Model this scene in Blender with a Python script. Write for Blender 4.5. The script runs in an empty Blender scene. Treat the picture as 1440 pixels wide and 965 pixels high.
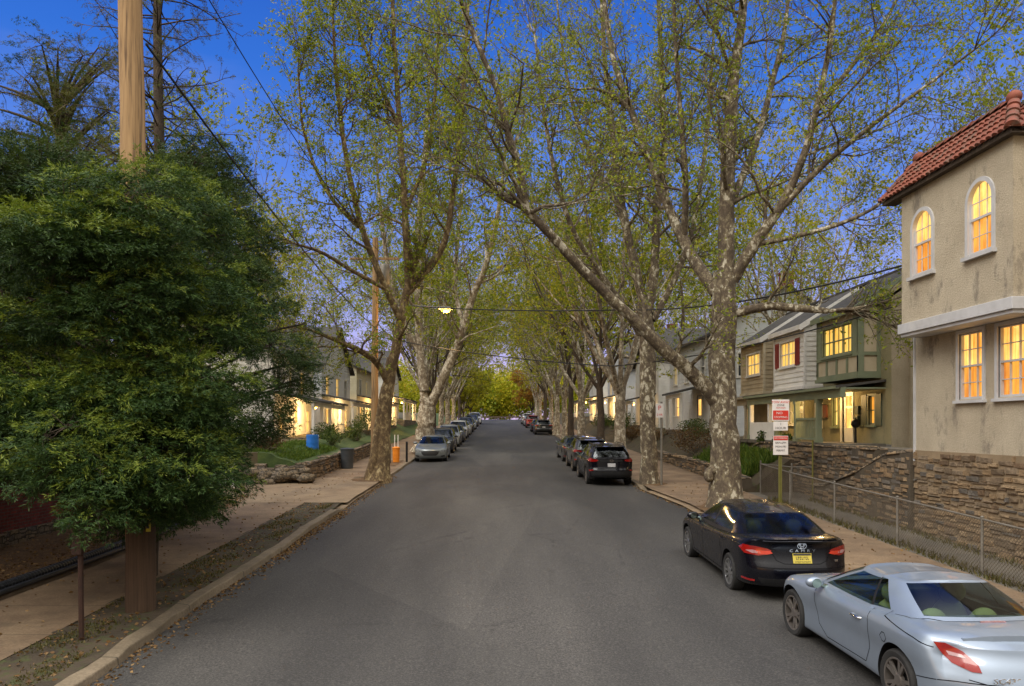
import bpy, bmesh, math, random
import numpy as np
from mathutils import Vector, Matrix, geometry
from mathutils.bvhtree import BVHTree

random.seed(7)
rng = np.random.default_rng(7)
SC = bpy.context.scene
COL = SC.collection
R = math.radians
F, VX, HY, CAMZ, GRADE = 1050.0, 702.0, 600.0, 3.38, 0.0333


def at(px, py, d):
    """a point of the place: d metres up the street"""
    return ((px - VX) / F * d, d, CAMZ + (HY - py) / F * d)


def gz(y):
    return GRADE * min(y, 141.0) + 0.004 * max(0.0, y - 141.0)


# ------------------------------------------------------------------ objects
def tag(o, label=None, cat=None, group=None, kind=None):
    if label: o['label'] = label
    if cat: o['category'] = cat
    if group: o['group'] = group
    if kind: o['kind'] = kind
    return o


WLOC = {}


def thing(name, label, cat, loc=(0, 0, 0), group=None, rx=0.0, rz=0.0):
    o = bpy.data.objects.new(name, None)
    COL.objects.link(o)
    o.empty_display_size = 0.3
    o.location = loc
    o.rotation_euler = (rx, 0, rz)
    WLOC[o.name] = Vector(loc)
    return tag(o, label, cat, group)


def link(name, me, mats, parent=None):
    o = bpy.data.objects.new(name, me)
    COL.objects.link(o)
    if not isinstance(mats, (list, tuple)):
        mats = [mats]
    for m in mats:
        me.materials.append(m)
    if parent is not None:
        o.parent = parent
    return o


def kids(o):
    return [c for c in SC.objects if c.parent == o]


def copy_tree(o, parent=None):
    c = o.copy()
    COL.objects.link(c)
    c.parent = parent
    for ch in o.children:
        copy_tree(ch, c)
    return c


def smooth(me, ang=40):
    me.polygons.foreach_set('use_smooth', [True] * len(me.polygons))
    me.set_sharp_from_angle(angle=R(ang))


class MB:
    """collects shapes in world coordinates; build() links them as ONE mesh relative to its parent"""

    def __init__(s):
        s.v, s.f, s.m = [], [], []

    def add(s, vs, fs, mi=0):
        b = len(s.v)
        s.v += [tuple(v) for v in vs]
        s.f += [tuple(i + b for i in f) for f in fs]
        s.m += [mi] * len(fs)
        return s

    def box(s, x0, x1, y0, y1, z0, z1, mi=0):
        vs = [(x0, y0, z0), (x1, y0, z0), (x1, y1, z0), (x0, y1, z0), (x0, y0, z1), (x1, y0, z1), (x1, y1, z1), (x0, y1, z1)]
        return s.add(vs, [(0, 3, 2, 1), (4, 5, 6, 7), (0, 1, 5, 4), (1, 2, 6, 5), (2, 3, 7, 6), (3, 0, 4, 7)], mi)

    def hexa(s, b, t, mi=0):
        """solid from 4 bottom points and 4 top points"""
        return s.add(list(b) + list(t), [(3, 2, 1, 0), (4, 5, 6, 7), (0, 1, 5, 4), (1, 2, 6, 5), (2, 3, 7, 6), (3, 0, 4, 7)], mi)

    def quad(s, a, b, c, d, mi=0):
        return s.add([a, b, c, d], [(0, 1, 2, 3)], mi)

    def tube(s, pts, rad, n=8, cap=True, mi=0):
        pts = [Vector(p) for p in pts]
        if not isinstance(rad, (list, tuple)):
            rad = [rad] * len(pts)
        vs, fs = [], []
        up = Vector((0, 0, 1))
        pu = None
        for i, p in enumerate(pts):
            t = (pts[min(i + 1, len(pts) - 1)] - pts[max(i - 1, 0)]).normalized()
            if pu is None:
                a = up if abs(t.z) < .9 else Vector((1, 0, 0))
                pu = (a - t * a.dot(t)).normalized()
            else:
                pu = (pu - t * pu.dot(t)).normalized()
            w = t.cross(pu)
            for k in range(n):
                an = 2 * math.pi * k / n
                vs.append(p + (pu * math.cos(an) + w * math.sin(an)) * rad[i])
        for i in range(len(pts) - 1):
            for k in range(n):
                k2 = (k + 1) % n
                fs.append((i * n + k, i * n + k2, (i + 1) * n + k2, (i + 1) * n + k))
        if cap:
            fs.append(tuple(range(n - 1, -1, -1)))
            fs.append(tuple(range((len(pts) - 1) * n, len(pts) * n)))
        return s.add(vs, fs, mi)

    def lathe(s, c, prof, n=24, axis='z', mi=0, close=False):
        """prof: (r, h) pairs"""
        vs, fs = [], []
        for r, h in prof:
            for k in range(n):
                a = 2 * math.pi * k / n
                if axis == 'z': vs.append((c[0] + r * math.cos(a), c[1] + r * math.sin(a), c[2] + h))
                elif axis == 'x': vs.append((c[0] + h, c[1] + r * math.cos(a), c[2] + r * math.sin(a)))
                else: vs.append((c[0] + r * math.sin(a), c[1] + h, c[2] + r * math.cos(a)))
        m = len(prof)
        for i in range(m - 1 if not close else m):
            for k in range(n):
                k2 = (k + 1) % n
                j = (i + 1) % m
                fs.append((i * n + k, i * n + k2, j * n + k2, j * n + k))
        if not close:
            fs.append(tuple(range(n - 1, -1, -1)))
            fs.append(tuple(range((m - 1) * n, m * n)))
        return s.add(vs, fs, mi)

    def ell(s, c, r, n=14, m=9, jit=0.0, mi=0):
        vs, fs = [], []
        for i in range(m + 1):
            th = math.pi * i / m
            for k in range(n):
                a = 2 * math.pi * k / n
                q = 1 + random.uniform(-jit, jit)
                vs.append((c[0] + r[0] * math.sin(th) * math.cos(a) * q, c[1] + r[1] * math.sin(th) * math.sin(a) * q, c[2] + r[2] * math.cos(th) * q))
        for i in range(m):
            for k in range(n):
                k2 = (k + 1) % n
                fs.append((i * n + k, (i + 1) * n + k, (i + 1) * n + k2, i * n + k2))
        return s.add(vs, fs, mi)

    def build(s, name, mats, parent=None, sm=None, bevel=None, loc=None):
        o3 = Vector(loc) if loc is not None else Vector((0, 0, 0))
        p = parent
        while p is not None:
            o3 = o3 + (WLOC.get(p.name, Vector((0, 0, 0))))
            p = p.parent
        me = bpy.data.meshes.new(name)
        me.from_pydata([(v[0] - o3.x, v[1] - o3.y, v[2] - o3.z) for v in s.v], [], s.f)
        bm = bmesh.new(); bm.from_mesh(me)
        bmesh.ops.recalc_face_normals(bm, faces=bm.faces[:])
        bm.to_mesh(me); bm.free()
        me.polygons.foreach_set('material_index', s.m)
        if sm: smooth(me, sm)
        o = link(name, me, mats, parent)
        if loc is not None:
            o.location = loc
            WLOC[o.name] = Vector(loc)
        if bevel:
            b = o.modifiers.new('bevel', 'BEVEL'); b.width = bevel; b.segments = 2; b.limit_method = 'ANGLE'
        return o


class FB(MB):
    """facade builder: u along the wall, z up, w outward"""

    def __init__(s, o, u, n):
        super().__init__()
        s.o, s.u, s.n = Vector(o), Vector(u), Vector(n)

    def new(s):
        return FB(s.o, s.u, s.n)

    def p(s, u, z, w=0):
        return s.o + s.u * u + s.n * w + Vector((0, 0, z))

    def bx(s, u0, u1, z0, z1, w0, w1, mi=0):
        b = [s.p(u0, z0, w0), s.p(u1, z0, w0), s.p(u1, z0, w1), s.p(u0, z0, w1)]
        t = [s.p(u0, z1, w0), s.p(u1, z1, w0), s.p(u1, z1, w1), s.p(u0, z1, w1)]
        return s.hexa(b, t, mi)

    def poly(s, pts, w0, w1, mi=0):
        n = len(pts)
        vs = [s.p(a, b, w0) for a, b in pts] + [s.p(a, b, w1) for a, b in pts]
        fs = [tuple(range(n)), tuple(range(2 * n - 1, n - 1, -1))] + [(i, (i + 1) % n, n + (i + 1) % n, n + i) for i in range(n)]
        return s.add(vs, fs, mi)

    def wall(s, u0, u1, z0, z1, holes=(), t=0.12, lap=0, mi=0):
        """a wall face at w=0 with real openings and reveals t deep; lap>0 gives lapped boards"""
        us = sorted({u0, u1, *[h[0] for h in holes], *[h[1] for h in holes]})
        zs = sorted({z0, z1, *[h[2] for h in holes], *[h[3] for h in holes]})
        us = [u for u in us if u0 - 1e-6 <= u <= u1 + 1e-6]
        zs = [z for z in zs if z0 - 1e-6 <= z <= z1 + 1e-6]
        if lap:
            k = z0
            while k < z1 - 1e-4:
                if all(abs(k - z) > 1e-4 for z in zs): zs.append(k)
                k += lap
            zs.sort()
        for i in range(len(us) - 1):
            for j in range(len(zs) - 1):
                uc, zc = (us[i] + us[i + 1]) / 2, (zs[j] + zs[j + 1]) / 2
                if any(h[0] < uc < h[1] and h[2] < zc < h[3] for h in holes): continue
                if lap:
                    f0 = ((zs[j] - z0) / lap) % 1.0
                    if f0 > 0.999: f0 = 0
                    f1 = f0 + (zs[j + 1] - zs[j]) / lap
                    wa, wb = 0.022 * (1 - f0), 0.022 * (1 - f1)
                    s.quad(s.p(us[i], zs[j], wa), s.p(us[i + 1], zs[j], wa), s.p(us[i + 1], zs[j + 1], wb), s.p(us[i], zs[j + 1], wb), mi)
                    if f0 < 1e-3:
                        s.quad(s.p(us[i], zs[j], 0), s.p(us[i + 1], zs[j], 0), s.p(us[i + 1], zs[j], wa), s.p(us[i], zs[j], wa), mi)
                else:
                    s.quad(s.p(us[i], zs[j]), s.p(us[i + 1], zs[j]), s.p(us[i + 1], zs[j + 1]), s.p(us[i], zs[j + 1]), mi)
        for h in holes:
            a, b, c, d = h[:4]
            s.quad(s.p(a, c), s.p(b, c), s.p(b, c, -t), s.p(a, c, -t), mi)
            s.quad(s.p(a, d), s.p(b, d), s.p(b, d, -t), s.p(a, d, -t), mi)
            s.quad(s.p(a, c), s.p(a, d), s.p(a, d, -t), s.p(a, c, -t), mi)
            s.quad(s.p(b, c), s.p(b, d), s.p(b, d, -t), s.p(b, c, -t), mi)
        return s


def rubble_face(b, x, sg, y0, y1, zb, zt, mi, h=(.09, .2), w=(.16, .55), gap=.02):
    """real stones standing proud of a wall face at x (sg = outward direction), rough courses between zb(y) and zt(y)"""
    rs = random.Random(int(y0 * 100) + int(abs(x) * 10))
    z = min(zb(y0), zb(y1))
    top = max(zt(y0), zt(y1), zt((y0 + y1) / 2))
    while z < top - .05:
        hh = rs.uniform(*h); y = y0 + rs.uniform(0, .15)
        while y < y1 - .08:
            ww = min(rs.uniform(*w) * (1.15 if hh < .14 else .9), y1 - y)
            ym = y + ww / 2
            dz = rs.uniform(-.03, .03) + .05 * math.sin(y * 1.7 + z * 3)
            za, zc = z + dz, z + dz + hh * rs.uniform(.75, 1.0) - gap
            if za > zb(ym) - .05 and zc < min(zt(y), zt(y + ww)) - .015 and ww > .1:
                d = rs.uniform(.012, .05)
                q = lambda k: rs.uniform(-k, k)
                A = [(x - sg * .03, y + gap / 2, za), (x - sg * .03, y + ww - gap / 2, za), (x - sg * .03, y + ww - gap / 2, zc), (x - sg * .03, y + gap / 2, zc)]
                k = .018
                B = [(x + sg * (d + q(.012)), y + gap / 2 + abs(q(k)), za + abs(q(k))), (x + sg * (d + q(.012)), y + ww - gap / 2 - abs(q(k)), za + abs(q(k))),
                     (x + sg * (d + q(.012)), y + ww - gap / 2 - abs(q(k)), zc - abs(q(k))), (x + sg * (d + q(.012)), y + gap / 2 + abs(q(k)), zc - abs(q(k)))]
                b.add(A + B, [(4, 5, 6, 7), (0, 1, 5, 4), (1, 2, 6, 5), (2, 3, 7, 6), (3, 0, 4, 7)], mi)
            y += ww
        z += hh
    return b


def mk_block(name, stops):
    m, nt, b, o = start(name)
    g = nd(nt, 'ShaderNodeNewGeometry')
    v = coords(nt)
    col = ramp(nt, g.outputs['Random Per Island'], stops, 'CONSTANT')
    col = mix(nt, 1.0, col, ramp(nt, noise(nt, v, 11, 6, 0.72), [(0.3, (0.55, 0.53, 0.5)), (0.66, (1.3, 1.27, 1.22))]), 'MULTIPLY')
    st = ramp(nt, noise(nt, v, 0.9, 5), [(0.5, (0, 0, 0)), (0.72, (0.5, 0.5, 0.5))])
    nt.links.new(mix(nt, st, col, (0.07, 0.055, 0.036)), b.inputs['Base Color'])
    b.inputs['Roughness'].default_value = 0.92
    bump(nt, b, noise(nt, v, 24, 6, 0.7), 0.8, 0.03)
    return m


# ------------------------------------------------------------------ materials
def nd(nt, typ, ins=None, **kw):
    n = nt.nodes.new(typ)
    for k, v in kw.items(): setattr(n, k, v)
    for k, v in (ins or {}).items():
        s = n.inputs[k]
        if isinstance(v, bpy.types.NodeSocket): nt.links.new(v, s)
        else: s.default_value = v
    return n


def c4(c):
    return (c[0], c[1], c[2], 1.0)


def ramp(nt, fac, stops, interp='LINEAR'):
    n = nt.nodes.new('ShaderNodeValToRGB')
    n.color_ramp.interpolation = interp
    e = n.color_ramp.elements
    while len(e) < len(stops): e.new(0.5)
    for i, (p, c) in enumerate(stops):
        e[i].position = p
        e[i].color = c4(c) if len(c) == 3 else c
    nt.links.new(fac, n.inputs['Fac'])
    return n.outputs['Color']


def mix(nt, fac, a, b, mode='MIX'):
    n = nt.nodes.new('ShaderNodeMix')
    n.data_type = 'RGBA'; n.blend_type = mode
    for s, v in ((n.inputs[0], fac), (n.inputs[6], a), (n.inputs[7], b)):
        if isinstance(v, bpy.types.NodeSocket): nt.links.new(v, s)
        else: s.default_value = v if not isinstance(v, tuple) or len(v) == 4 else c4(v)
    return n.outputs[2]


def math_(nt, op, a, b=0.0, c=None):
    n = nt.nodes.new('ShaderNodeMath'); n.operation = op
    for i, v in enumerate((a, b) if c is None else (a, b, c)):
        if isinstance(v, bpy.types.NodeSocket): nt.links.new(v, n.inputs[i])
        else: n.inputs[i].default_value = v
    return n.outputs[0]


def start(name):
    m = bpy.data.materials.new(name); m.use_nodes = True
    nt = m.node_tree
    return m, nt, nt.nodes['Principled BSDF'], nt.nodes['Material Output']


def coords(nt, scale=(1, 1, 1), kind='Object'):
    t = nd(nt, 'ShaderNodeTexCoord')
    return nd(nt, 'ShaderNodeMapping', {'Vector': t.outputs[kind], 'Scale': scale}).outputs[0]


def noise(nt, vec, sc, det=5, ro=0.6, dist=0.0):
    return nd(nt, 'ShaderNodeTexNoise', {'Vector': vec, 'Scale': sc, 'Detail': det, 'Roughness': ro, 'Distortion': dist}).outputs[0]


def bump(nt, bsdf, h, st=0.3, dist=0.02):
    b = nd(nt, 'ShaderNodeBump', {'Height': h, 'Strength': st, 'Distance': dist})
    nt.links.new(b.outputs[0], bsdf.inputs['Normal'])


def pmat(name, c1, c2=None, sc=4.0, rough=0.7, metal=0.0, bsc=None, bst=0.25, coat=0.0, spec=0.5, stretch=(1, 1, 1), c3=None, sc3=30.0):
    m, nt, b, o = start(name)
    b.inputs['Roughness'].default_value = rough
    b.inputs['Metallic'].default_value = metal
    b.inputs['Coat Weight'].default_value = coat
    b.inputs['Coat Roughness'].default_value = 0.04
    b.inputs['Specular IOR Level'].default_value = spec
    v = coords(nt, stretch)
    if c2 is None:
        b.inputs['Base Color'].default_value = c4(c1)
    else:
        col = ramp(nt, noise(nt, v, sc), [(0.32, c1), (0.68, c2)])
        if c3 is not None:
            f = ramp(nt, noise(nt, v, sc3, 3), [(0.5, (0, 0, 0)), (0.66, (1, 1, 1))])
            col = mix(nt, f, col, c3)
        nt.links.new(col, b.inputs['Base Color'])
    if bsc: bump(nt, b, noise(nt, v, bsc, 4), bst)
    return m


M = {}
M['asphalt'] = None


def mk_asphalt():
    m, nt, b, o = start('asphalt')
    v = coords(nt)
    fine = noise(nt, v, 34, 6, 0.85)
    big = noise(nt, coords(nt, (0.45, 0.07, 1)), 1.0, 5, 0.6)
    col = ramp(nt, big, [(0.28, (0.04, 0.0385, 0.037)), (0.5, (0.06, 0.057, 0.0535)), (0.72, (0.088, 0.083, 0.076))])
    grain = ramp(nt, fine, [(0.3, (0.25, 0.25, 0.25)), (0.53, (1, 1, 1)), (0.7, (2.7, 2.6, 2.45))])
    col = mix(nt, 1.0, col, grain, 'MULTIPLY')
    # old patches and hairline cracks
    vo = nd(nt, 'ShaderNodeTexVoronoi', {'Vector': coords(nt, (0.28, 0.16, 1)), 'Scale': 1.0, 'Randomness': 1.0}, feature='DISTANCE_TO_EDGE').outputs[0]
    wob = math_(nt, 'ADD', vo, math_(nt, 'MULTIPLY', math_(nt, 'SUBTRACT', noise(nt, v, 3.0, 6), 0.5), 0.09))
    crack = ramp(nt, wob, [(0.0, (1, 1, 1)), (0.012, (0, 0, 0))])
    gate = ramp(nt, noise(nt, v, 0.35, 2), [(0.47, (0, 0, 0)), (0.58, (0.5, 0.5, 0.5))])
    pt = nd(nt, 'ShaderNodeTexVoronoi', {'Vector': coords(nt, (0.22, 0.085, 1)), 'Scale': 1.0}).outputs['Color']
    col = mix(nt, 1.0, col, ramp(nt, nd(nt, 'ShaderNodeSeparateColor', {'Color': pt}).outputs[0], [(0.0, (0.86, 0.86, 0.87)), (1.0, (1.16, 1.15, 1.13))]), 'MULTIPLY')
    col = mix(nt, mix(nt, 1.0, crack, gate, 'MULTIPLY'), col, (0.03, 0.028, 0.027))
    st = ramp(nt, noise(nt, coords(nt, (1.2, 0.5, 1)), 1.0, 4, 0.7), [(0.62, (0, 0, 0)), (0.78, (0.4, 0.4, 0.4))])
    col = mix(nt, st, col, (0.045, 0.042, 0.04))
    nt.links.new(col, b.inputs['Base Color'])
    b.inputs['Roughness'].default_value = 0.72
    b.inputs['Specular IOR Level'].default_value = 0.35
    bump(nt, b, fine, 0.55, 0.01)
    return m


def mk_concrete(name, c1, c2, c3, joint=None):
    m, nt, b, o = start(name)
    v = coords(nt)
    col = ramp(nt, noise(nt, v, 0.9, 6, 0.65), [(0.3, c1), (0.52, c2), (0.72, c3)])
    sp = ramp(nt, noise(nt, v, 26, 4, 0.7), [(0.35, (0.62, 0.6, 0.58)), (0.6, (1, 1, 1))])
    col = mix(nt, 0.8, col, sp, 'MULTIPLY')
    if joint:
        t = nd(nt, 'ShaderNodeTexCoord')
        sx = nd(nt, 'ShaderNodeSeparateXYZ', {'Vector': t.outputs['Object']})
        yy = math_(nt, 'ADD', sx.outputs[1], math_(nt, 'MULTIPLY', noise(nt, v, 1.3, 3), 0.05))
        fr = math_(nt, 'ABSOLUTE', math_(nt, 'SUBTRACT', math_(nt, 'FRACT', math_(nt, 'DIVIDE', yy, joint)), 0.5))
        j = ramp(nt, fr, [(0.4915, (0, 0, 0)), (0.4955, (1, 1, 1))])
        col = mix(nt, mix(nt, 1.0, j, (0.85, 0.85, 0.85), 'MULTIPLY'), col, (0.05, 0.04, 0.025))
    dk = ramp(nt, noise(nt, v, 1.3, 6, 0.75), [(0.52, (0, 0, 0)), (0.72, (0.7, 0.7, 0.7))])
    col = mix(nt, dk, col, (0.11, 0.085, 0.055))
    nt.links.new(col, b.inputs['Base Color'])
    b.inputs['Roughness'].default_value = 0.85
    bump(nt, b, noise(nt, v, 18, 5), 0.35, 0.02)
    return m


def mk_stone(name, mort, cols, wd=0.42, ht=0.13, mortar=0.014):
    """rubble laid in rough flat courses: warped stones of many lengths in recessed joints"""
    m, nt, b, o = start(name)
    t = nd(nt, 'ShaderNodeTexCoord')
    s = nd(nt, 'ShaderNodeSeparateXYZ', {'Vector': t.outputs['Object']})
    hz = math_(nt, 'ADD', s.outputs[0], s.outputs[1])
    vv = nd(nt, 'ShaderNodeCombineXYZ', {'X': hz, 'Y': s.outputs[2]}).outputs[0]
    w1 = nd(nt, 'ShaderNodeTexNoise', {'Vector': vv, 'Scale': 2.2, 'Detail': 3}).outputs[1]
    w2 = nd(nt, 'ShaderNodeTexNoise', {'Vector': vv, 'Scale': 11.0, 'Detail': 3}).outputs[1]
    def off(v, n, k): return nd(nt, 'ShaderNodeVectorMath', {0: v, 1: nd(nt, 'ShaderNodeVectorMath', {0: n, 'Scale': k}, operation='SCALE').outputs[0]}, operation='ADD').outputs[0]
    v2 = off(off(vv, w1, 0.2), w2, 0.05)
    def brk(w_, h_, sq): return nd(nt, 'ShaderNodeTexBrick', {'Vector': v2, 'Color1': (0, 0, 0, 1), 'Color2': (1, 1, 1, 1), 'Mortar': (0.5, 0.5, 0.5, 1), 'Scale': 1.0, 'Mortar Size': mortar, 'Mortar Smooth': 0.35, 'Brick Width': w_, 'Row Height': h_}, offset=0.37, squash=sq, squash_frequency=3)
    A, B = brk(wd, ht, 0.62), brk(wd * 0.61, ht * 0.63, 1.5)
    pick = ramp(nt, noise(nt, vv, 0.9, 2), [(0.5, (0, 0, 0)), (0.505, (1, 1, 1))])
    g = mix(nt, pick, A.outputs[0], B.outputs[0]); fac = mix(nt, pick, A.outputs[1], B.outputs[1])
    n = len(cols)
    col = ramp(nt, g, [((i + 0.5) / n, c) for i, c in enumerate(cols)])
    sp = ramp(nt, noise(nt, t.outputs['Object'], 13, 6, 0.7), [(0.3, (0.5, 0.5, 0.5)), (0.65, (1.25, 1.22, 1.2))])
    col = mix(nt, 1.0, col, sp, 'MULTIPLY')
    col = mix(nt, fac, col, mort)
    st = ramp(nt, noise(nt, t.outputs['Object'], 0.8, 5), [(0.5, (0, 0, 0)), (0.72, (0.5, 0.5, 0.5))])
    col = mix(nt, st, col, (0.08, 0.062, 0.04))
    nt.links.new(col, b.inputs['Base Color'])
    b.inputs['Roughness'].default_value = 0.92
    h = math_(nt, 'ADD', math_(nt, 'MULTIPLY', fac, -1.0), math_(nt, 'ADD', math_(nt, 'MULTIPLY', noise(nt, t.outputs['Object'], 18, 5), 0.6), math_(nt, 'MULTIPLY', g, 0.5)))
    bump(nt, b, h, 0.9, 0.04)
    return m


def mk_stucco(name, c1, c2, stain, amt=0.6):
    m, nt, b, o = start(name)
    v = coords(nt)
    col = ramp(nt, noise(nt, v, 1.1, 6, 0.65), [(0.3, c1), (0.7, c2)])
    sp = ramp(nt, noise(nt, v, 40, 4, 0.7), [(0.3, (0.75, 0.74, 0.72)), (0.6, (1.05, 1.05, 1.05))])
    col = mix(nt, 1.0, col, sp, 'MULTIPLY')
    s1 = ramp(nt, noise(nt, coords(nt, (1.2, 1.2, 0.55)), 1.6, 8, 0.75), [(0.54, (0, 0, 0)), (0.66, (amt, amt, amt))])
    col = mix(nt, s1, col, stain)
    nt.links.new(col, b.inputs['Base Color'])
    b.inputs['Roughness'].default_value = 0.92
    bump(nt, b, math_(nt, 'ADD', noise(nt, v, 22, 5, 0.7), noise(nt, v, 75, 3)), 0.8, 0.03)
    return m


def mk_brick():
    m, nt, b, o = start('red_brick')
    t = nd(nt, 'ShaderNodeTexCoord')
    s = nd(nt, 'ShaderNodeSeparateXYZ', {'Vector': t.outputs['Object']})
    vv = nd(nt, 'ShaderNodeCombineXYZ', {'X': math_(nt, 'ADD', s.outputs[1], s.outputs[0]), 'Y': s.outputs[2]}).outputs[0]
    br = nd(nt, 'ShaderNodeTexBrick', {'Vector': vv, 'Color1': (0.3, 0.06, 0.048, 1), 'Color2': (0.18, 0.035, 0.03, 1), 'Mortar': (0.15, 0.1, 0.09, 1), 'Scale': 1.0, 'Mortar Size': 0.009, 'Brick Width': 0.215, 'Row Height': 0.075})
    sp = ramp(nt, noise(nt, t.outputs['Object'], 9, 5, 0.7), [(0.3, (0.6, 0.6, 0.6)), (0.7, (1.15, 1.15, 1.15))])
    nt.links.new(mix(nt, 1.0, br.outputs[0], sp, 'MULTIPLY'), b.inputs['Base Color'])
    b.inputs['Roughness'].default_value = 0.85
    bump(nt, b, math_(nt, 'SUBTRACT', noise(nt, t.outputs['Object'], 40, 3), br.outputs[1]), 0.5, 0.012)
    return m


def mk_bark(name, brown, olive, pale, amount=0.5, zsc=0.7, sc=2.0):
    """plane-tree bark: brown plates flaking off olive and cream under-bark"""
    m, nt, b, o = start(name)
    v = coords(nt, (1, 1, zsc))
    big = noise(nt, v, sc, 5, 0.62, 0.4)
    mid = noise(nt, v, sc * 3.6, 6, 0.62, 0.5)
    h = math_(nt, 'ADD', math_(nt, 'MULTIPLY', big, 0.4), math_(nt, 'MULTIPLY', mid, 0.6))
    a = 0.655 - 0.22 * amount
    col = ramp(nt, h, [(a - 0.1, brown), (a - 0.02, tuple(x * 1.5 for x in brown)), (a - 0.005, olive), (a + 0.035, olive), (a + 0.045, pale), (a + 0.2, tuple(min(1, x * 1.15) for x in pale))])
    fl = ramp(nt, noise(nt, coords(nt, (1, 1, 0.5)), 24, 4, 0.7), [(0.3, (0.55, 0.53, 0.5)), (0.62, (1.1, 1.1, 1.1))])
    col = mix(nt, 0.9, col, fl, 'MULTIPLY')
    nt.links.new(col, b.inputs['Base Color'])
    b.inputs['Roughness'].default_value = 0.9
    bump(nt, b, math_(nt, 'ADD', math_(nt, 'MULTIPLY', h, -2.0), noise(nt, v, 30, 4)), 0.7, 0.04)
    return m


def mk_leaf(name, stops, trans=0.35, rough=0.6):
    m, nt, b, o = start(name)
    g = nd(nt, 'ShaderNodeNewGeometry')
    col = ramp(nt, g.outputs['Random Per Island'], stops)
    nt.links.new(col, b.inputs['Base Color'])
    b.inputs['Roughness'].default_value = rough
    b.inputs['Specular IOR Level'].default_value = 0.25
    tr = nd(nt, 'ShaderNodeBsdfTranslucent', {'Color': mix(nt, 1.0, col, (1.25, 1.2, 0.6, 1), 'MULTIPLY')})
    ms = nd(nt, 'ShaderNodeMixShader', {0: trans, 1: b.outputs[0], 2: tr.outputs[0]})
    nt.links.new(ms.outputs[0], o.inputs[0])
    return m


def mk_lit(name, c_hot, c_dim, st, sc=(9, 9, 0.6), amp=1.0):
    """a lit room seen through a curtained pane"""
    m, nt, b, o = start(name)
    v = coords(nt, sc)
    f = noise(nt, v, 1.0, 4, 0.65, 0.3)
    big = noise(nt, coords(nt, (1.1, 1.1, 1.1)), 1.4, 3)
    col = ramp(nt, math_(nt, 'ADD', math_(nt, 'MULTIPLY', f, 0.55), math_(nt, 'MULTIPLY', big, 0.45)), [(0.36, c_dim), (0.5, tuple((x + y) / 2 for x, y in zip(c_hot, c_dim))), (0.62, c_hot)])
    nt.links.new(col, b.inputs['Emission Color'])
    b.inputs['Emission Strength'].default_value = st
    b.inputs['Base Color'].default_value = (0.02, 0.015, 0.01, 1)
    b.inputs['Roughness'].default_value = 0.08
    return m


def mk_glass(name, tint=(0.35, 0.4, 0.36), ior=1.5, boost=1.0, rg=0.015):
    m, nt, b, o = start(name)
    nt.nodes.remove(b)
    fr = nd(nt, 'ShaderNodeFresnel', {'IOR': ior})
    fac = math_(nt, 'MULTIPLY', fr.outputs[0], boost)
    t = nd(nt, 'ShaderNodeBsdfTransparent', {'Color': c4(tint)})
    g = nd(nt, 'ShaderNodeBsdfGlossy', {'Color': (0.9, 0.95, 1, 1), 'Roughness': rg})
    ms = nd(nt, 'ShaderNodeMixShader', {0: fac, 1: t.outputs[0], 2: g.outputs[0]})
    nt.links.new(ms.outputs[0], o.inputs[0])
    return m


def mk_paint(name, c, metal=0.0, rough=0.35, coat=1.0, dirt=0.25):
    m, nt, b, o = start(name)
    v = coords(nt)
    n1 = ramp(nt, noise(nt, v, 2.5, 5, 0.65), [(0.4, c), (0.75, tuple(x * (1 - dirt) + 0.06 * dirt for x in c))])
    nt.links.new(n1, b.inputs['Base Color'])
    b.inputs['Metallic'].default_value = metal
    nt.links.new(ramp(nt, noise(nt, v, 6, 4), [(0.3, (rough,) * 3), (0.8, (min(1, rough + 0.15),) * 3)]), b.inputs['Roughness'])
    b.inputs['Coat Weight'].default_value = coat
    b.inputs['Coat Roughness'].default_value = 0.05
    return m


def emit(name, c, st):
    m, nt, b, o = start(name)
    b.inputs['Emission Color'].default_value = c4(c)
    b.inputs['Emission Strength'].default_value = st
    b.inputs['Base Color'].default_value = c4(c)
    return m


M['asphalt'] = mk_asphalt()
M['walk'] = mk_concrete('tan_concrete', (0.13, 0.085, 0.052), (0.22, 0.15, 0.09), (0.3, 0.215, 0.13), joint=1.5)
M['apron'] = mk_concrete('driveway_concrete', (0.2, 0.135, 0.08), (0.28, 0.2, 0.12), (0.34, 0.25, 0.155))
M['path'] = mk_concrete('grey_concrete', (0.1, 0.09, 0.075), (0.14, 0.125, 0.1), (0.19, 0.165, 0.13))
M['kerb'] = mk_concrete('kerb_concrete', (0.13, 0.1, 0.065), (0.2, 0.155, 0.1), (0.27, 0.21, 0.14), joint=2.4)
M['soil'] = pmat('soil', (0.04, 0.03, 0.018), (0.085, 0.06, 0.036), 1.6, 0.95, bsc=14, bst=1.0, c3=(0.06, 0.065, 0.02), sc3=5)
M['litter'] = pmat('leaf_litter', (0.06, 0.035, 0.018), (0.16, 0.085, 0.035), 5.0, 0.95, bsc=22, bst=1.0, c3=(0.22, 0.13, 0.05), sc3=28)
M['lawn'] = pmat('lawn_ground', (0.035, 0.06, 0.015), (0.075, 0.11, 0.025), 3.0, 0.95, bsc=25, bst=0.9)
M['ground'] = pmat('earth', (0.06, 0.05, 0.025), (0.1, 0.075, 0.04), 0.4, 0.95, bsc=6, bst=0.7, c3=(0.05, 0.07, 0.02), sc3=1.2)
M['stone'] = mk_stone('rubble_stone', (0.06, 0.048, 0.033), [(0.1, 0.075, 0.05), (0.32, 0.21, 0.11), (0.2, 0.15, 0.1), (0.42, 0.3, 0.17), (0.1, 0.09, 0.08), (0.28, 0.22, 0.15)], 0.42, 0.15, 0.02)
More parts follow.
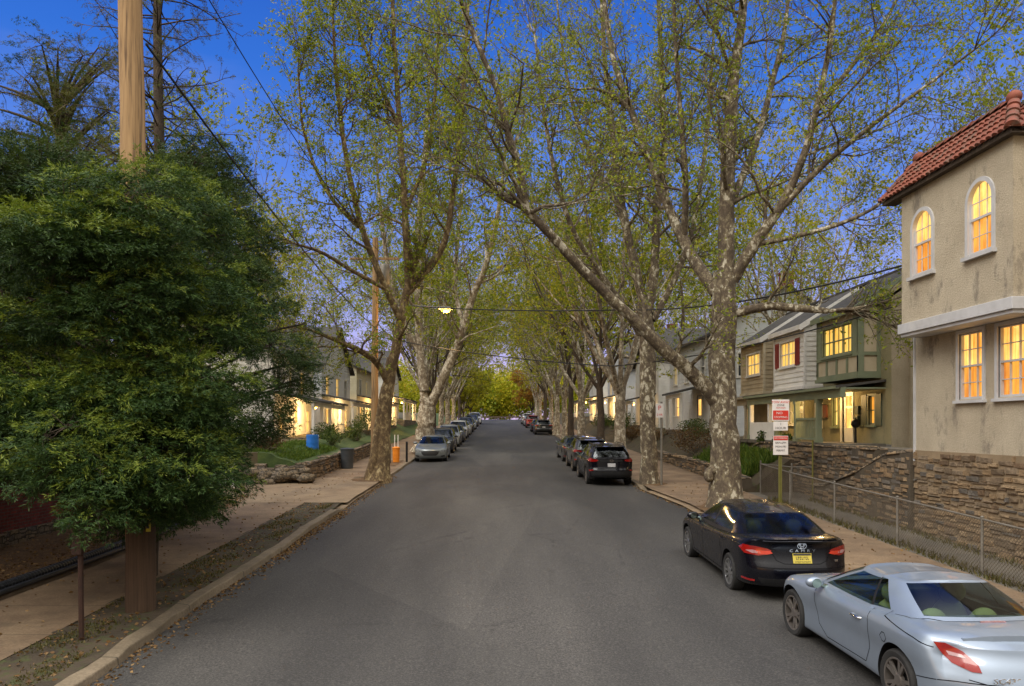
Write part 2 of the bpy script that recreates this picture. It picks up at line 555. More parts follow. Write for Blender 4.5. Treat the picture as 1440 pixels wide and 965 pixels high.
M['stone_house'] = mk_stone('foundation_stone', (0.36, 0.255, 0.145), [(0.12, 0.085, 0.055), (0.38, 0.24, 0.12), (0.24, 0.15, 0.08), (0.45, 0.31, 0.17), (0.1, 0.09, 0.085), (0.3, 0.22, 0.14)], 0.46, 0.17, 0.022)
M['stone_pale'] = mk_stone('garden_stone', (0.06, 0.05, 0.035), [(0.17, 0.13, 0.085), (0.27, 0.2, 0.12), (0.2, 0.16, 0.12), (0.32, 0.24, 0.15), (0.15, 0.13, 0.11)], 0.36, 0.15, 0.018)
M['block'] = mk_block('wall_stones', [(0, (0.15, 0.108, 0.068)), (.16, (0.25, 0.17, 0.095)), (.34, (0.19, 0.138, 0.09)), (.5, (0.3, 0.215, 0.13)), (.66, (0.13, 0.115, 0.1)), (.8, (0.225, 0.17, 0.115)), (.92, (0.17, 0.11, 0.065))])
M['mortar'] = pmat('lime_mortar', (0.2, 0.145, 0.085), (0.3, 0.22, 0.135), 2.0, 0.95, bsc=25, bst=0.6)
M['mortar_dark'] = pmat('earthy_mortar', (0.055, 0.043, 0.03), (0.1, 0.078, 0.052), 2.0, 0.95, bsc=25, bst=0.6)
M['stucco'] = mk_stucco('cream_stucco', (0.46, 0.39, 0.285), (0.6, 0.52, 0.39), (0.19, 0.16, 0.13), 0.8)
M['stucco_olive'] = mk_stucco('olive_stucco', (0.27, 0.245, 0.13), (0.35, 0.31, 0.18), (0.12, 0.11, 0.07), 0.4)
M['stucco_tan'] = mk_stucco('tan_stucco', (0.32, 0.27, 0.18), (0.42, 0.355, 0.25), (0.17, 0.14, 0.1), 0.4)
M['brick'] = mk_brick()
M['bark'] = mk_bark('plane_bark', (0.1, 0.075, 0.05), (0.22, 0.18, 0.11), (0.54, 0.49, 0.38), 0.62)
M['bark_low'] = mk_bark('plane_bark_brown', (0.13, 0.085, 0.042), (0.3, 0.215, 0.1), (0.48, 0.38, 0.21), 0.55)
M['bark_pale'] = mk_bark('plane_bark_pale', (0.17, 0.135, 0.095), (0.33, 0.285, 0.21), (0.58, 0.53, 0.43), 0.7)
M['bark_brown'] = mk_bark('brown_bark', (0.06, 0.042, 0.028), (0.1, 0.072, 0.045), (0.17, 0.13, 0.085), 0.3)
M['twig'] = pmat('twig_bark', (0.085, 0.066, 0.042), (0.16, 0.13, 0.085), 1.5, 0.9)
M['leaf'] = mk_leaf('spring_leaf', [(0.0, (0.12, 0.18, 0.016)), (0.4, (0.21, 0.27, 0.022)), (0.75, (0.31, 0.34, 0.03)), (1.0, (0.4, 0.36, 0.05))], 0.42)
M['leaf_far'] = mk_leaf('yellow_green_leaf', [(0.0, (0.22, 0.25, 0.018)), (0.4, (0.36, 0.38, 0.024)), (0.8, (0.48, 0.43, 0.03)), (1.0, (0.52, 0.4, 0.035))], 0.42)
M['leaf_red'] = mk_leaf('russet_leaf', [(0.0, (0.24, 0.1, 0.02)), (0.5, (0.36, 0.18, 0.03)), (1.0, (0.42, 0.27, 0.04))], 0.4)
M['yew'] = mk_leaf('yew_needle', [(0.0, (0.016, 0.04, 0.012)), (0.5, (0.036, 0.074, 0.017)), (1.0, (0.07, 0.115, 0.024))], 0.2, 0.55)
M['yew_tip'] = mk_leaf('yew_lit_needle', [(0.0, (0.09, 0.14, 0.02)), (0.5, (0.15, 0.205, 0.028)), (1.0, (0.23, 0.26, 0.04))], 0.25, 0.55)  # paler yew needles: light on the tuft tops put into the colour
M['dark_tip'] = mk_leaf('dark_lit_needle', [(0.0, (0.04, 0.07, 0.018)), (1.0, (0.08, 0.11, 0.02))], 0.2, 0.55)  # the same painted-in light for tuft tops of the darker conifers
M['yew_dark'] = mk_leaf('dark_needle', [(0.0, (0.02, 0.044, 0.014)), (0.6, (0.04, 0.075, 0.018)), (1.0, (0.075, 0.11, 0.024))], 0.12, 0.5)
M['olive_leaf'] = mk_leaf('olive_needle', [(0.0, (0.05, 0.065, 0.012)), (0.6, (0.11, 0.115, 0.022)), (1.0, (0.17, 0.15, 0.035))], 0.25)
M['shrub'] = mk_leaf('shrub_leaf', [(0.0, (0.025, 0.05, 0.012)), (0.5, (0.06, 0.1, 0.02)), (1.0, (0.12, 0.15, 0.03))], 0.25)
M['shrub_red'] = mk_leaf('shrub_brown_leaf', [(0.0, (0.06, 0.035, 0.015)), (0.5, (0.12, 0.065, 0.025)), (1.0, (0.16, 0.1, 0.04))], 0.25)
M['grass'] = mk_leaf('grass_blade', [(0.0, (0.04, 0.08, 0.012)), (0.5, (0.08, 0.14, 0.018)), (1.0, (0.14, 0.18, 0.03))], 0.3)
M['drygrass'] = mk_leaf('dry_grass_blade', [(0.0, (0.06, 0.055, 0.018)), (0.5, (0.1, 0.095, 0.025)), (1.0, (0.17, 0.13, 0.05))], 0.3)
M['deadleaf'] = mk_leaf('dead_leaf', [(0.0, (0.09, 0.045, 0.018)), (0.5, (0.2, 0.11, 0.04)), (1.0, (0.34, 0.22, 0.1))], 0.2)
M['pole_wood'] = pmat('pole_wood', (0.28, 0.165, 0.07), (0.44, 0.275, 0.13), 3.0, 0.85, bsc=20, bst=0.5, stretch=(7, 7, 0.25), c3=(0.12, 0.07, 0.035), sc3=3.5)
M['pole_dark'] = pmat('pole_wood_weathered', (0.06, 0.035, 0.02), (0.12, 0.07, 0.04), 3.0, 0.9, bsc=20, bst=0.7, stretch=(9, 9, 0.25))
M['rust'] = pmat('rusty_steel', (0.028, 0.013, 0.009), (0.055, 0.022, 0.012), 8, 0.85, bsc=40)
M['galv'] = pmat('galvanised_steel', (0.15, 0.135, 0.11), (0.24, 0.22, 0.19), 6, 0.6, 0.4)
M['wire'] = pmat('fence_wire', (0.07, 0.052, 0.036), (0.14, 0.11, 0.075), 3, 0.7, 0.1)
M['cable'] = pmat('cable_black', (0.015, 0.015, 0.017), None, rough=0.6)
M['black'] = pmat('black_plastic', (0.008, 0.008, 0.009), (0.014, 0.014, 0.015), 8, 0.55, spec=0.3)
M['pipe'] = pmat('black_pipe_plastic', (0.018, 0.02, 0.024), (0.035, 0.037, 0.042), 4, 0.5)
M['rubber'] = pmat('tyre_rubber', (0.014, 0.014, 0.014), (0.026, 0.025, 0.024), 6, 0.85)
M['alloy'] = pmat('alloy', (0.42, 0.42, 0.42), (0.5, 0.5, 0.5), 5, 0.32, 0.9)
M['alloy_dark'] = pmat('dusty_alloy', (0.25, 0.22, 0.2), (0.33, 0.3, 0.27), 5, 0.4, 0.8)
M['mirror'] = pmat('mirror_glass', (0.3, 0.37, 0.32), None, rough=0.06, metal=1.0)
M['chrome'] = pmat('chrome', (0.75, 0.75, 0.76), None, rough=0.12, metal=1.0)
M['white'] = pmat('white_paint', (0.62, 0.6, 0.56), (0.74, 0.72, 0.68), 2.5, 0.6)
M['white_siding'] = pmat('white_siding', (0.64, 0.62, 0.57), (0.78, 0.76, 0.7), 1.6, 0.65)
M['pale_siding'] = pmat('pale_grey_siding', (0.5, 0.52, 0.55), (0.62, 0.64, 0.66), 1.6, 0.65)
M['cream_siding'] = pmat('cream_siding', (0.5, 0.44, 0.3), (0.6, 0.54, 0.38), 1.6, 0.65)
M['tan_siding'] = pmat('tan_siding', (0.33, 0.26, 0.16), (0.43, 0.35, 0.23), 1.6, 0.7)
M['green'] = pmat('sage_paint', (0.17, 0.2, 0.125), (0.22, 0.25, 0.16), 2, 0.6)
M['sage_dark'] = pmat('dark_green_paint', (0.05, 0.065, 0.04), (0.07, 0.085, 0.055), 2, 0.6)
M['panel_tan'] = pmat('tan_panel_paint', (0.44, 0.37, 0.25), (0.54, 0.47, 0.33), 2, 0.7)
M['redpaint'] = pmat('red_shutter_paint', (0.2, 0.018, 0.018), (0.27, 0.03, 0.025), 3, 0.55)
M['trim_grey'] = pmat('grey_white_trim', (0.44, 0.44, 0.45), (0.56, 0.56, 0.57), 2.5, 0.55)
M['slate'] = pmat('dark_shingle', (0.045, 0.042, 0.038), (0.085, 0.078, 0.07), 6, 0.9, bsc=16, bst=0.6)
M['terracotta'] = pmat('terracotta', (0.14, 0.036, 0.02), (0.25, 0.07, 0.038), 2.2, 0.8, bsc=25, bst=0.3, c3=(0.13, 0.075, 0.05), sc3=4)
M['darkglass'] = pmat('dark_window_glass', (0.02, 0.025, 0.03), None, rough=0.05, spec=0.8)
M['lit'] = mk_lit('lit_window', (1.0, 0.44, 0.06), (0.55, 0.15, 0.012), .95)
M['lit_bright'] = mk_lit('lit_window_bright', (1.0, 0.62, 0.16), (0.62, 0.2, 0.02), 1.3)
M['lit_yellow'] = mk_lit('lit_window_yellow', (1.0, 0.66, 0.15), (0.7, 0.32, 0.035), 1.0)
M['lit_dim'] = mk_lit('lit_window_dim', (0.6, 0.42, 0.12), (0.2, 0.12, 0.03), 0.7)
M['lamp'] = emit('lamp_glow', (1.0, 0.5, 0.1), 3.2)
M['porchlamp'] = emit('porch_lamp_glow', (1.0, 0.55, 0.13), 3.0)
M['blue'] = pmat('blue_plastic', (0.015, 0.13, 0.5), (0.02, 0.17, 0.58), 4, 0.4)
M['orange'] = pmat('orange_plastic', (0.68, 0.2, 0.012), (0.8, 0.27, 0.02), 4, 0.5)
M['bin'] = pmat('charcoal_plastic', (0.035, 0.04, 0.046), (0.055, 0.06, 0.066), 4, 0.5)
M['signwhite'] = pmat('sign_white', (0.62, 0.58, 0.55), (0.7, 0.66, 0.63), 6, 0.45)
M['signred'] = pmat('sign_red', (0.55, 0.03, 0.015), None, rough=0.45)
M['signblack'] = pmat('sign_black', (0.04, 0.035, 0.035), None, rough=0.5)
M['postgreen'] = pmat('olive_post', (0.14, 0.13, 0.025), (0.2, 0.18, 0.045), 6, 0.6, 0.2)
M['yellowtag'] = pmat('yellow_tag', (0.6, 0.5, 0.03), None, rough=0.5)
# ------------------------------------------------------------------ camera, light, sky
cam = bpy.data.cameras.new('camera')
cam.sensor_width = 36; cam.lens = 36 * F / 1440
cam.shift_x = (720 - VX) / 1440
cam.shift_y = (HY - 482.5) / 1440
cam.clip_end = 2000
co = bpy.data.objects.new('camera', cam); COL.objects.link(co)
co.location = (0, 0, CAMZ); co.rotation_euler = (R(90), 0, 0)
SC.camera = co

SUN_EL, SUN_AZ = R(48), R(225)
w = bpy.data.worlds.new('World'); SC.world = w; w.use_nodes = True
nt = w.node_tree
bg = nt.nodes['Background']
sky = nt.nodes.new('ShaderNodeTexSky'); sky.sky_type = 'NISHITA'; sky.sun_disc = False
sky.sun_elevation = R(3); sky.sun_rotation = SUN_AZ
tc = nd(nt, 'ShaderNodeTexCoord')
sp = nd(nt, 'ShaderNodeSeparateXYZ', {'Vector': tc.outputs['Generated']})
zz = math_(nt, 'MAXIMUM', sp.outputs[2], 0.0)
front = ramp(nt, zz, [(0.0, (0.56, 0.42, 0.68)), (0.08, (0.42, 0.37, 0.7)), (0.16, (0.24, 0.29, 0.68)), (0.27, (0.085, 0.19, 0.63)), (0.42, (0.016, 0.115, 0.52)), (0.55, (0.005, 0.066, 0.4))])
# wisps of thin violet cloud
cl = nd(nt, 'ShaderNodeTexNoise', {'Vector': nd(nt, 'ShaderNodeMapping', {'Vector': tc.outputs['Generated'], 'Scale': (2.2, 2.2, 6.5)}).outputs[0], 'Scale': 1.5, 'Detail': 6, 'Roughness': 0.55}).outputs[0]
front = mix(nt, ramp(nt, cl, [(0.5, (0, 0, 0)), (0.78, (0.4, 0.4, 0.4))]), front, (0.17, 0.24, 0.6, 1))
# the after-glow of the sun that has set behind the camera
back = ramp(nt, zz, [(0.0, (0.16, 0.145, 0.13)), (0.25, (0.5, 0.46, 0.42)), (0.55, (1.5, 1.42, 1.3)), (0.8, (2.1, 2.05, 1.95)), (1.0, (1.7, 1.7, 1.7))])
fr = nd(nt, 'ShaderNodeMapRange', {'Value': sp.outputs[1], 'From Min': 0.1, 'From Max': 0.5}, interpolation_type='SMOOTHSTEP').outputs[0]
col = mix(nt, fr, back, front)
col = mix(nt, 0.02, col, sky.outputs[0])
nt.links.new(col, bg.inputs['Color'])
bg.inputs['Strength'].default_value = 1.0

sl = bpy.data.lights.new('sun', 'SUN'); sl.energy = 1.75; sl.angle = R(40); sl.color = (1.0, 0.95, 0.87)
so = bpy.data.objects.new('sun', sl); COL.objects.link(so)
so.rotation_euler = (R(90) - SUN_EL, 0, R(-45))
SC.view_settings.view_transform = 'Standard'
SC.view_settings.look = 'None'
SC.view_settings.exposure = 0.42
SC.view_settings.gamma = 1.0
SC.render.engine = 'CYCLES'
SC.cycles.use_denoising = True
SC.cycles.max_bounces = 6
SC.cycles.transparent_max_bounces = 12
SC.cycles.caustics_reflective = False
SC.cycles.caustics_refractive = False
SC.cycles.sample_clamp_indirect = 4.0


# ------------------------------------------------------------------ ground, road, pavements
def strip(name, xl, xr, y0, y1, dz, m, dy=1.0, nx=6, jit=0.0, kind='structure', skirt=0.0, crown=0.0):
    """a sheet that follows the grade; xl / xr are functions of y"""
    ys = np.arange(y0, y1 + 1e-6, dy)
    b = MB()
    fl = xl if callable(xl) else (lambda y: xl)
    fr_ = xr if callable(xr) else (lambda y: xr)
    vs = []
    for y in ys:
        for i in range(nx + 1):
            t = i / nx
            x = fl(y) * (1 - t) + fr_(y) * t
            vs.append((x, y, gz(y) + dz + random.uniform(-jit, jit) + crown * (1 - (2 * t - 1) ** 2)))
    n = nx + 1
    fs = [(j * n + i, j * n + i + 1, (j + 1) * n + i + 1, (j + 1) * n + i) for j in range(len(ys) - 1) for i in range(nx)]
    b.add(vs, fs)
    o = b.build(name, m, sm=60)
    return tag(o, kind=kind)


def kerb_left(y):
    return -4.95 + 0.0011 * y + 0.035 * math.sin(y * 0.9) * (1 if y < 26 else .4)


def kerb_right(y):
    base = 5.94 if y < 24 else (5.94 - 0.44 * min(1, (y - 24) / 4))
    return base


def solid_strip(name, fx0, fx1, y0, y1, h0, h1, m, dy=0.6, jit=0.0, bev=None, taper=False):
    """a kerb: a long solid following the grade"""
    b = MB()
    ys = list(np.arange(y0, y1 + 1e-6, dy))
    vs, fs = [], []
    for k, y in enumerate(ys):
        g = gz(y)
        top = h1
        if taper:
            e = min((y - y0), (y1 - y)) / 1.2
            top = h0 + (h1 - h0) * (0.25 + 0.75 * min(1, max(0, e)))
        sg_ = random.Random(int(y / 2.4) * 7 + int(abs(fx0(y)))).uniform
        j = random.uniform(-jit, jit) * .5 + sg_(-.025, .025)
        top += sg_(-.022, .012)
        a, c = fx0(y) + j, fx1(y) + j
        vs += [(a, y, g + h0), (a, y, g + top + random.uniform(-jit, jit) * .6), (c, y, g + top - 0.006 + random.uniform(-jit, jit) * .6), (c + (0.02 if c > a else -0.02), y, g + h0)]
    for k in range(len(ys) - 1):
        o = k * 4
        for i in range(3):
            fs.append((o + i, o + i + 1, o + 5 + i, o + 4 + i))
    fs.append((0, 3, 2, 1)); o = (len(ys) - 1) * 4; fs.append((o, o + 1, o + 2, o + 3))
    b.add(vs, fs)
    ob = b.build(name, m, bevel=bev)
    return tag(ob, kind='structure')


# one sheet of earth out to the horizon
b = MB()
xs = [-400, -160, -80, -45, -28, -16, -5.6, 6.8, 14, 22, 40, 80, 160, 400]
ys = [-30, -8, 0, 10, 20, 30, 45, 60, 80, 100, 120, 141, 160, 200, 300, 700]
vs = [(x, y, gz(y) - 0.08) for y in ys for x in xs]
n = len(xs)
b.add(vs, [(j * n + i, j * n + i + 1, (j + 1) * n + i + 1, (j + 1) * n + i) for j in range(len(ys) - 1) for i in range(n - 1)])
tag(b.build('ground', M['ground']), kind='structure')

strip('road', lambda y: kerb_left(y) - 0.02, lambda y: kerb_right(y) + 0.02, -6, 138, 0.0, M['asphalt'], 1.0, 10, crown=0.06)
strip('cross_road', -90, 90, 138.02, 147, 0.0, M['asphalt'], 1.0, 20)

# left pavement: kerb, verge, walk, litter bed
solid_strip('kerb', lambda y: kerb_left(y) - 0.22, kerb_left, 4, 23.6, -0.05, 0.13, M['kerb'], 0.35, 0.022, 0.02, True)
solid_strip('kerb', lambda y: kerb_left(y) - 0.17, kerb_left, 32.4, 138, -0.05, 0.12, M['kerb'], 0.6, 0.012, 0.015, True)
strip('verge', -6.35, lambda y: kerb_left(y) - 0.2, 3, 24.4, 0.1, M['soil'], 0.4, 8, 0.018)
strip('pavement', lambda y: -8.35 - 0.05 * math.sin(y), -6.3, 3, 138, 0.108, M['walk'], 1.0, 4, 0.004)
strip('driveway_apron', -10.6, lambda y: kerb_left(y) - 0.01, 24.2, 32.6, 0.112, M['apron'], 0.8, 12, 0.004)
strip('driveway_ramp', lambda y: kerb_left(y) - 0.3, lambda y: kerb_left(y) + 0.04, 23.4, 32.5, 0.03, M['apron'], 0.8, 3)
strip('tree_bed', -6.3, lambda y: kerb_left(y) - 0.16, 32.5, 138, 0.105, M['walk'], 0.8, 4, 0.004)
strip('yard_litter', -12, lambda y: -8.3 - 0.05 * math.sin(y), 3, 24.4, 0.118, M['litter'], 0.4, 10, 0.03)
strip('mulch_bed', -6.0, -5.3, 38.0, 41.6, 0.125, M['litter'], 0.4, 3, 0.01)

# right pavement
solid_strip('kerb', lambda y: kerb_right(y) + 0.2, kerb_right, 2, 22.5, -0.05, 0.13, M['kerb'], 0.4, 0.012, 0.015, True)
solid_strip('kerb', lambda y: kerb_right(y) + 0.2, kerb_right, 28.5, 138, -0.05, 0.12, M['kerb'], 0.6, 0.012, 0.015, True)
strip('pavement', lambda y: kerb_right(y) + 0.18, 8.95, -2, 138, 0.108, M['walk'], 1.0, 6, 0.004)
strip('driveway_ramp', lambda y: kerb_right(y) - 0.05, lambda y: kerb_right(y) + 0.3, 22.3, 28.6, 0.05, M['apron'], 0.8, 3)
strip('side_path', 8.9, 11.0, -2, 27.5, 0.1, M['path'], 1.0, 3, 0.006)


def bank(name, x0, x1, y0, y1, h0, h1, m, n=10, jit=0.04):
    """a yard whose level rises from h0 to h1 (above the road) between x0 and x1"""
    b = MB(); vs = []
    ys = np.linspace(y0, y1, max(2, int((y1 - y0) / 1.5)))
    for y in ys:
        for i in range(n + 1):
            t = i / n
            s = t * t * (3 - 2 * t)
            vs.append((x0 + (x1 - x0) * t, y, gz(y) + h0 + (h1 - h0) * s + random.uniform(-jit, jit)))
    k = n + 1
    lo = [(v[0], v[1] - .02, gz(y0) - .1) for v in vs[:k]]; o = len(vs); vs += lo
    b.add(vs, [(o + i, o + i + 1, i + 1, i) for i in range(n)])
    vs = vs[:o]
    b.add(vs, [(j * k + i, j * k + i + 1, (j + 1) * k + i + 1, (j + 1) * k + i) for j in range(len(ys) - 1) for i in range(n)])
    return tag(b.build(name, m, sm=60), kind='structure')


bank('yard', -8.0, -9.9, 30.6, 52, 0.85, 1.3, M['lawn'])
bank('yard', -9.9, -40, 30.6, 52, 1.3, 1.6, M['ground'])
bank('yard', -8.5, -12.0, 52, 138, 0.1, 1.3, M['lawn'])
bank('yard', -12.0, -40, 52, 138, 1.3, 1.8, M['ground'])
bank('yard', 8.95, 10.9, 27.5, 138, 0.12, 1.25, M['soil'])
bank('yard', 10.9, 40, 30.0, 138, 1.25, 2.0, M['ground'])
# a tilted, ragged driveway slab edge and the pit under the foreground trees
for (x, y, rr) in ((-5.4, 31.4, 1.0), (6.95, 23.0, 1.15), (6.15, 29.8, 0.7)):
    b = MB(); vs = [(x, y, gz(y) + 0.19)]
    for k in range(20):
        a = 2 * math.pi * k / 20; q = rr * random.uniform(.8, 1.15)
        vs.append((x + q * math.cos(a) * .75, y + q * math.sin(a), gz(y + q * math.sin(a)) + 0.117))
    b.add(vs, [(0, 1 + k, 1 + (k + 1) % 20) for k in range(20)])
    tag(b.build('tree_pit_soil', M['litter']), kind='structure')
# ------------------------------------------------------------------ vehicles
M['paint_black'] = mk_paint('black_car_paint', (0.003, 0.003, 0.006), 0.0, 0.2, 0.55, 0.03)
for _n in M['paint_black'].node_tree.nodes:
    if _n.type == 'BSDF_PRINCIPLED': _n.inputs['Specular IOR Level'].default_value = 0.15
M['paint_silver'] = mk_paint('silver_blue_car_paint', (0.27, 0.325, 0.405), 0.5, 0.36, 0.9, 0.06)
M['paint_grey'] = mk_paint('grey_car_paint', (0.17, 0.19, 0.2), 0.5, 0.35, 1.0, 0.1)
M['paint_dark'] = mk_paint('charcoal_car_paint', (0.022, 0.024, 0.028), 0.3, 0.32, 1.0, 0.12)
M['paint_lightsilver'] = mk_paint('light_silver_car_paint', (0.36, 0.38, 0.39), 0.5, 0.35, 1.0, 0.1)
M['paint_white'] = mk_paint('white_car_paint', (0.62, 0.62, 0.6), 0.0, 0.35, 1.0, 0.08)
M['paint_red'] = mk_paint('red_car_paint', (0.32, 0.018, 0.015), 0.1, 0.35, 1.0, 0.1)
M['paint_blue'] = mk_paint('dark_blue_car_paint', (0.03, 0.045, 0.08), 0.3, 0.35, 1.0, 0.1)
M['carglass'] = mk_glass('car_glass', (0.6, 0.7, 0.6), 1.5, 1.1)
M['carglass_soft'] = mk_glass('hazy_car_glass', (0.5, 0.58, 0.52), 1.5, 1.1, 0.09)
M['carglass_dark'] = mk_glass('privacy_glass', (0.16, 0.18, 0.17), 1.5, 1.3)
M['seam'] = pmat('panel_gap_black', (0.004, 0.004, 0.005), None, rough=0.9, spec=0.1)
M['cabin'] = pmat('cabin_trim', (0.025, 0.03, 0.022), (0.04, 0.045, 0.035), 5, 0.8)
M['seat_green'] = pmat('seat_leather', (0.19, 0.22, 0.1), (0.25, 0.28, 0.14), 4, 0.6)
M['seat_dark'] = pmat('dark_seat_cloth', (0.03, 0.033, 0.03), (0.05, 0.055, 0.05), 4, 0.8)
M['taillight'] = pmat('tail_lamp_red', (0.3, 0.009, 0.007), (0.2, 0.006, 0.005), 9, 0.12, coat=1.0)
M['taillight_hot'] = pmat('tail_lamp_orange_red', (0.6, 0.05, 0.02), (0.45, 0.025, 0.012), 9, 0.12, coat=1.0)
M['taillight_clear'] = pmat('tail_lamp_clear', (0.42, 0.26, 0.27), (0.3, 0.14, 0.15), 14, 0.1, coat=1.0)
M['headlight'] = pmat('head_lamp', (0.16, 0.17, 0.18), (0.06, 0.065, 0.07), 9, 0.1, 0.3, coat=1.0)
M['plate_yellow'] = pmat('yellow_plate', (0.62, 0.5, 0.08), (0.5, 0.4, 0.05), 9, 0.5)
M['plate_white'] = pmat('white_plate', (0.5, 0.5, 0.5), (0.42, 0.4, 0.42), 9, 0.5)


def hermite(xs, ys):
    """smooth curve through knots; returns f(x). ys may be arrays"""
    xs = np.array(xs, float); ys = np.array(ys, float)
    if ys.ndim == 1: ys = ys[:, None]
    o = np.argsort(xs); xs, ys = xs[o], ys[o]
    d = np.diff(ys, axis=0) / np.diff(xs)[:, None]
    m = np.zeros_like(ys)
    m[0], m[-1] = d[0], d[-1]
    h = np.diff(xs)
    for i in range(1, len(xs) - 1):
        same = d[i - 1] * d[i] > 0
        w1, w2 = 2 * h[i] + h[i - 1], h[i] + 2 * h[i - 1]
        with np.errstate(divide='ignore', invalid='ignore'):
            hm = (w1 + w2) / (w1 / d[i - 1] + w2 / d[i])
        m[i] = np.where(same, hm, 0)

    def f(x):
        x = min(max(x, xs[0]), xs[-1])
        i = min(max(int(np.searchsorted(xs, x)) - 1, 0), len(xs) - 2)
        t = (x - xs[i]) / h[i]
        r = (2 * t ** 3 - 3 * t ** 2 + 1) * ys[i] + (t ** 3 - 2 * t ** 2 + t) * h[i] * m[i] + (-2 * t ** 3 + 3 * t ** 2) * ys[i + 1] + (t ** 3 - t ** 2) * h[i] * m[i + 1]
        return r if len(r) > 1 else float(r[0])
    return f


def curve(kn):
    return hermite([k[0] for k in kn], [k[1] for k in kn])


def catmull(pts, n):
    """even resampling of control points (2-D) by chord-length Hermite"""
    p = np.array(pts, float)
    s = np.concatenate([[0], np.cumsum(np.linalg.norm(np.diff(p, axis=0), axis=1))])
    f = hermite(s, p)
    out = []
    for i in range(len(s) - 1):
        for k in range(n):
            out.append(f(s[i] + (s[i + 1] - s[i]) * k / n))
    out.append(f(s[-1]))
    return np.array(out)


def lower_body(S):
    yf, yr = S['yf'], S['yr']
    w, top, sh, bot = curve(S['w']), curve(S['top']), curve(S['sh']), curve(S['bot'])
    nose, tail = curve(S['nose']), curve(S['tail'])
    Rf, Rr, pf, pr = S.get('Rf', .3), S.get('Rr', .25), S.get('pf', 3), S.get('pr', 4)
    crown = S.get('crown', .9)
    ys = sorted(set([round(v, 4) for v in list(np.linspace(yr, yr + .5, 12)) + list(np.linspace(yr + .5, yf - .6, 40)) + list(np.linspace(yf - .6, yf, 14))]))
    rows = []
    for y in ys:
        W, zt, zs, zb = w(y), top(y), sh(y), bot(y)
        zs = min(zs, zt - .03)
        k = zs - zb
        ctrl = [(0, zb), (W * .8, zb), (W * .93, zb + .03), (W * .965, zb + .1 * k), (W * .975, zb + .28 * k), (W * S.get('waist', .985), zb + .5 * k), (W, zb + .78 * k), (W * .995, zb + .92 * k), (W * .965, zs + .0),
                (W * .9, zs + (zt - zs) * .6), (W * .72, zs + (zt - zs) * crown), (W * .36, zt - .004), (0, zt)]
        sec = catmull(ctrl, 3)
        row = []
        for (x, z) in sec:
            q = min(1.0, abs(x) / max(W, .01))
            yy = y
            bf = max(0, (y - (yf - .75)) / .75); br = max(0, ((yr + .75) - y) / .75)
            yy -= (nose(z) + Rf * q ** pf) * bf ** 1.6
            yy += (tail(z) + Rr * q ** pr) * br ** 1.6
            row.append((x, yy, z))
        rows.append(row)
    K = len(rows[0])
    bm = bmesh.new()
    V = []
    for row in rows:
        ring = [bm.verts.new(p) for p in row]
        ring += [bm.verts.new((-p[0], p[1], p[2])) for p in reversed(row[1:-1])]
        V.append(ring)
    n = len(V[0])
    for i in range(len(V) - 1):
        for k in range(n):
            k2 = (k + 1) % n
            bm.faces.new((V[i][k], V[i][k2], V[i + 1][k2], V[i + 1][k]))
    # curved end caps
    for ring, row, end in ((V[0], rows[0], -1), (V[-1], rows[-1], 1)):
        W = w(ys[0] if end < 0 else ys[-1])
        T = 12
        cap = []
        for j in range(K):
            x0, _, z0 = row[j]
            if j in (0, K - 1):
                cap.append([ring[j]] * (T + 1)); continue
            line = []
            for t in range(T + 1):
                a = -1 + 2 * t / T
                if t == 0: line.append(ring[n - j]); continue
                if t == T: line.append(ring[j]); continue
                x = x0 * a; q = abs(x) / W
                y = (yf - nose(z0) - Rf * q ** pf) if end > 0 else (yr + tail(z0) + Rr * q ** pr)
                line.append(bm.verts.new((x, y, z0)))
            cap.append(line)
        for j in range(K - 1):
            for t in range(T):
                f = [cap[j][t], cap[j][t + 1], cap[j + 1][t + 1], cap[j + 1][t]]
                u = []
                for v in f:
                    if v not in u: u.append(v)
                if len(u) >= 3:
                    try: bm.faces.new(u)
                    except ValueError: pass
    bmesh.ops.recalc_face_normals(bm, faces=bm.faces[:])
    return bm


def tmp_obj(bm, name='tmp'):
    me = bpy.data.meshes.new(name); bm.to_mesh(me)
    o = bpy.data.objects.new(name, me); COL.objects.link(o)
    return o


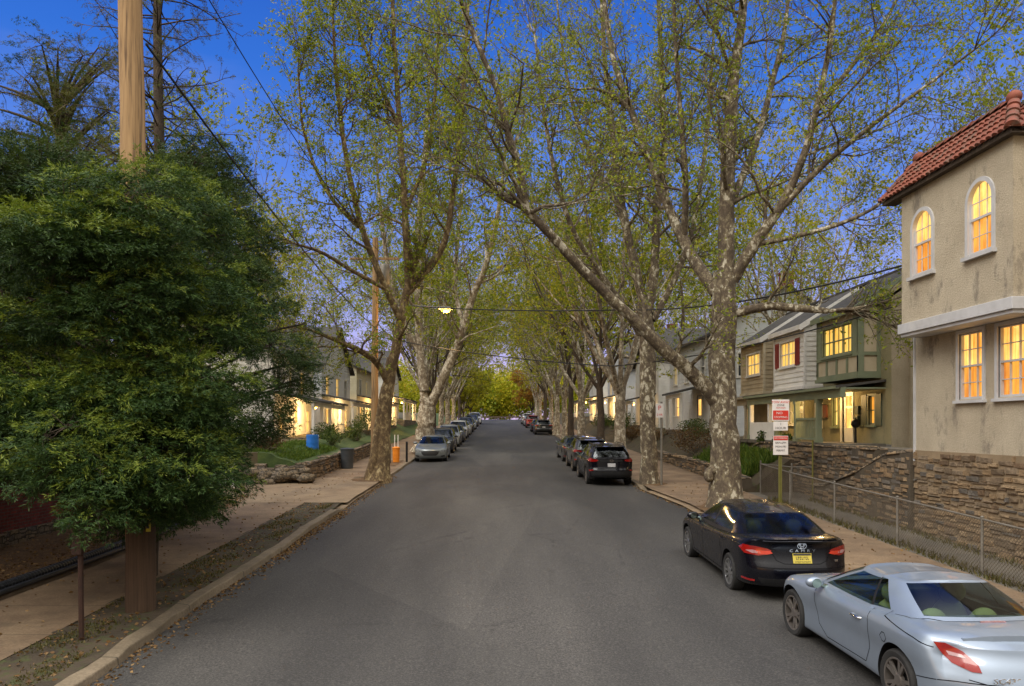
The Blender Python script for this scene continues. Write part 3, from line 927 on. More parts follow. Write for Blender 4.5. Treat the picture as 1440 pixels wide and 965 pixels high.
def cut_body(S, bm):
    body = tmp_obj(bm)
    cutters = []
    for y in S['axles']:
        for sx in (-1, 1):
            c = bmesh.new()
            r = S['r'] + S.get('gap', .05)
            ret = bmesh.ops.create_cone(c, cap_ends=True, segments=40, radius1=r, radius2=r, depth=.62)
            bmesh.ops.rotate(c, verts=c.verts[:], cent=(0, 0, 0), matrix=Matrix.Rotation(R(90), 3, 'Y'))
            bmesh.ops.translate(c, verts=c.verts[:], vec=(sx * (S['W'] - .27 + .31), y, S['r'] + .02))
            cutters.append(tmp_obj(c))
    if S.get('cavity'):
        c = bmesh.new()
        pts = S['cavity']
        full = [(x, y) for x, y in pts] + [(-x, y) for x, y in reversed(pts)]
        lo = [c.verts.new((x, y, .5)) for x, y in full]; hi = [c.verts.new((x, y, 1.6)) for x, y in full]
        c.faces.new(lo[::-1]); c.faces.new(hi)
        for i in range(len(full)):
            j = (i + 1) % len(full); c.faces.new((lo[i], lo[j], hi[j], hi[i]))
        bmesh.ops.recalc_face_normals(c, faces=c.faces[:])
        cutters.append(tmp_obj(c))
    for c in cutters:
        m = body.modifiers.new('b', 'BOOLEAN'); m.operation = 'DIFFERENCE'; m.solver = 'EXACT'; m.object = c
    dg = bpy.context.evaluated_depsgraph_get(); dg.update()
    me = bpy.data.meshes.new_from_object(body.evaluated_get(dg))
    for o in cutters + [body]:
        d = o.data; bpy.data.objects.remove(o); bpy.data.meshes.remove(d)
    mi = []
    R0 = S['r'] + S.get('gap', .05)
    for p in me.polygons:
        c = p.center; k = 0
        for y in S['axles']:
            d = math.hypot(c.y - y, c.z - S['r'] - .02)
            if d < R0 + .008 and abs(c.x) > S['W'] - .29:
                nr = Vector((0, y - c.y, S['r'] + .02 - c.z))
                if abs(p.normal.x) > .9 and d < R0 - .02 and abs(c.x) < S['W'] - .2: k = 1
                elif nr.length > 0 and p.normal.dot(nr.normalized()) > .8 and abs(p.normal.x) < .3: k = 1
        if S.get('cavity') and abs(c.x) < .9 and abs(p.normal.z) > .9 and .45 < c.z < 1.3 and abs(c.z - .5) < .003: k = 1
        if S.get('cavity') and k == 0 and abs(p.normal.z) < .02 and c.z > .5 and min(math.hypot(abs(c.x) - 0, 0), 1) < .86:
            # upright sides of the cabin opening face inwards
            if (c.x * p.normal.x < -1e-4 or c.x == 0 or True) and point_in_cabin(S['cavity'], c): k = 1
        mi.append(k)
    me.polygons.foreach_set('material_index', mi)
    return me


def point_in_cabin(pts, c):
    best = 9
    full = [(x, y) for x, y in pts] + [(-x, y) for x, y in reversed(pts)]
    for i in range(len(full)):
        a, b = full[i], full[(i + 1) % len(full)]
        dx, dy = b[0] - a[0], b[1] - a[1]
        L2 = dx * dx + dy * dy
        t = max(0, min(1, ((c.x - a[0]) * dx + (c.y - a[1]) * dy) / L2)) if L2 else 0
        best = min(best, math.hypot(c.x - a[0] - t * dx, c.y - a[1] - t * dy))
    return best < .004


def greenhouse(S):
    kn = S['gh']
    base = [k[0] for k in kn]; top = [k[1] for k in kn]; typ = [k[2] for k in kn[:-1]]
    s = np.concatenate([[0], np.cumsum(np.linalg.norm(np.diff(np.array(base), axis=0), axis=1))])
    fb, ft = hermite(s, np.array(base)), hermite(s, np.array(top))
    us, tt = [], []
    N = S.get('ghn', 5)
    for i in range(len(s) - 1):
        for k in range(N):
            us.append(s[i] + (s[i + 1] - s[i]) * k / N); tt.append(typ[i])
    us.append(s[-1])
    ss = [-.12, 0.0, .04] + list(np.linspace(.15, .85, 6)) + [.94, 1.0]
    grid = []
    for u in us:
        b, t = fb(u), ft(u)
        colm = []
        for q in ss:
            p = b + (t - b) * q
            out = np.array([p[0], p[1] * .4, 0]); L = np.linalg.norm(out) or 1
            p = p + out / L * S.get('bulge', .02) * math.sin(math.pi * min(1, max(0, q)))
            colm.append(p)
        grid.append(colm)
    parts = {}

    def get(k): return parts.setdefault(k, MB())
    for i in range(len(us) - 1):
        for j in range(len(ss) - 1):
            t = tt[i]
            key = 'roof'
            if 2 <= j < len(ss) - 2 and t not in ('paint',):
                key = t
            quad = [grid[i][j], grid[i + 1][j], grid[i + 1][j + 1], grid[i][j + 1]]
            if key == 'roof' and j < 2 and t in ('side', 'side2', 'black'): key = 'trim'
            for sgn in (1, -1):
                k2 = key + ('_l' if sgn < 0 else '_r') if key in ('side', 'side2', 'trim', 'black') else key
                get(k2).add([(p[0] * sgn, p[1], p[2]) for p in quad], [(0, 1, 2, 3)])
    # roof skin: straight across from rim to rim, crowned
    rim = [g[-1] for g in grid]
    T = 16
    cr = S.get('roofcrown', .05)
    ymin, ymax = min(r_[1] for r_ in rim), max(r_[1] for r_ in rim)
    rows = []
    for p in rim:
        f = math.sin(math.pi * min(1, max(0, (p[1] - ymin) / (ymax - ymin)))) ** .5 if ymax > ymin else 1
        rows.append([(p[0] * (-1 + 2 * t / T), p[1], p[2] + cr * f * (1 - (-1 + 2 * t / T) ** 2)) for t in range(T + 1)])
    for i in range(len(rows) - 1):
        for t in range(T):
            get('roof').add([rows[i][t], rows[i][t + 1], rows[i + 1][t + 1], rows[i + 1][t]], [(0, 1, 2, 3)])
    return parts


def merge_build(mb, name, mats, parent, ang=40):
    me = bpy.data.meshes.new(name)
    me.from_pydata(mb.v, [], mb.f)
    bm = bmesh.new(); bm.from_mesh(me)
    bmesh.ops.remove_doubles(bm, verts=bm.verts[:], dist=.0006)
    bmesh.ops.recalc_face_normals(bm, faces=bm.faces[:])
    bm.to_mesh(me); bm.free()
    smooth(me, ang)
    return link(name, me, mats, parent)


def frame_az(az):
    if az == 'top': return Vector((0, 0, -1)), Vector((1, 0, 0)), Vector((0, 1, 0))
    a = R(az)
    return Vector((math.sin(a), math.cos(a), 0)), Vector((math.cos(a), -math.sin(a), 0)), Vector((0, 0, 1))


def shoot(bvh, u, v, az):
    L, r_, up = frame_az(az)
    pv = Vector((0, 0, 0)) if az in (90, 270, 'top') else Vector((0, -2.1 if (az < 90 or az > 270) else 2.0, 0))
    o = pv + r_ * u + up * v - L * 6
    h = bvh.ray_cast(o, L, 12)
    if h[0] is None: return None, None
    nn = h[1] if h[1].dot(L) < 0 else -h[1]
    return h[0], nn


def dens(poly, step, closed=True):
    out = []
    n = len(poly)
    for i in range(n if closed else n - 1):
        a, b = Vector(poly[i]), Vector(poly[(i + 1) % n])
        k = max(1, int((b - a).length / step))
        for j in range(k): out.append(a + (b - a) * j / k)
    if not closed: out.append(Vector(poly[-1]))
    return out


def patch(bvh, poly, az, off=.006, skirt=.02, step=.05, mb=None, mi=0):
    """a piece laid on the body: outline given in the view from azimuth az"""
    mb = mb or MB()
    bd = dens(poly, step)
    n = len(bd)
    xs = [p.x for p in bd]; ys = [p.y for p in bd]
    inner = []
    x = min(xs) + step * .5
    while x < max(xs):
        y = min(ys) + step * .5
        while y < max(ys):
            inner.append(Vector((x, y))); y += step
        x += step
    res = geometry.delaunay_2d_cdt([Vector((p.x, p.y)) for p in bd] + inner, [], [list(range(n))], 1, 1e-5)
    vs, _, fs, ov = res[0], res[1], res[2], res[3]
    P = []
    for p in vs:
        h, nn = shoot(bvh, p.x, p.y, az)
        P.append((h + nn * off, nn) if h is not None else None)
    idx = {}
    V = []
    for i, q in enumerate(P):
        if q is not None:
            idx[i] = len(V); V.append(q[0])
    fs = [[idx[i] for i in f] for f in fs if all(i in idx for i in f)]
    if not fs: return mb
    # skirt
    ec = {}
    for f in fs:
        for a, b in zip(f, f[1:] + f[:1]):
            ec.setdefault((min(a, b), max(a, b)), []).append((a, b))
    back = {}
    inv = {v: k for k, v in idx.items()}
    F2 = list(fs)
    for e, l in ec.items():
        if len(l) == 1:
            for a in e:
                if a not in back:
                    q = P[inv[a]]
                    back[a] = len(V); V.append(q[0] - q[1] * skirt)
            a, b = l[0]
            F2.append([b, a, back[a], back[b]])
    mb.add(V, F2, mi)
    return mb


def ribbon(bvh, pts, az, wd=.009, off=.0025, mb=None, mi=0, closed=False, step=.04):
    mb = mb or MB()
    bd = dens(pts, step, closed)
    n = len(bd)
    V = []
    for i, p in enumerate(bd):
        a = bd[(i - 1) % n] if closed or i > 0 else p
        b = bd[(i + 1) % n] if closed or i < n - 1 else p
        t = (b - a).normalized() if (b - a).length > 0 else Vector((1, 0))
        nn = Vector((-t.y, t.x))
        for s in (-1, 1):
            q = p + nn * wd / 2 * s
            h, nr = shoot(bvh, q.x, q.y, az)
            V.append(None if h is None else h + nr * off)
    for i in range(n if closed else n - 1):
        j = (i + 1) % n
        q = [V[2 * i], V[2 * i + 1], V[2 * j + 1], V[2 * j]]
        if any(x is None for x in q) or (q[0] - q[3]).length > step * 5: continue
        mb.add(q, [(0, 1, 2, 3)], mi)
    return mb


def make_wheel(root, S, y, sx, name='wheel'):
    r, wd = S['r'], S.get('tw', .22)
    t = MB()
    rr = S['rim']
    prof = [(rr - .012, -wd * .42), (rr + .01, -wd * .48), (r - .03, -wd * .5), (r - .008, -wd * .43), (r, -wd * .3), (r, wd * .3), (r - .008, wd * .43), (r - .03, wd * .5), (rr + .01, wd * .48), (rr - .012, wd * .42)]
    t.lathe((0, 0, 0), prof, 40, 'x', close=True)
    cx = sx * (S['W'] - S.get('inset', .015) - wd / 2)
    o = t.build(name, M['rubber'], root, sm=35)
    o.location = (cx, y, r)
    if sx < 0: o.rotation_euler = (0, 0, math.pi)
    WLOC[o.name] = Vector((0, 0, 0))
    m = MB()
    m.lathe((0, 0, 0), [(rr - .03, -wd * .4), (rr - .02, wd * .3), (rr - .022, wd * .44), (rr - .004, wd * .46), (rr + .006, wd * .44), (rr + .002, wd * .3), (rr, -wd * .4)], 40, 'x', close=True)
    m.lathe((0, 0, 0), [(.0, wd * .1), (rr * .62, wd * .1), (rr * .62, wd * .02), (0, wd * .02)], 24, 'x', mi=1)   # brake disc
    m.lathe((0, 0, 0), [(.075, wd * .2), (.075, wd * .36), (.06, wd * .4), (.0, wd * .4)], 20, 'x')
    ns = S.get('spokes', 5)
    for k in range(ns):
        a = 2 * math.pi * k / ns
        for da in (S.get('split', 0.0), -S.get('split', 0.0)) if S.get('split') else (0.0,):
            c0, s0 = math.cos(a + da * .3), math.sin(a + da * .3)
            c1, s1 = math.cos(a + da), math.sin(a + da)
            h0, h1 = S.get('sw', .04), S.get('sw', .04) * S.get('swt', .75)
            p0, p1 = (.05 * c0, .05 * s0), ((rr - .012) * c1, (rr - .012) * s1)
            n0, n1 = (-s0, c0), (-s1, c1)
            A = [(p0[0] + n0[0] * h0 * e, p0[1] + n0[1] * h0 * e) for e in (1, -1)]
            B = [(p1[0] + n1[0] * h1 * e, p1[1] + n1[1] * h1 * e) for e in (1, -1)]
            q = [A[0], A[1], B[1], B[0]]
            lo = [(wd * .26, *x) for x in q[:2]] + [(wd * .3, *x) for x in q[2:]]
            hi = [(wd * .37, *x) for x in q[:2]] + [(wd * .43, *x) for x in q[2:]]
            m.hexa(lo, hi)
    m.build('rim', [S['rimmat'], M['black']], o, sm=30)


def text_mesh(txt, size, parent, name, m, matrix, depth=.003, sx=1.0, space=1.0):
    cu = bpy.data.curves.new(name, 'FONT'); cu.body = txt; cu.size = size; cu.extrude = depth
    cu.align_x = 'CENTER'; cu.align_y = 'CENTER'; cu.space_character = space; cu.resolution_u = 2
    o = bpy.data.objects.new(name, cu); COL.objects.link(o)
    dg = bpy.context.evaluated_depsgraph_get(); dg.update()
    me = bpy.data.meshes.new_from_object(o.evaluated_get(dg))
    bpy.data.objects.remove(o); bpy.data.curves.remove(cu)
    me.transform(matrix @ Matrix.Diagonal((sx, 1, 1, 1)))
    me.materials.clear()
    return link(name, me, m, parent)


REAR = Matrix.Rotation(R(90), 4, 'X')     # text readable from behind the car


def build_car(S, name, label, group=None):
    root = thing(name, label, 'car', (0, 0, 0), group)
    bm = lower_body(S)
    me0 = tmp_obj(bm); full = bm.copy()
    d = me0.data; bpy.data.objects.remove(me0); bpy.data.meshes.remove(d)
    me = cut_body(S, bm)
    bvh_b = BVHTree.FromBMesh(full)
    gh = greenhouse(S)
    gb = MB()
    for k in gh: gb.add(gh[k].v, gh[k].f)
    allm = MB(); full.verts.ensure_lookup_table()
    full.verts.index_update()
    allm.add([v.co[:] for v in full.verts], [[v.index for v in f.verts] for f in full.faces])
    allm.add(gb.v, gb.f)
    bvh = BVHTree.FromPolygons([Vector(v) for v in allm.v], allm.f)
    # body shell with its panel gaps
    seams = MB()
    for (az, pts, cl) in S['seams']:
        for sgn in ((1, -1) if az == 90 else (1,)):
            if az == 90 and sgn < 0:
                ribbon(bvh, pts, 270, mb=seams, closed=cl)
            else:
                ribbon(bvh, [(-p[0], p[1]) for p in pts] if az == 90 else pts, az, mb=seams, closed=cl)
    b2 = bmesh.new(); b2.from_mesh(me)
    smooth(me, 32)
    mesh2 = bpy.data.meshes.new('body')
    vs = [v.co[:] for v in me.vertices]; fs = [tuple(p.vertices) for p in me.polygons]; ms = [p.material_index for p in me.polygons]
    o0 = len(vs); vs += [tuple(v) for v in seams.v]; fs += [tuple(i + o0 for i in f) for f in seams.f]; ms += [2] * len(seams.f)
    mesh2.from_pydata(vs, [], fs); mesh2.polygons.foreach_set('material_index', ms)
    smooth(mesh2, 32)
    bpy.data.meshes.remove(me); b2.free()
    body = link('body', mesh2, [S['paint'], M['black'], M['seam']], root)
    for k, mb in gh.items():
        nm = {'roof': 'roof', 'ws': 'windscreen', 'rear': 'rear_window', 'trim_l': 'window_trim', 'trim_r': 'window_trim', 'black_l': 'door_pillar', 'black_r': 'door_pillar'}.get(k, 'side_window')
        mt = S['paint'] if k == 'roof' else M['black'] if k[:-2] in ('black', 'trim') else S.get('glass', M['carglass'])
        if k[:-2] == 'trim' and S.get('paintbelt'): mt = S['paint']
        merge_build(mb, nm, mt, root, 50)
    # cabin
    if S.get('cavity'):
        for (sy, hz, mt, xs) in S['seats']:
            for sx in xs:
                sb = MB()
                sb.ell((sx, sy, .62), (.25, .12, .36), 16, 10)
                seat = sb.build('seat', mt, root, sm=60)
                hb = MB(); hb.ell((sx, sy - .06, hz), (.16, .095, .14), 16, 10)
                hb.build('headrest', mt, seat, sm=60)
        db = MB(); db.box(-.68, .68, S['dash'][0], S['dash'][1], .55, S['dash'][2])
        db.build('dashboard', M['cabin'], root, bevel=.03)
    for y in S['axles']:
        for sx in (-1, 1): make_wheel(root, S, y, sx)
    # laid-on pieces
    for (nm, az, poly, mt, off, both) in S['bits']:
        for sgn in ((1, -1) if both else (1,)):
            pl = poly if (sgn > 0) != (az == 90) else [(-p[0], p[1]) for p in poly]
            a = az if sgn > 0 or az == 'top' else (360 - az) % 360
            mb = patch(bvh, pl, a, off, off + .012)
            if mb.f: merge_build(mb, nm, mt, root, 40)
    # mirrors, handles
    for sgn in (-1, 1):
        mx, my, mz = S['mirror']
        b = MB(); b.ell((sgn * (mx + .1), my, mz), (.125, .07, .075), 16, 10)
        mr = b.build('wing_mirror', S.get('mirrormat', S['paint']), root, sm=60)
        b = MB(); b.lathe((sgn * (mx + .1), my - .066, mz), [(.0, 0), (.062, 0), (.062, -.008), (0, -.008)], 20, 'y')
        b.tube([(sgn * (mx - .07), my, mz - .06), (sgn * (mx + .05), my, mz - .03)], .03, 8)
        b.build('mirror_glass', M['mirror'], mr, sm=40)
        for (hy, hz) in S['handles']:
            h, nn = shoot(bvh, -hy if sgn < 0 else hy, hz, 90 if sgn < 0 else 270)
            if h is not None:
                b = MB(); x = h.x + sgn * .012
                b.tube([(h.x, hy - .1, hz), (h.x + sgn * .03, hy - .085, hz), (h.x + sgn * .034, hy + .085, hz), (h.x, hy + .1, hz)], .012, 8)
                b.build('door_handle', S.get('handlemat', S['paint']), root, sm=50)
    return root, bvh


def glyphs(mb, bvh, x0, x1, z0, z1, n, az=0, off=.012):
    """small raised marks, too small to read in the picture"""
    stp = (x1 - x0) / n
    for k in range(n):
        a = x0 + stp * (k + .18); b = x0 + stp * (k + .82)
        kind = (k * 7) % 3
        patch(bvh, [(a, z0), (a + (b - a) * .35, z0), (a + (b - a) * .35, z1), (a, z1)], az, off, .004, .05, mb)
        if kind != 0: patch(bvh, [(a, z1 - (z1 - z0) * .25), (b, z1 - (z1 - z0) * .25), (b, z1), (a, z1)], az, off, .004, .05, mb)
        if kind != 1: patch(bvh, [(a, z0), (b, z0), (b, z0 + (z1 - z0) * .25), (a, z0 + (z1 - z0) * .25)], az, off, .004, .05, mb)
    return mb


# ---- black saloon
sedan = dict(
    yf=2.37, yr=-2.51, W=.92, r=.335, rim=.235, axles=(1.41, -1.41), spokes=10, sw=.018, swt=.8, split=0, rimmat=M['alloy'], paint=M['paint_black'],
    w=[(2.37, .76), (2.1, .865), (1.6, .91), (1.0, .912), (0, .915), (-1.0, .92), (-1.5, .92), (-2.0, .9), (-2.35, .85), (-2.51, .80)],
    top=[(2.37, .74), (2.2, .8), (1.8, .89), (1.25, .975), (.9, 1.0), (0, .985), (-1.0, 1.02), (-1.6, 1.075), (-1.95, 1.09), (-2.3, 1.105), (-2.51, 1.1)],
    sh=[(2.37, .62), (2.0, .74), (1.4, .86), (.6, .905), (0, .92), (-1.0, .955), (-1.6, .99), (-2.1, .98), (-2.51, .96)],
    bot=[(2.37, .24), (1.9, .2), (1.0, .2), (-1.0, .2), (-1.9, .24), (-2.51, .3)],
    nose=[(.2, .1), (.4, 0), (.55, .02), (.7, .08), (.8, .16), (.9, .3)],
    tail=[(.25, .1), (.4, .02), (.58, 0), (.7, .045), (.82, .085), (.95, .105), (1.02, .095), (1.1, .05)],
    Rf=.34, Rr=.24, pf=2.6, pr=3.4, waist=.982,
    gh=[((0, 1.30, .975), (0, .42, 1.395), 'ws'), ((.45, 1.24, .975), (.37, .40, 1.39), 'ws'), ((.735, .97, .985), (.545, .26, 1.372), 'paint'), ((.79, .80, .985), (.578, .16, 1.368), 'side'),
        ((.815, -.18, 1.0), (.60, -.22, 1.388), 'black'), ((.815, -.27, 1.002), (.60, -.29, 1.387), 'side2'), ((.80, -1.3, 1.05), (.575, -.98, 1.352), 'paint'),
        ((.69, -1.80, 1.075), (.52, -1.14, 1.35), 'rear'), ((.42, -1.93, 1.085), (.35, -1.2, 1.362), 'rear'), ((0, -1.98, 1.09), (0, -1.22, 1.37))],
    roofcrown=.06, bulge=.016, glass=M['carglass_soft'],
    cavity=[(.66, .95), (.7, .7), (.7, -1.25), (.6, -1.72)],
    seats=[(-.12, 1.13, M['seat_dark'], (-.36, .36)), (-1.1, 1.1, M['seat_dark'], (-.36, .36))], dash=(.62, .95, .93),
    mirror=(.86, .74, 1.02), handles=[(-.06, .865), (-1.12, .885)], mirrormat=M['paint_black'],
    seams=[(90, [(-.98, .3), (-1.0, .6), (-.9, .97)], False), (90, [(.2, .3), (.22, .7), (.22, .98)], False), (90, [(1.08, .62), (1.25, .8), (1.3, 1.0)], False), (90, [(-.98, .31), (.9, .31), (1.0, .5), (1.08, .62)], False),
           (0, [(-.52, 1.02), (-.5, .9), (-.42, .74), (-.3, .69), (.3, .69), (.42, .74), (.5, .9), (.52, 1.02)], False), (0, [(-.78, .62), (.78, .62)], False)],
    bits=[('tail_light', 22, [(-.88, .90), (-.8, .955), (-.6, .95), (-.42, .925), (-.35, .895), (-.4, .83), (-.55, .80), (-.78, .815)], M['taillight'], .012, True),
          ('tail_light_lens', 12, [(-.66, .885), (-.44, .885), (-.4, .85), (-.5, .825), (-.62, .83)], M['taillight_hot'], .018, True),
          ('tail_light_lens', 40, [(-.62, .87), (-.5, .885), (-.38, .87), (-.36, .84), (-.5, .83)], M['taillight_clear'], .018, True),
          ('rear_spoiler', 0, [(-.62, 1.07), (0, 1.085), (.62, 1.07), (.6, 1.045), (-.6, 1.045)], M['paint_black'], .03, False),
          ('bumper_insert', 0, [(-.7, .44), (.7, .44), (.62, .32), (-.62, .32)], M['black'], .004, False),
          ('reflector', 20, [(-.84, .4), (-.62, .4), (-.62, .37), (-.84, .37)], M['taillight'], .01, True),
          ('number_plate', 0, [(-.155, .86), (.155, .86), (.155, .70), (-.155, .70)], M['plate_yellow'], .012, False),
          ('grille', 180, [(-.5, .66), (.5, .66), (.46, .5), (.34, .4), (-.34, .4), (-.46, .5)], M['black'], .01, False),
          ('headlight', 205, [(.5, .66), (.8, .71), (.9, .7), (.86, .62), (.6, .58), (.46, .6)], M['headlight'], .01, True),
          ('fog_light', 200, [(.62, .38), (.8, .42), (.8, .36), (.64, .32)], M['black'], .008, True)],
)
camry, bvh = build_car(sedan, 'parked_car', 'glossy black saloon with yellow number plate parked in front of the silver coupe')
g = MB(); glyphs(g, bvh, -.11, .11, .755, .805, 7, 0, .016); glyphs(g, bvh, -.13, .13, .713, .733, 12, 0, .016); patch(bvh, [(-.145, .855), (.145, .855), (.145, .825), (-.145, .825)], 0, .016, .004, .05, g); merge_build(g, 'plate_lettering', M['signblack'], [c for c in camry.children if c.name.startswith('number_plate')][0], 40)
h, nn = shoot(bvh, 0, .985, 0)
for (dx, w_, hh) in ((0, .072, .05), (0, .026, .05), (0, .05, .022)):
    pass
e = MB()
cy = h.y - .012
def ring(mb, cx, cz, rx, rz, y, t=.008):
    mb.tube([(cx + rx * math.cos(a), y, cz + rz * math.sin(a)) for a in np.linspace(0, 2 * math.pi, 25)], t, 6)
ring(e, 0, .985, .075, .05, cy); ring(e, 0, .985, .024, .048, cy); ring(e, 0, 1.0, .05, .024, cy)
e.build('badge', M['chrome'], camry, sm=60)
h, nn = shoot(bvh, 0, .915, 0)
text_mesh('CAMRY', .062, camry, 'badge_lettering', M['chrome'], Matrix.Translation((0, h.y - .03, .905)) @ REAR, .006, 1.35, 1.9)
h, nn = shoot(bvh, .62, .7, 0)
text_mesh('SE', .05, camry, 'trim_lettering', M['chrome'], Matrix.Translation((.6, h.y - .012, .73)) @ REAR, .004, 1.2)
camry.location = (5.0, 14.85, gz(14.85)); camry.rotation_euler = (math.atan(GRADE), 0, R(.6))

# ---- silver hard-top coupe
coupe = dict(
    yf=2.2, yr=-2.31, W=.915, r=.335, rim=.245, axles=(1.31, -1.31), spokes=5, sw=.02, swt=.9, split=.19, rimmat=M['alloy_dark'], paint=M['paint_silver'], gap=.045, inset=.02,
    w=[(2.2, .70), (1.95, .83), (1.6, .895), (1.3, .915), (.85, .895), (.3, .885), (-.4, .885), (-.9, .90), (-1.31, .918), (-1.7, .9), (-2.05, .84), (-2.31, .74)],
    top=[(2.2, .64), (2.0, .73), (1.6, .845), (1.1, .935), (.8, .965), (.3, .955), (-.4, .955), (-.9, .985), (-1.3, 1.04), (-1.7, 1.035), (-2.05, .995), (-2.31, .93)],
    sh=[(2.2, .55), (1.9, .68), (1.5, .80), (1.2, .84), (.8, .85), (.2, .865), (-.5, .88), (-1.0, .91), (-1.4, .925), (-1.8, .9), (-2.31, .82)],
    bot=[(2.2, .22), (1.8, .18), (1.0, .19), (-1.0, .19), (-1.8, .22), (-2.31, .28)],
    nose=[(.2, .1), (.38, 0), (.5, .03), (.65, .13), (.75, .26), (.9, .5)],
    tail=[(.25, .12), (.42, .01), (.55, 0), (.66, .04), (.75, .08), (.85, .14), (.95, .18), (1.04, .26)],
    Rf=.42, Rr=.36, pf=2.3, pr=2.5, waist=.975, crown=.82,
    gh=[((0, 1.02, .945), (0, .20, 1.295), 'ws'), ((.42, .95, .945), (.34, .17, 1.288), 'ws'), ((.70, .72, .945), (.50, .04, 1.262), 'paint'), ((.755, .58, .945), (.535, -.04, 1.258), 'side'),
        ((.775, -.58, .955), (.555, -.42, 1.272), 'black'), ((.765, -.62, .96), (.55, -.45, 1.285), 'side2'), ((.735, -.93, .99), (.54, -.53, 1.283), 'paint'),
        ((.61, -1.36, 1.04), (.475, -.76, 1.292), 'rear'), ((.38, -1.45, 1.05), (.33, -.82, 1.305), 'rear'), ((0, -1.49, 1.052), (0, -.84, 1.31))],
    roofcrown=.05, bulge=.02, paintbelt=True,
    cavity=[(.60, .7), (.64, .5), (.62, -.9), (.48, -1.3)],
    seats=[(-.3, 1.06, M['seat_green'], (-.36, .36)), (-.95, .9, M['seat_green'], (-.3, .3))], dash=(.4, .75, .9),
    mirror=(.84, .52, .97), handles=[(-.46, .80)], handlemat=M['chrome'],
    seams=[(90, [(-.66, .95), (-.72, .8), (-.74, .5), (-.66, .32), (.3, .3), (.52, .42), (.62, .7), (.64, .93)], False),
           (90, [(-.96, 1.0), (-.97, .95), (-1.25, .93), (-1.6, .9), (-1.85, .86)], False), (90, [(-1.66, .52), (-2.0, .58), (-2.3, .62)], False),
           (90, [(-1.0, .74), (-1.05, .79), (-1.1, .79), (-1.14, .74), (-1.1, .69), (-1.05, .69)], True),
           ('top', [(-.74, -1.02), (-.73, -1.3), (-.45, -1.5), (0, -1.545), (.45, -1.5), (.73, -1.3), (.74, -1.02)], False),
           (0, [(-.6, .62), (-.45, .6), (.45, .6), (.6, .62)], False)],
    bits=[('tail_light', 40, [(-.80, .92), (-.70, .925), (-.54, .865), (-.4, .76), (-.37, .70), (-.45, .695), (-.63, .745), (-.72, .81)], M['taillight'], .012, True),
          ('tail_light_lens', 40, [(-.69, .845), (-.55, .835), (-.51, .805), (-.66, .81)], M['taillight_clear'], .018, True),
          ('headlight', 215, [(.3, .55), (.52, .64), (.66, .66), (.62, .56), (.42, .5)], M['headlight'], .01, True),
          ('number_plate', 0, [(-.155, .56), (.155, .56), (.155, .42), (-.155, .42)], M['plate_white'], .012, False),
          ('bumper_insert', 0, [(-.5, .36), (.5, .36), (.45, .29), (-.45, .29)], M['black'], .005, False),
          ('reflector', 30, [(-.62, .44), (-.5, .44), (-.5, .41), (-.62, .41)], M['taillight'], .01, True),
          ('brake_light', 'top', [(-.14, -1.575), (.14, -1.575), (.13, -1.55), (-.13, -1.55)], M['taillight_clear'], .014, False)],
)
sc, bvh = build_car(coupe, 'parked_car', 'silver blue hard top coupe with pale green headrests nearest the camera')
b = MB()
pr = [(x, y) for x, y in [(-.56, -1.9), (-.3, -1.97), (0, -1.99), (.3, -1.97), (.56, -1.9)]]
for i in range(4):
    q = []
    for (x, y) in (pr[i], pr[i + 1]):
        h, nn = shoot(bvh, x, y, 'top'); zt = h.z
        e = max(.006, .05 * (1 - (abs(x) / .6) ** 4))
        q.append([(x, y + .15, zt - .005), (x, y - .02, zt - .01), (x, y - .015, zt + e), (x, y + .12, zt + .006)])
    b.hexa(q[0], q[1])
merge_build(b, 'rear_spoiler', M['paint_silver'], sc, 50)
h, nn = shoot(bvh, .33, .66, 0)
text_mesh('SC430', .075, sc, 'badge_lettering', M['chrome'], Matrix.Translation((-.33, h.y - .02, .66)) @ REAR, .006, 1.4)
sc.location = (5.17, 9.52, gz(9.52)); sc.rotation_euler = (math.atan(GRADE), 0, R(2.4))

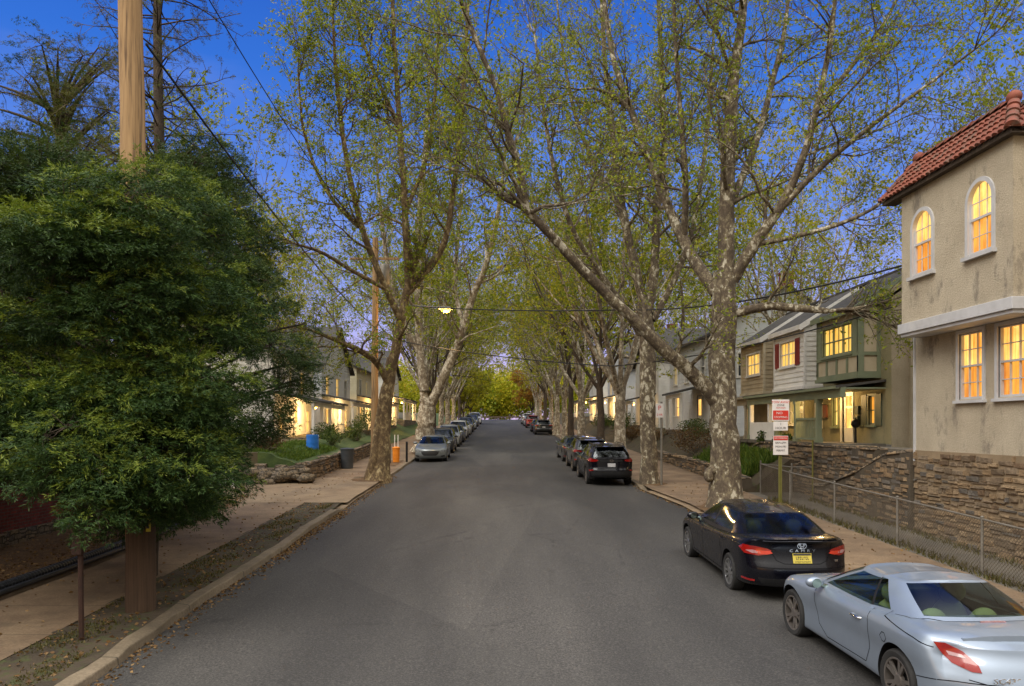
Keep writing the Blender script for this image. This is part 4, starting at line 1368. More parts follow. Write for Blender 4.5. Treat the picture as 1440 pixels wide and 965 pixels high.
# ---- crossover
cross = dict(
    yf=2.29, yr=-2.31, W=.925, r=.36, rim=.24, axles=(1.345, -1.345), spokes=5, sw=.03, swt=.9, split=.16, rimmat=M['alloy_dark'], paint=M['paint_black'], gap=.06,
    w=[(2.29, .80), (2.0, .89), (1.5, .92), (0, .915), (-1.4, .925), (-1.9, .905), (-2.2, .87), (-2.31, .84)],
    top=[(2.29, .92), (2.1, .98), (1.6, 1.06), (1.15, 1.1), (.8, 1.11), (0, 1.1), (-1.2, 1.15), (-1.9, 1.17), (-2.31, 1.17)],
    sh=[(2.29, .8), (1.8, .93), (1.2, 1.0), (0, 1.03), (-1.3, 1.08), (-2.31, 1.1)],
    bot=[(2.29, .3), (1.9, .24), (-1.9, .26), (-2.31, .36)],
    nose=[(.25, .12), (.45, 0), (.7, .03), (.85, .06), (.95, .12), (1.05, .3)],
    tail=[(.3, .1), (.48, .0), (.66, 0), (.72, .05), (.9, .07), (1.1, .09), (1.17, .1)],
    Rf=.32, Rr=.2, pf=3, pr=4, waist=.98,
    gh=[((0, 1.25, 1.08), (0, .48, 1.585), 'ws'), ((.45, 1.18, 1.08), (.4, .45, 1.58), 'ws'), ((.76, .92, 1.09), (.585, .32, 1.56), 'paint'), ((.805, .76, 1.09), (.615, .22, 1.565), 'side'),
        ((.83, -.25, 1.105), (.64, -.28, 1.61), 'black'), ((.83, -.35, 1.108), (.64, -.36, 1.61), 'side2'), ((.82, -1.45, 1.16), (.635, -1.3, 1.595), 'paint'),
        ((.73, -2.1, 1.165), (.60, -1.82, 1.565), 'rear'), ((.45, -2.19, 1.165), (.4, -1.88, 1.575), 'rear'), ((0, -2.21, 1.165), (0, -1.9, 1.58))],
    roofcrown=.06, bulge=.02, glass=M['carglass_dark'],
    cavity=None, mirror=(.88, .72, 1.14), handles=[(-.12, .98), (-1.1, 1.02)], dash=(.6, .9, 1.0), seats=[],
    seams=[(90, [(-.95, .4), (-.97, .7), (-.85, 1.08)], False), (90, [(.28, .4), (.3, 1.1)], False), (90, [(1.0, .75), (1.25, .95), (1.35, 1.13)], False), (90, [(-.95, .38), (.9, .38)], False),
           (0, [(-.66, 1.15), (-.68, .9), (-.6, .72), (.6, .72), (.68, .9), (.66, 1.15)], False)],
    bits=[('tail_light', 25, [(-.9, 1.1), (-.75, 1.13), (-.5, 1.09), (-.42, 1.05), (-.5, 1.0), (-.72, .98), (-.9, 1.02)], M['taillight'], .012, True),
          ('garnish', 0, [(-.45, 1.055), (.45, 1.055), (.45, 1.0), (-.45, 1.0)], M['black'], .012, False),
          ('number_plate', 0, [(-.155, .93), (.155, .93), (.155, .79), (-.155, .79)], M['plate_white'], .012, False),
          ('lower_bumper', 0, [(-.82, .62), (.82, .62), (.76, .38), (-.76, .38)], M['black'], .014, False),
          ('reflector', 22, [(-.84, .66), (-.66, .68), (-.6, .65), (-.8, .61)], M['taillight'], .018, True),
          ('arch_trim', 90, [(-1.345 + .5 * math.cos(a), .36 + .5 * math.sin(a)) for a in np.linspace(R(178), R(2), 24)] + [(-1.345 + .415 * math.cos(a), .36 + .415 * math.sin(a)) for a in np.linspace(R(2), R(178), 24)], M['black'], .014, True),
          ('arch_trim', 90, [(1.345 + .5 * math.cos(a), .36 + .5 * math.sin(a)) for a in np.linspace(R(178), R(2), 24)] + [(1.345 + .415 * math.cos(a), .36 + .415 * math.sin(a)) for a in np.linspace(R(2), R(178), 24)], M['black'], .014, True),
          ('sill_trim', 90, [(-.88, .42), (.88, .42), (.88, .3), (-.88, .3)], M['black'], .014, True),
          ('grille', 180, [(-.5, .82), (.5, .82), (.44, .56), (-.44, .56)], M['black'], .012, False),
          ('headlight', 205, [(.5, .86), (.8, .92), (.92, .92), (.88, .83), (.6, .78), (.5, .8)], M['headlight'], .012, True),
          ('bumper_intake', 180, [(-.6, .5), (.6, .5), (.5, .38), (-.5, .38)], M['black'], .01, False)],
)
suv, bvh = build_car(cross, 'parked_car', 'black crossover with dark rear window parked by the flaky plane trunk', 'cars parked on the right beyond the driveway')
b = MB()
b.hexa([(-.6, -1.8, 1.575), (.6, -1.8, 1.575), (.56, -2.08, 1.56), (-.56, -2.08, 1.56)], [(-.6, -1.75, 1.6), (.6, -1.75, 1.6), (.56, -2.08, 1.59), (-.56, -2.08, 1.59)])
b.build('rear_spoiler', M['paint_black'], suv, bevel=.01)
for sgn in (-1, 1):
    b = MB(); b.tube([(sgn * .56, .25, 1.62), (sgn * .58, .15, 1.655), (sgn * .6, -1.4, 1.665), (sgn * .59, -1.55, 1.63)], .016, 8)
    b.build('roof_rail', M['black'], suv, sm=50)
b = MB(); ring(b, 0, 1.03, .06, .042, shoot(bvh, 0, 1.03, 0)[0].y - .018); b.build('badge', M['chrome'], suv, sm=60)
suv.location = (4.42, 31.9, gz(31.9)); suv.rotation_euler = (math.atan(GRADE), 0, R(1.0))


def recolour(root, m):
    for o in [root] + list(root.children_recursive):
        if o.type != 'MESH': continue
        for i, s in enumerate(o.material_slots):
            if s.material in (M['paint_black'],):
                s.link = 'OBJECT'; s.material = m


def park(proto, x, y, m, label, group, flip=False, sc_=1.0, rz=0.0, zs=1.0):
    c = copy_tree(proto)
    c.name = 'parked_car'
    c.location = (x, y, gz(y)); c.scale = (sc_, sc_, sc_ * zs)
    c.rotation_euler = (math.atan(GRADE) * (-1 if flip else 1), 0, R(rz + (180 if flip else 0)))
    c['label'] = label
    if group: c['group'] = group
    elif 'group' in c: del c['group']
    if m: recolour(c, m)
    return c


GR, GL = 'cars parked on the right beyond the driveway', 'cars parked along the left kerb'
park(suv, 4.42, 37.6, M['paint_dark'], 'charcoal crossover parked between the black crossover and a saloon', GR, rz=.5, zs=.98)
park(camry, 4.4, 43.4, M['paint_dark'], 'dark saloon with red tail lights ahead of two parked crossovers', GR, rz=1)
park(suv, 4.5, 77.5, M['paint_dark'], 'dark crossover far up the road at the end of the gap', GR, zs=.95)
park(camry, 4.4, 83.8, M['paint_black'], 'black saloon half hidden ahead of the far dark crossover', GR)
park(suv, 4.3, 96.5, M['paint_red'], 'small bright red car far up the right kerb', GR)
park(camry, 4.25, 104, M['paint_lightsilver'], 'pale silver saloon just ahead of the red car', GR)
park(suv, 4.2, 112, M['paint_white'], 'white car last in the right hand row before the crest', GR)
left = [(camry, 43.6, M['paint_grey'], 'grey saloon facing the camera with black grille at the front of the row', 1.0),
        (suv, 50.2, M['paint_dark'], 'dark crossover directly behind the grey saloon', .97),
        (suv, 56.8, M['paint_lightsilver'], 'light silver crossover third from the front of the row', .99),
        (camry, 63.0, M['paint_dark'], 'low dark saloon behind the light silver crossover', 1.0),
        (suv, 69.0, M['paint_white'], 'white crossover parked behind the low dark saloon', 1.0),
        (camry, 76.0, M['paint_lightsilver'], 'pale silver saloon behind the white crossover', 1.0),
        (suv, 83.0, M['paint_dark'], 'dark crossover sixth car behind the grey saloon', 1.0),
        (camry, 91.0, M['paint_lightsilver'], 'silver saloon toward the far end of the left row', 1.0),
        (suv, 100.0, M['paint_blue'], 'dark blue crossover toward the far end of the left row', 1.0),
        (suv, 112.0, M['paint_white'], 'white tall car last in the left row below the crest', 1.08)]
for i, (p, y, m, lb, s) in enumerate(left):
    park(p, -3.85 + .003 * (y - 43), y, m, lb, GL, True, s, rz=random.uniform(-.6, .6))
# ------------------------------------------------------------------ buildings
def right_wall(x): return FB((x, 0, 0), (0, 1, 0), (-1, 0, 0))
def left_wall(x): return FB((x, 0, 0), (0, 1, 0), (1, 0, 0))
def near_wall(y): return FB((0, y, 0), (1, 0, 0), (0, -1, 0))
def far_wall(y): return FB((0, y, 0), (1, 0, 0), (0, 1, 0))


def window(fb, parent, u0, u1, z0, z1, panes, fm, cols=1, rows=1, t=0.09, casing=0.08, sill=True, mull=0):
    """sash window in an opening: casing > upper and lower pane, sash bars, sill"""
    b = fb.new()
    c = casing
    b.bx(u0 - c, u0, z0 - c * .3, z1 + c, -t, .035); b.bx(u1, u1 + c, z0 - c * .3, z1 + c, -t, .035)
    b.bx(u0, u1, z1, z1 + c, -t, .033)
    wn = b.build('window', fm, parent)
    zm = (z0 + z1) / 2
    lo, hi = panes if isinstance(panes, (tuple, list)) else (panes, panes)
    b = fb.new(); b.quad(b.p(u0, zm, -t * .75), b.p(u1, zm, -t * .75), b.p(u1, z1, -t * .75), b.p(u0, z1, -t * .75)); b.build('pane', hi, wn)
    b = fb.new(); b.quad(b.p(u0, z0, -t * .85), b.p(u1, z0, -t * .85), b.p(u1, zm, -t * .85), b.p(u0, zm, -t * .85)); b.build('pane', lo, wn)
    b = fb.new()
    s = 0.035
    units = mull + 1
    for k in range(units):
        a, d = u0 + (u1 - u0) * k / units, u0 + (u1 - u0) * (k + 1) / units
        b.bx(a, a + s, z0, z1, -t * .8, -.02); b.bx(d - s, d, z0, z1, -t * .8, -.021)
        b.bx(a + s, d - s, z0, z0 + s * 1.4, -t * .8, -.022); b.bx(a + s, d - s, z1 - s, z1, -t * .8, -.023)
        b.bx(a + s, d - s, zm - s * .6, zm + s * .6, -t * .8, -.018)
        for i in range(1, cols):
            q = a + (d - a) * i / cols; b.bx(q - .009, q + .009, z0 + s, z1 - s, -t * .74, -.045)
        for i in range(1, rows):
            for (p, q) in ((z0, zm), (zm, z1)):
                h = p + (q - p) * i / rows; b.bx(a + s, d - s, h - .009, h + .009, -t * .73, -.046)
    b.build('sash', fm, wn)
    if sill:
        b = fb.new(); b.bx(u0 - c * 1.4, u1 + c * 1.4, z0 - .09, z0 - .025, -t, .09); b.build('sill', fm, wn)
    return wn


def point(loc, e, r=.12, c=(1, .62, .24), name='porch_light'):
    l = bpy.data.lights.new(name, 'POINT'); l.energy = e; l.color = c; l.shadow_soft_size = r
    o = bpy.data.objects.new(name, l); COL.objects.link(o); o.location = loc
    return o


# ---- cream stucco house with tiled roof
HX, BX = 10.6, 10.05
H = thing('stucco_house', 'cream stucco house with arched lit windows and red clay tile roof', 'house', (HX, 14.0, gz(14)))
fb = right_wall(HX)
ZS = 2.78
low = [(16.35, 17.2, 4.0, 5.5), (14.98, 15.85, 4.0, 5.5), (11.2, 12.1, 4.0, 5.5)]
fb.wall(8, 19.0, ZS, 5.9, low, .12)
fb.wall(8, 14.6, 5.9, 9.9)
fb.quad((HX, 18.64, 5.9), (HX, 19.0, 5.9), (HX, 19.0, 9.9), (HX, 18.64, 9.9))
fb.quad((HX, 19, ZS), (18, 19, ZS), (18, 19, 9.9), (HX, 19, 9.9))
fb.quad((HX, 8, ZS), (18, 8, ZS), (18, 8, 9.9), (HX, 8, 9.9))
fb.build('wall', M['stucco'], H)
b = MB(); b.box(HX - .02, 18, 7.98, 19.02, gz(8) - .3, ZS); rubble_face(b, HX - .02, -1, 11.5, 19.02, lambda y: gz(y) + .05, lambda y: ZS, 1, (.08, .18), (.14, .5), .026); b.build('foundation', [M['mortar'], M['block']], H)
b = MB(); b.box(HX + .01, 18, 8, 19, 9.9, 9.98); b.build('flat_roof', M['slate'], H)
b = MB(); b.box(HX - .05, HX + .01, 18.985, 19.03, 2.5, 5.85); b.build('corner_board', M['trim_grey'], H)
# the projecting upper bay
bay = right_wall(BX)
ar = [(17.32, 18.12, 7.02, 8.5), (15.2, 15.98, 7.02, 8.5)]
bay.wall(14.6, 18.64, 5.9, 9.1, ar, .12)
for (a, c, z0, z1) in ar:                      # spandrels that round the heads of the openings
    r = (c - a) / 2; m_ = (a + c) / 2; zc = z1 - r
    for sgn in (-1, 1):
        arc = [(m_ + sgn * r * math.cos(t), zc + r * math.sin(t)) for t in np.linspace(0, math.pi / 2, 12)]
        bay.poly(arc + [(m_ + sgn * r, z1 + .001)], -.115, -.0015)
bay.quad((BX, 14.6, 5.9), (HX, 14.6, 5.9), (HX, 14.6, 9.1), (BX, 14.6, 9.1))
bay.quad((BX, 18.64, 5.9), (HX, 18.64, 5.9), (HX, 18.64, 9.1), (BX, 18.64, 9.1))
BO = bay.build('bay', M['stucco'], H)
for (a, c, z0, z1) in ar:
    r = (c - a) / 2; m_ = (a + c) / 2; zc = z1 - r
    f = right_wall(BX)

    def arch(rad, za, n=16): return [(m_ + rad, za)] + [(m_ + rad * math.cos(t), zc + rad * math.sin(t)) for t in np.linspace(0, math.pi, n)] + [(m_ - rad, za)]
    o_, i_ = arch(r + .085, z0 - .02), arch(r - .005, z0 - .02)
    for k in range(len(o_) - 1):
        f.poly([o_[k], o_[k + 1], i_[k + 1], i_[k]], -.1, .035)
    wn = f.build('window', M['trim_grey'], H, sm=30)
    zm = z0 + (z1 - z0) * .5
    f = right_wall(BX); pts = arch(r, zm); f.add([f.p(u, z, -.075) for u, z in pts], [tuple(range(len(pts)))]); f.build('pane', M['lit_bright'], wn)
    f = right_wall(BX); f.quad(f.p(a, z0, -.085), f.p(c, z0, -.085), f.p(c, zm, -.085), f.p(a, zm, -.085)); f.build('pane', M['lit'], wn)
    f = right_wall(BX)
    f.bx(a, c, zm - .025, zm + .025, -.08, -.02)
    f.bx(a, a + .04, z0, zc, -.08, -.03); f.bx(c - .04, c, z0, zc, -.08, -.031); f.bx(a, c, z0, z0 + .05, -.08, -.025)
    for q in (.34, .66):
        u = a + (c - a) * q
        f.bx(u - .008, u + .008, z0, zm, -.07, -.05); f.bx(u - .007, u + .007, zm, zc + r * .9, -.07, -.05)
    f.bx(a, c, zc - .01, zc + .008, -.071, -.051); f.bx(a, c, (z0 + zm) / 2 - .007, (z0 + zm) / 2 + .007, -.071, -.051)
    f.build('sash', M['trim_grey'], wn)
    f = right_wall(BX); f.bx(a - .13, c + .13, z0 - .1, z0 - .02, -.1, .1); f.build('sill', M['trim_grey'], wn)
b = MB(); b.box(BX - .07, HX, 14.53, 18.71, 5.68, 5.92); b.box(BX - .02, HX, 14.58, 18.66, 5.6, 5.68); b.build('bay_fascia', M['trim_grey'], H, bevel=.01)
for (a, c, z0, z1) in low:
    window(right_wall(HX), H, a, c, z0, z1, (M['lit'], M['lit_bright']), M['trim_grey'], 3, 2, .12, .085)
# clay tiles: half barrels in overlapping courses
b = MB()


def barrel(mb, p0, p1, side, up, r, n=6, r1=None):
    p0, p1, side, up = map(Vector, (p0, p1, side, up))
    r1 = r1 or r
    vs = []
    for p, q in ((p0, r), (p1, r1)):
        for k in range(n + 1):
            a = math.pi * k / n
            vs.append(p + side * (math.cos(a) * q) + up * (math.sin(a) * q * .8))
    m_ = n + 1
    mb.add(vs, [(k, k + 1, m_ + k + 1, m_ + k) for k in range(n)] + [tuple(range(n + 1))])


E0, E1, RX, EX, EZ, RZ = 14.42, 19.3, 10.6, 9.9, 9.13, 10.02
sl_ = Vector((RX - EX, 0, RZ - EZ)); L = sl_.length; sd = sl_.normalized(); upn = Vector((-sd.z, 0, sd.x))
y = E0 + .06
while y < E1:
    lim = min(1, (y - E0) / .95, (E1 - y) / .5)
    ncs = 5
    for k in range(ncs):
        s0, s1 = k / ncs, (k + 1.25) / ncs
        if s0 > lim: break
        s1 = min(s1, max(lim, s0 + .08))
        jy = random.uniform(-.008, .008)
        p0 = Vector((EX, y + jy, EZ)) + sd * (L * s0) + upn * (.055 + random.uniform(0, .01)); p1 = Vector((EX, y + jy, EZ)) + sd * (L * s1) + upn * .02
        barrel(b, p0, p1, (0, 1, 0), upn, .086, 6, .075)
    y += .178
x = EX + .06
sd2 = Vector((0, .95, RZ - EZ)); L2 = sd2.length; sd2n = sd2.normalized(); up2 = Vector((0, -sd2n.z, sd2n.y))
while x < 12.5:
    lim = min(1, (x - EX) / .95)
    for k in range(5):
        s0, s1 = k / 5, (k + 1.25) / 5
        if s0 > lim: break
        s1 = min(s1, max(lim, s0 + .08))
        p0 = Vector((x, E0, EZ)) + sd2n * (L2 * s0) + up2 * .055; p1 = Vector((x, E0, EZ)) + sd2n * (L2 * s1) + up2 * .02
        barrel(b, p0, p1, (1, 0, 0), up2, .086, 6, .075)
    x += .178


def caps(p0, p1, r=.125, step=.3):
    p0, p1 = Vector(p0), Vector(p1)
    d = (p1 - p0); n = max(1, int(d.length / step)); dn = d.normalized(); sidev = dn.cross(Vector((0, 0, 1))).normalized(); up = sidev.cross(dn)
    for k in range(n):
        a = p0 + d * (k / n) + up * .075; c = p0 + d * ((k + 1.2) / n) + up * .045
        barrel(b, a, c, sidev, up, r, 8, r * .85)


caps((EX, E0, EZ), (RX, E0 + .95, RZ)); caps((RX, E0 + .9, RZ), (RX, E1 - .4, RZ)); caps((EX, E1, EZ), (RX, E1 - .45, RZ), .11)
for yy in (E0 + .95, E1 - .45):
    b.ell((RX, yy, RZ + .14), (.14, .17, .14), 12, 8)
b.build('roof_tiles', M['terracotta'], H, sm=50)
b = MB()
b.hexa([(EX, E0, EZ - .06), (BX + .2, E0, EZ - .06), (BX + .2, E1, EZ - .06), (EX, E1, EZ - .06)], [(EX, E0, EZ + .02), (RX, E0 + .95, RZ), (RX, E1 - .5, RZ), (EX, E1, EZ + .02)])
b.hexa([(BX + .2, E0, EZ - .061), (13, E0, EZ - .061), (13, E0 + 1.2, EZ - .061), (BX + .2, E0 + 1.2, EZ - .061)], [(BX + .2, E0 + .05, EZ + .02), (13, E0 + .05, EZ + .02), (13, E0 + 1.0, RZ - .02), (BX + .4, E0 + 1.0, RZ - .02)])
b.build('eave', M['bark_brown'], H)

# ---- row of three houses on the terrace
EAVE, RIDGE, RXX = 7.22, 8.85, 14.1
PF = 2.81


def row_house(name, label, y0, y1, by0, by1, bz0, wm, bm_, trim, side_m, win, lap, sh=None, panel=False):
    h = thing(name, label, 'house', (12.4, (y0 + y1) / 2, PF), 'terrace houses behind the porch')
    f = right_wall(12.4)
    holes = win['low']
    f.wall(y0, y1, PF, 7.75, [q[:4] for q in holes], .14)
    f.build('wall', wm, h)
    b = MB()
    for y in (y0, y1):
        if name == 'olive_terrace_house' and y == y0:
            continue
        b.add([(12.4, y, PF), (17, y, PF), (17, y, 7.2), (RXX, y, RIDGE), (12.4, y, 7.72)], [(0, 1, 2, 3, 4)])
    if name == 'olive_terrace_house':
        s = MB(); s.add([(12.4, y0, 1.0), (17, y0, 1.0), (17, y0, 7.4), (RXX + .1, y0, RIDGE + .15), (13.3, y0, 8.35), (12.4, y0, 7.78)], [(0, 1, 2, 3, 4, 5)])
        s.box(12.95, 17, y0 - .12, y0 - .003, 1.0, 7.6)
        s.build('gable_wall', M['stucco_tan'], h)
    b.build('party_wall', side_m, h)
    # bay
    f = right_wall(11.7)
    f.wall(by0, by1, bz0, EAVE + .02, [win['bay'][:4]], .1, lap=lap)
    W = near_wall(by0)
    W.wall(11.7, 12.4, bz0, EAVE, (), lap=lap)
    W.add([W.p(11.7, EAVE, 0), W.p(12.4, EAVE, 0), W.p(12.4, EAVE + .46, 0)], [(0, 1, 2)])
    W2 = far_wall(by1); W2.wall(11.7, 12.4, bz0, EAVE, (), lap=lap)
    W2.add([W2.p(11.7, EAVE, 0), W2.p(12.4, EAVE, 0), W2.p(12.4, EAVE + .46, 0)], [(0, 1, 2)])
    f.add(W.v, W.f); f.add(W2.v, W2.f)
    f.quad((11.7, by0, bz0), (12.4, by0, bz0), (12.4, by1, bz0), (11.7, by1, bz0))
    bo = f.build('bay', bm_, h)
    b = MB()
    b.box(11.62, 12.39, by0 - .08, by1 + .08, bz0 - .12, bz0 - .002)
    for yy in (by0 - .04, by1 - .04):
        b.box(11.66, 11.76, yy, yy + .08, bz0, EAVE)
    if panel:
        b.box(11.655, 11.69, by0, by1, bz0 + .62, bz0 + .74); b.box(11.658, 11.69, by0, by1, bz0, bz0 + .1)
        for k in range(5):
            yy = by0 + (by1 - by0) * k / 4; b.box(11.66, 11.692, yy - .05, yy + .05, bz0 + .1, bz0 + .62)
        b.box(11.7, 12.4, by0 - .045, by0 - .004, bz0 + .62, bz0 + .74); b.box(11.7, 12.4, by0 - .044, by0 - .004, bz0, bz0 + .1)
        b.box(11.70, 11.85, by0 - .046, by0 - .004, bz0 + .1, EAVE); b.box(12.28, 12.4, by0 - .046, by0 - .004, bz0, EAVE + .3)
        b.box(11.66, 11.69, win['bay'][1] + .1, by1, bz0 + .74, EAVE); b.box(11.66, 11.69, by0, win['bay'][0] - .1, bz0 + .74, EAVE)
    b.build('bay_trim', trim, bo)
    u0, u1, z0, z1, pn, mull = win['bay']
    window(right_wall(11.7), h, u0, u1, z0, z1, pn, trim if panel else M['white'], 2, 1, .1, .07, True, mull)
    if sh:
        for (a, c) in ((u0 - .48, u0 - .09), (u1 + .09, u1 + .48)):
            s = right_wall(11.7); s.bx(a, c, z0 - .02, z1 + .04, .024, .06)
            for k in range(12):
                zz_ = z0 + .06 + (z1 - z0 - .1) * k / 12; s.bx(a + .05, c - .05, zz_, zz_ + .035, .06, .075)
            s.build('shutter', sh, h)
    # roof: main slope carried down over the bay, with white rakes
    b = MB()
    sl = (RIDGE - EAVE) / (RXX - 11.55)
    def rp(x, y, dz=0): return (x, y, EAVE + (x - 11.55) * sl + dz)
    b.hexa([rp(12.2, y0, -.3), rp(RXX, y0, -.2), rp(RXX, y1, -.2), rp(12.2, y1, -.3)], [rp(12.2, y0, -.2), rp(RXX, y0, -.1), rp(RXX, y1, -.1), rp(12.2, y1, -.2)])
    b.hexa([rp(11.5, by0 - .12, .003), rp(13.7, by0 - .12, .003), rp(13.7, by1 + .12, .003), rp(11.5, by1 + .12, .003)], [rp(11.5, by0 - .12, .103), rp(13.7, by0 - .12, .103), rp(13.7, by1 + .12, .103), rp(11.5, by1 + .12, .103)])
    b.hexa([(RXX, y0, RIDGE), (17.3, y0, 7.1), (17.3, y1, 7.1), (RXX, y1, RIDGE)], [(RXX, y0, RIDGE + .1), (17.3, y0, 7.2), (17.3, y1, 7.2), (RXX, y1, RIDGE + .1)])
    ro = b.build('roof', M['slate'], h)
    b = MB()
    for yy in (by0 - .14, by1 + .1):
        b.hexa([rp(11.48, yy, -.12), rp(13.72, yy, -.14), rp(13.72, yy + .04, -.14), rp(11.48, yy + .04, -.12)], [rp(11.48, yy, .11), rp(13.72, yy, .11), rp(13.72, yy + .04, .11), rp(11.48, yy + .04, .11)])
    b.box(11.46, 11.5, by0 - .13, by1 + .13, EAVE - .12, EAVE + .06)
    b.build('barge_board', trim if not lap else M['white'], ro)
    for q in holes:
        if len(q) > 5 and q[5] == 'door':
            d = right_wall(12.4); d.bx(q[0] - .1, q[0], q[2], q[3] + .1, -.1, .03); d.bx(q[1], q[1] + .1, q[2], q[3] + .1, -.1, .031); d.bx(q[0], q[1], q[3], q[3] + .1, -.1, .032)
            dd = d.build('door', M['white'], h)
            d = right_wall(12.4); d.quad(d.p(q[0], q[2], -.1), d.p(q[1], q[2], -.1), d.p(q[1], q[3], -.1), d.p(q[0], q[3], -.1)); d.build('pane', q[4], dd)
            d = right_wall(12.4)
            m_ = (q[0] + q[1]) / 2
            d.bx(q[0] + .02, q[0] + .14, q[2], q[3], -.09, -.05); d.bx(q[1] - .14, q[1] - .02, q[2], q[3], -.09, -.051)
            d.bx(q[0] + .14, q[1] - .14, q[2], q[2] + .5, -.09, -.052); d.bx(q[0] + .14, q[1] - .14, q[3] - .14, q[3], -.09, -.053); d.bx(q[0] + .14, q[1] - .14, q[2] + 1.2, q[2] + 1.28, -.09, -.054)
            d.build('door_leaf', M['white'], dd)
            d = right_wall(12.4); d.bx(q[0] + .08, q[0] + .11, q[2] + .95, q[2] + 1.1, -.05, -.01); d.build('handle', M['chrome'], dd)
        else:
            window(right_wall(12.4), h, *q[:4], q[4], trim, 1, 1, .12, .07)
            if len(q) > 5 and q[5] == 'sh':
                for (a, c) in ((q[0] - .45, q[0] - .08), (q[1] + .08, q[1] + .45)):
                    s = right_wall(12.4); s.bx(a, c, q[2] - .04, q[3] + .05, .002, .045); s.build('shutter', M['sage_dark'], h)
    return h


def porch(h, y0, y1, posts, trim, rails, zt=4.62, floorm=None, x0=10.95):
    b = MB(); b.box(x0, 12.38, y0, y1, PF - .12, PF + .02); b.build('porch_floor', floorm or M['path'], h)
    b = MB()
    b.hexa([(x0 - .18, y0, zt), (12.385, y0, zt + .2), (12.385, y1, zt + .2), (x0 - .18, y1, zt)], [(x0 - .18, y0, zt + .08), (12.385, y0, zt + .28), (12.385, y1, zt + .28), (x0 - .18, y1, zt + .08)])
    b.build('porch_roof', M['slate'], h)
    b = MB(); b.box(x0 - .02, x0 + .14, y0 + .003, y1 - .003, zt - .3, zt + .06); b.box(x0 - .2, x0 - .06, y0 + .003, y1 - .003, zt - .02, zt + .07)
    b.box(x0 + .14, 12.38, y0 + .01, y1 - .01, zt - .03, zt + .02)
    b.build('porch_beam', trim, h)
    for y in posts:
        b = MB(); b.box(x0, x0 + .16, y, y + .16, PF + .02, zt - .3); b.box(x0 - .03, x0 + .19, y - .03, y + .19, PF + .02, PF + .2); b.box(x0 - .025, x0 + .185, y - .025, y + .185, zt - .42, zt - .301); b.build('porch_post', trim, h)
    for (a, c) in rails:
        b = MB(); b.box(x0 + .04, x0 + .11, a, c, PF + .8, PF + .88); b.box(x0 + .05, x0 + .1, a, c, PF + .1, PF + .16)
        n = int((c - a) / .13)
        for k in range(1, n): yy = a + (c - a) * k / n; b.box(x0 + .055, x0 + .09, yy - .018, yy + .018, PF + .16, PF + .8)
        b.build('railing', trim, h)


h1 = row_house('olive_terrace_house', 'olive stucco terrace house with sage green half timbered bay', 23.6, 28.0, 24.3, 27.4, 5.08, M['stucco_olive'], M['panel_tan'], M['green'], M['stucco_tan'],
               dict(low=[(24.62, 25.05, 3.45, 4.4, M['lit'], 'sh'), (26.2, 26.98, PF + .02, 4.62, M['lit_bright'], 'door'), (27.3, 27.72, 3.4, 4.5, M['lit_bright'])], bay=(24.75, 26.95, 5.86, 6.84, M['lit_yellow'], 2)), 0, None, True)
porch(h1, 23.9, 28.0, (25.7, 27.6), M['green'], [(25.86, 27.6)])
h2 = row_house('white_terrace_house', 'white clapboard terrace house with red shutters beside a lit bay window', 28.0, 32.4, 28.6, 31.7, 4.95, M['stucco_olive'], M['white_siding'], M['white'], M['stucco_tan'],
               dict(low=[(28.7, 29.2, 3.4, 4.5, M['lit']), (30.4, 31.9, 3.5, 4.45, M['lit_dim'])], bay=(29.5, 31.05, 5.82, 6.8, M['lit_yellow'], 1)), .19, M['redpaint'])
porch(h2, 28.0, 32.9, (29.6, 32.7), M['green'], [])
b = MB(); b.box(10.97, 11.08, 29.8, 32.7, PF + .02, PF + .75); b.box(10.96, 11.1, 30.4, 30.5, PF + .75, 4.32); b.box(10.96, 11.1, 32.55, 32.69, PF + .75, 4.32); b.build('porch_parapet', M['white'], h2)
h3 = row_house('tan_terrace_house', 'tan boarded terrace house with narrow yellow windows behind the trunk', 32.4, 36.8, 33.0, 36.0, 4.95, M['stucco_tan'], M['tan_siding'], M['panel_tan'], M['stucco_tan'],
               dict(low=[(33.4, 34.2, 3.4, 4.5, M['lit_dim'])], bay=(33.5, 35.2, 5.75, 6.7, M['lit_yellow'], 1)), .19)
porch(h3, 33.0, 36.8, (33.2, 36.5), M['stucco_tan'], [])
# porch things of the olive house
def lamp(h, x, y, z, e=22, up=True):
    e *= 2.6
    b = MB(); b.ell((x, y, z), (.07, .07, .09), 12, 8); o = b.build('porch_lamp', M['porchlamp'], h, sm=60)
    point((x - .16 if x > 0 else x + .16, y - .12, z), e)


lamp(h1, 11.9, 26.9, 4.45, 30); lamp(h2, 11.7, 31.3, 4.36, 22)
for (yy, zz_) in ((25.72, 3.95), (25.75, 3.6)):
    b = MB(); b.box(12.3, 12.39, yy - .13, yy + .13, zz_ - .14, zz_ + .14); b.box(12.28, 12.3, yy - .15, yy + .15, zz_ + .08, zz_ + .1); b.build('letter_box', M['sage_dark'], h1, bevel=.01)
t = thing('barbecue', 'small black kettle barbecue standing by the open porch door', 'barbecue', (12.1, 25.35, PF + .02))
b = MB(); b.lathe((12.1, 25.35, PF + .02), [(.04, 0), (.03, .5), (.1, .54), (.15, .62), (.13, .74), (.04, .8), (0, .8)], 16); b.build('kettle', M['black'], t, sm=50)
b = MB(); b.tube([(12.1, 25.35, PF + .82), (12.1, 25.35, PF + .86)], .025, 8); b.build('handle', M['black'], t)
t = thing('terracotta_sign', 'small orange picture plaque hanging on the olive porch wall', 'plaque', (12.38, 28.4, 3.9))

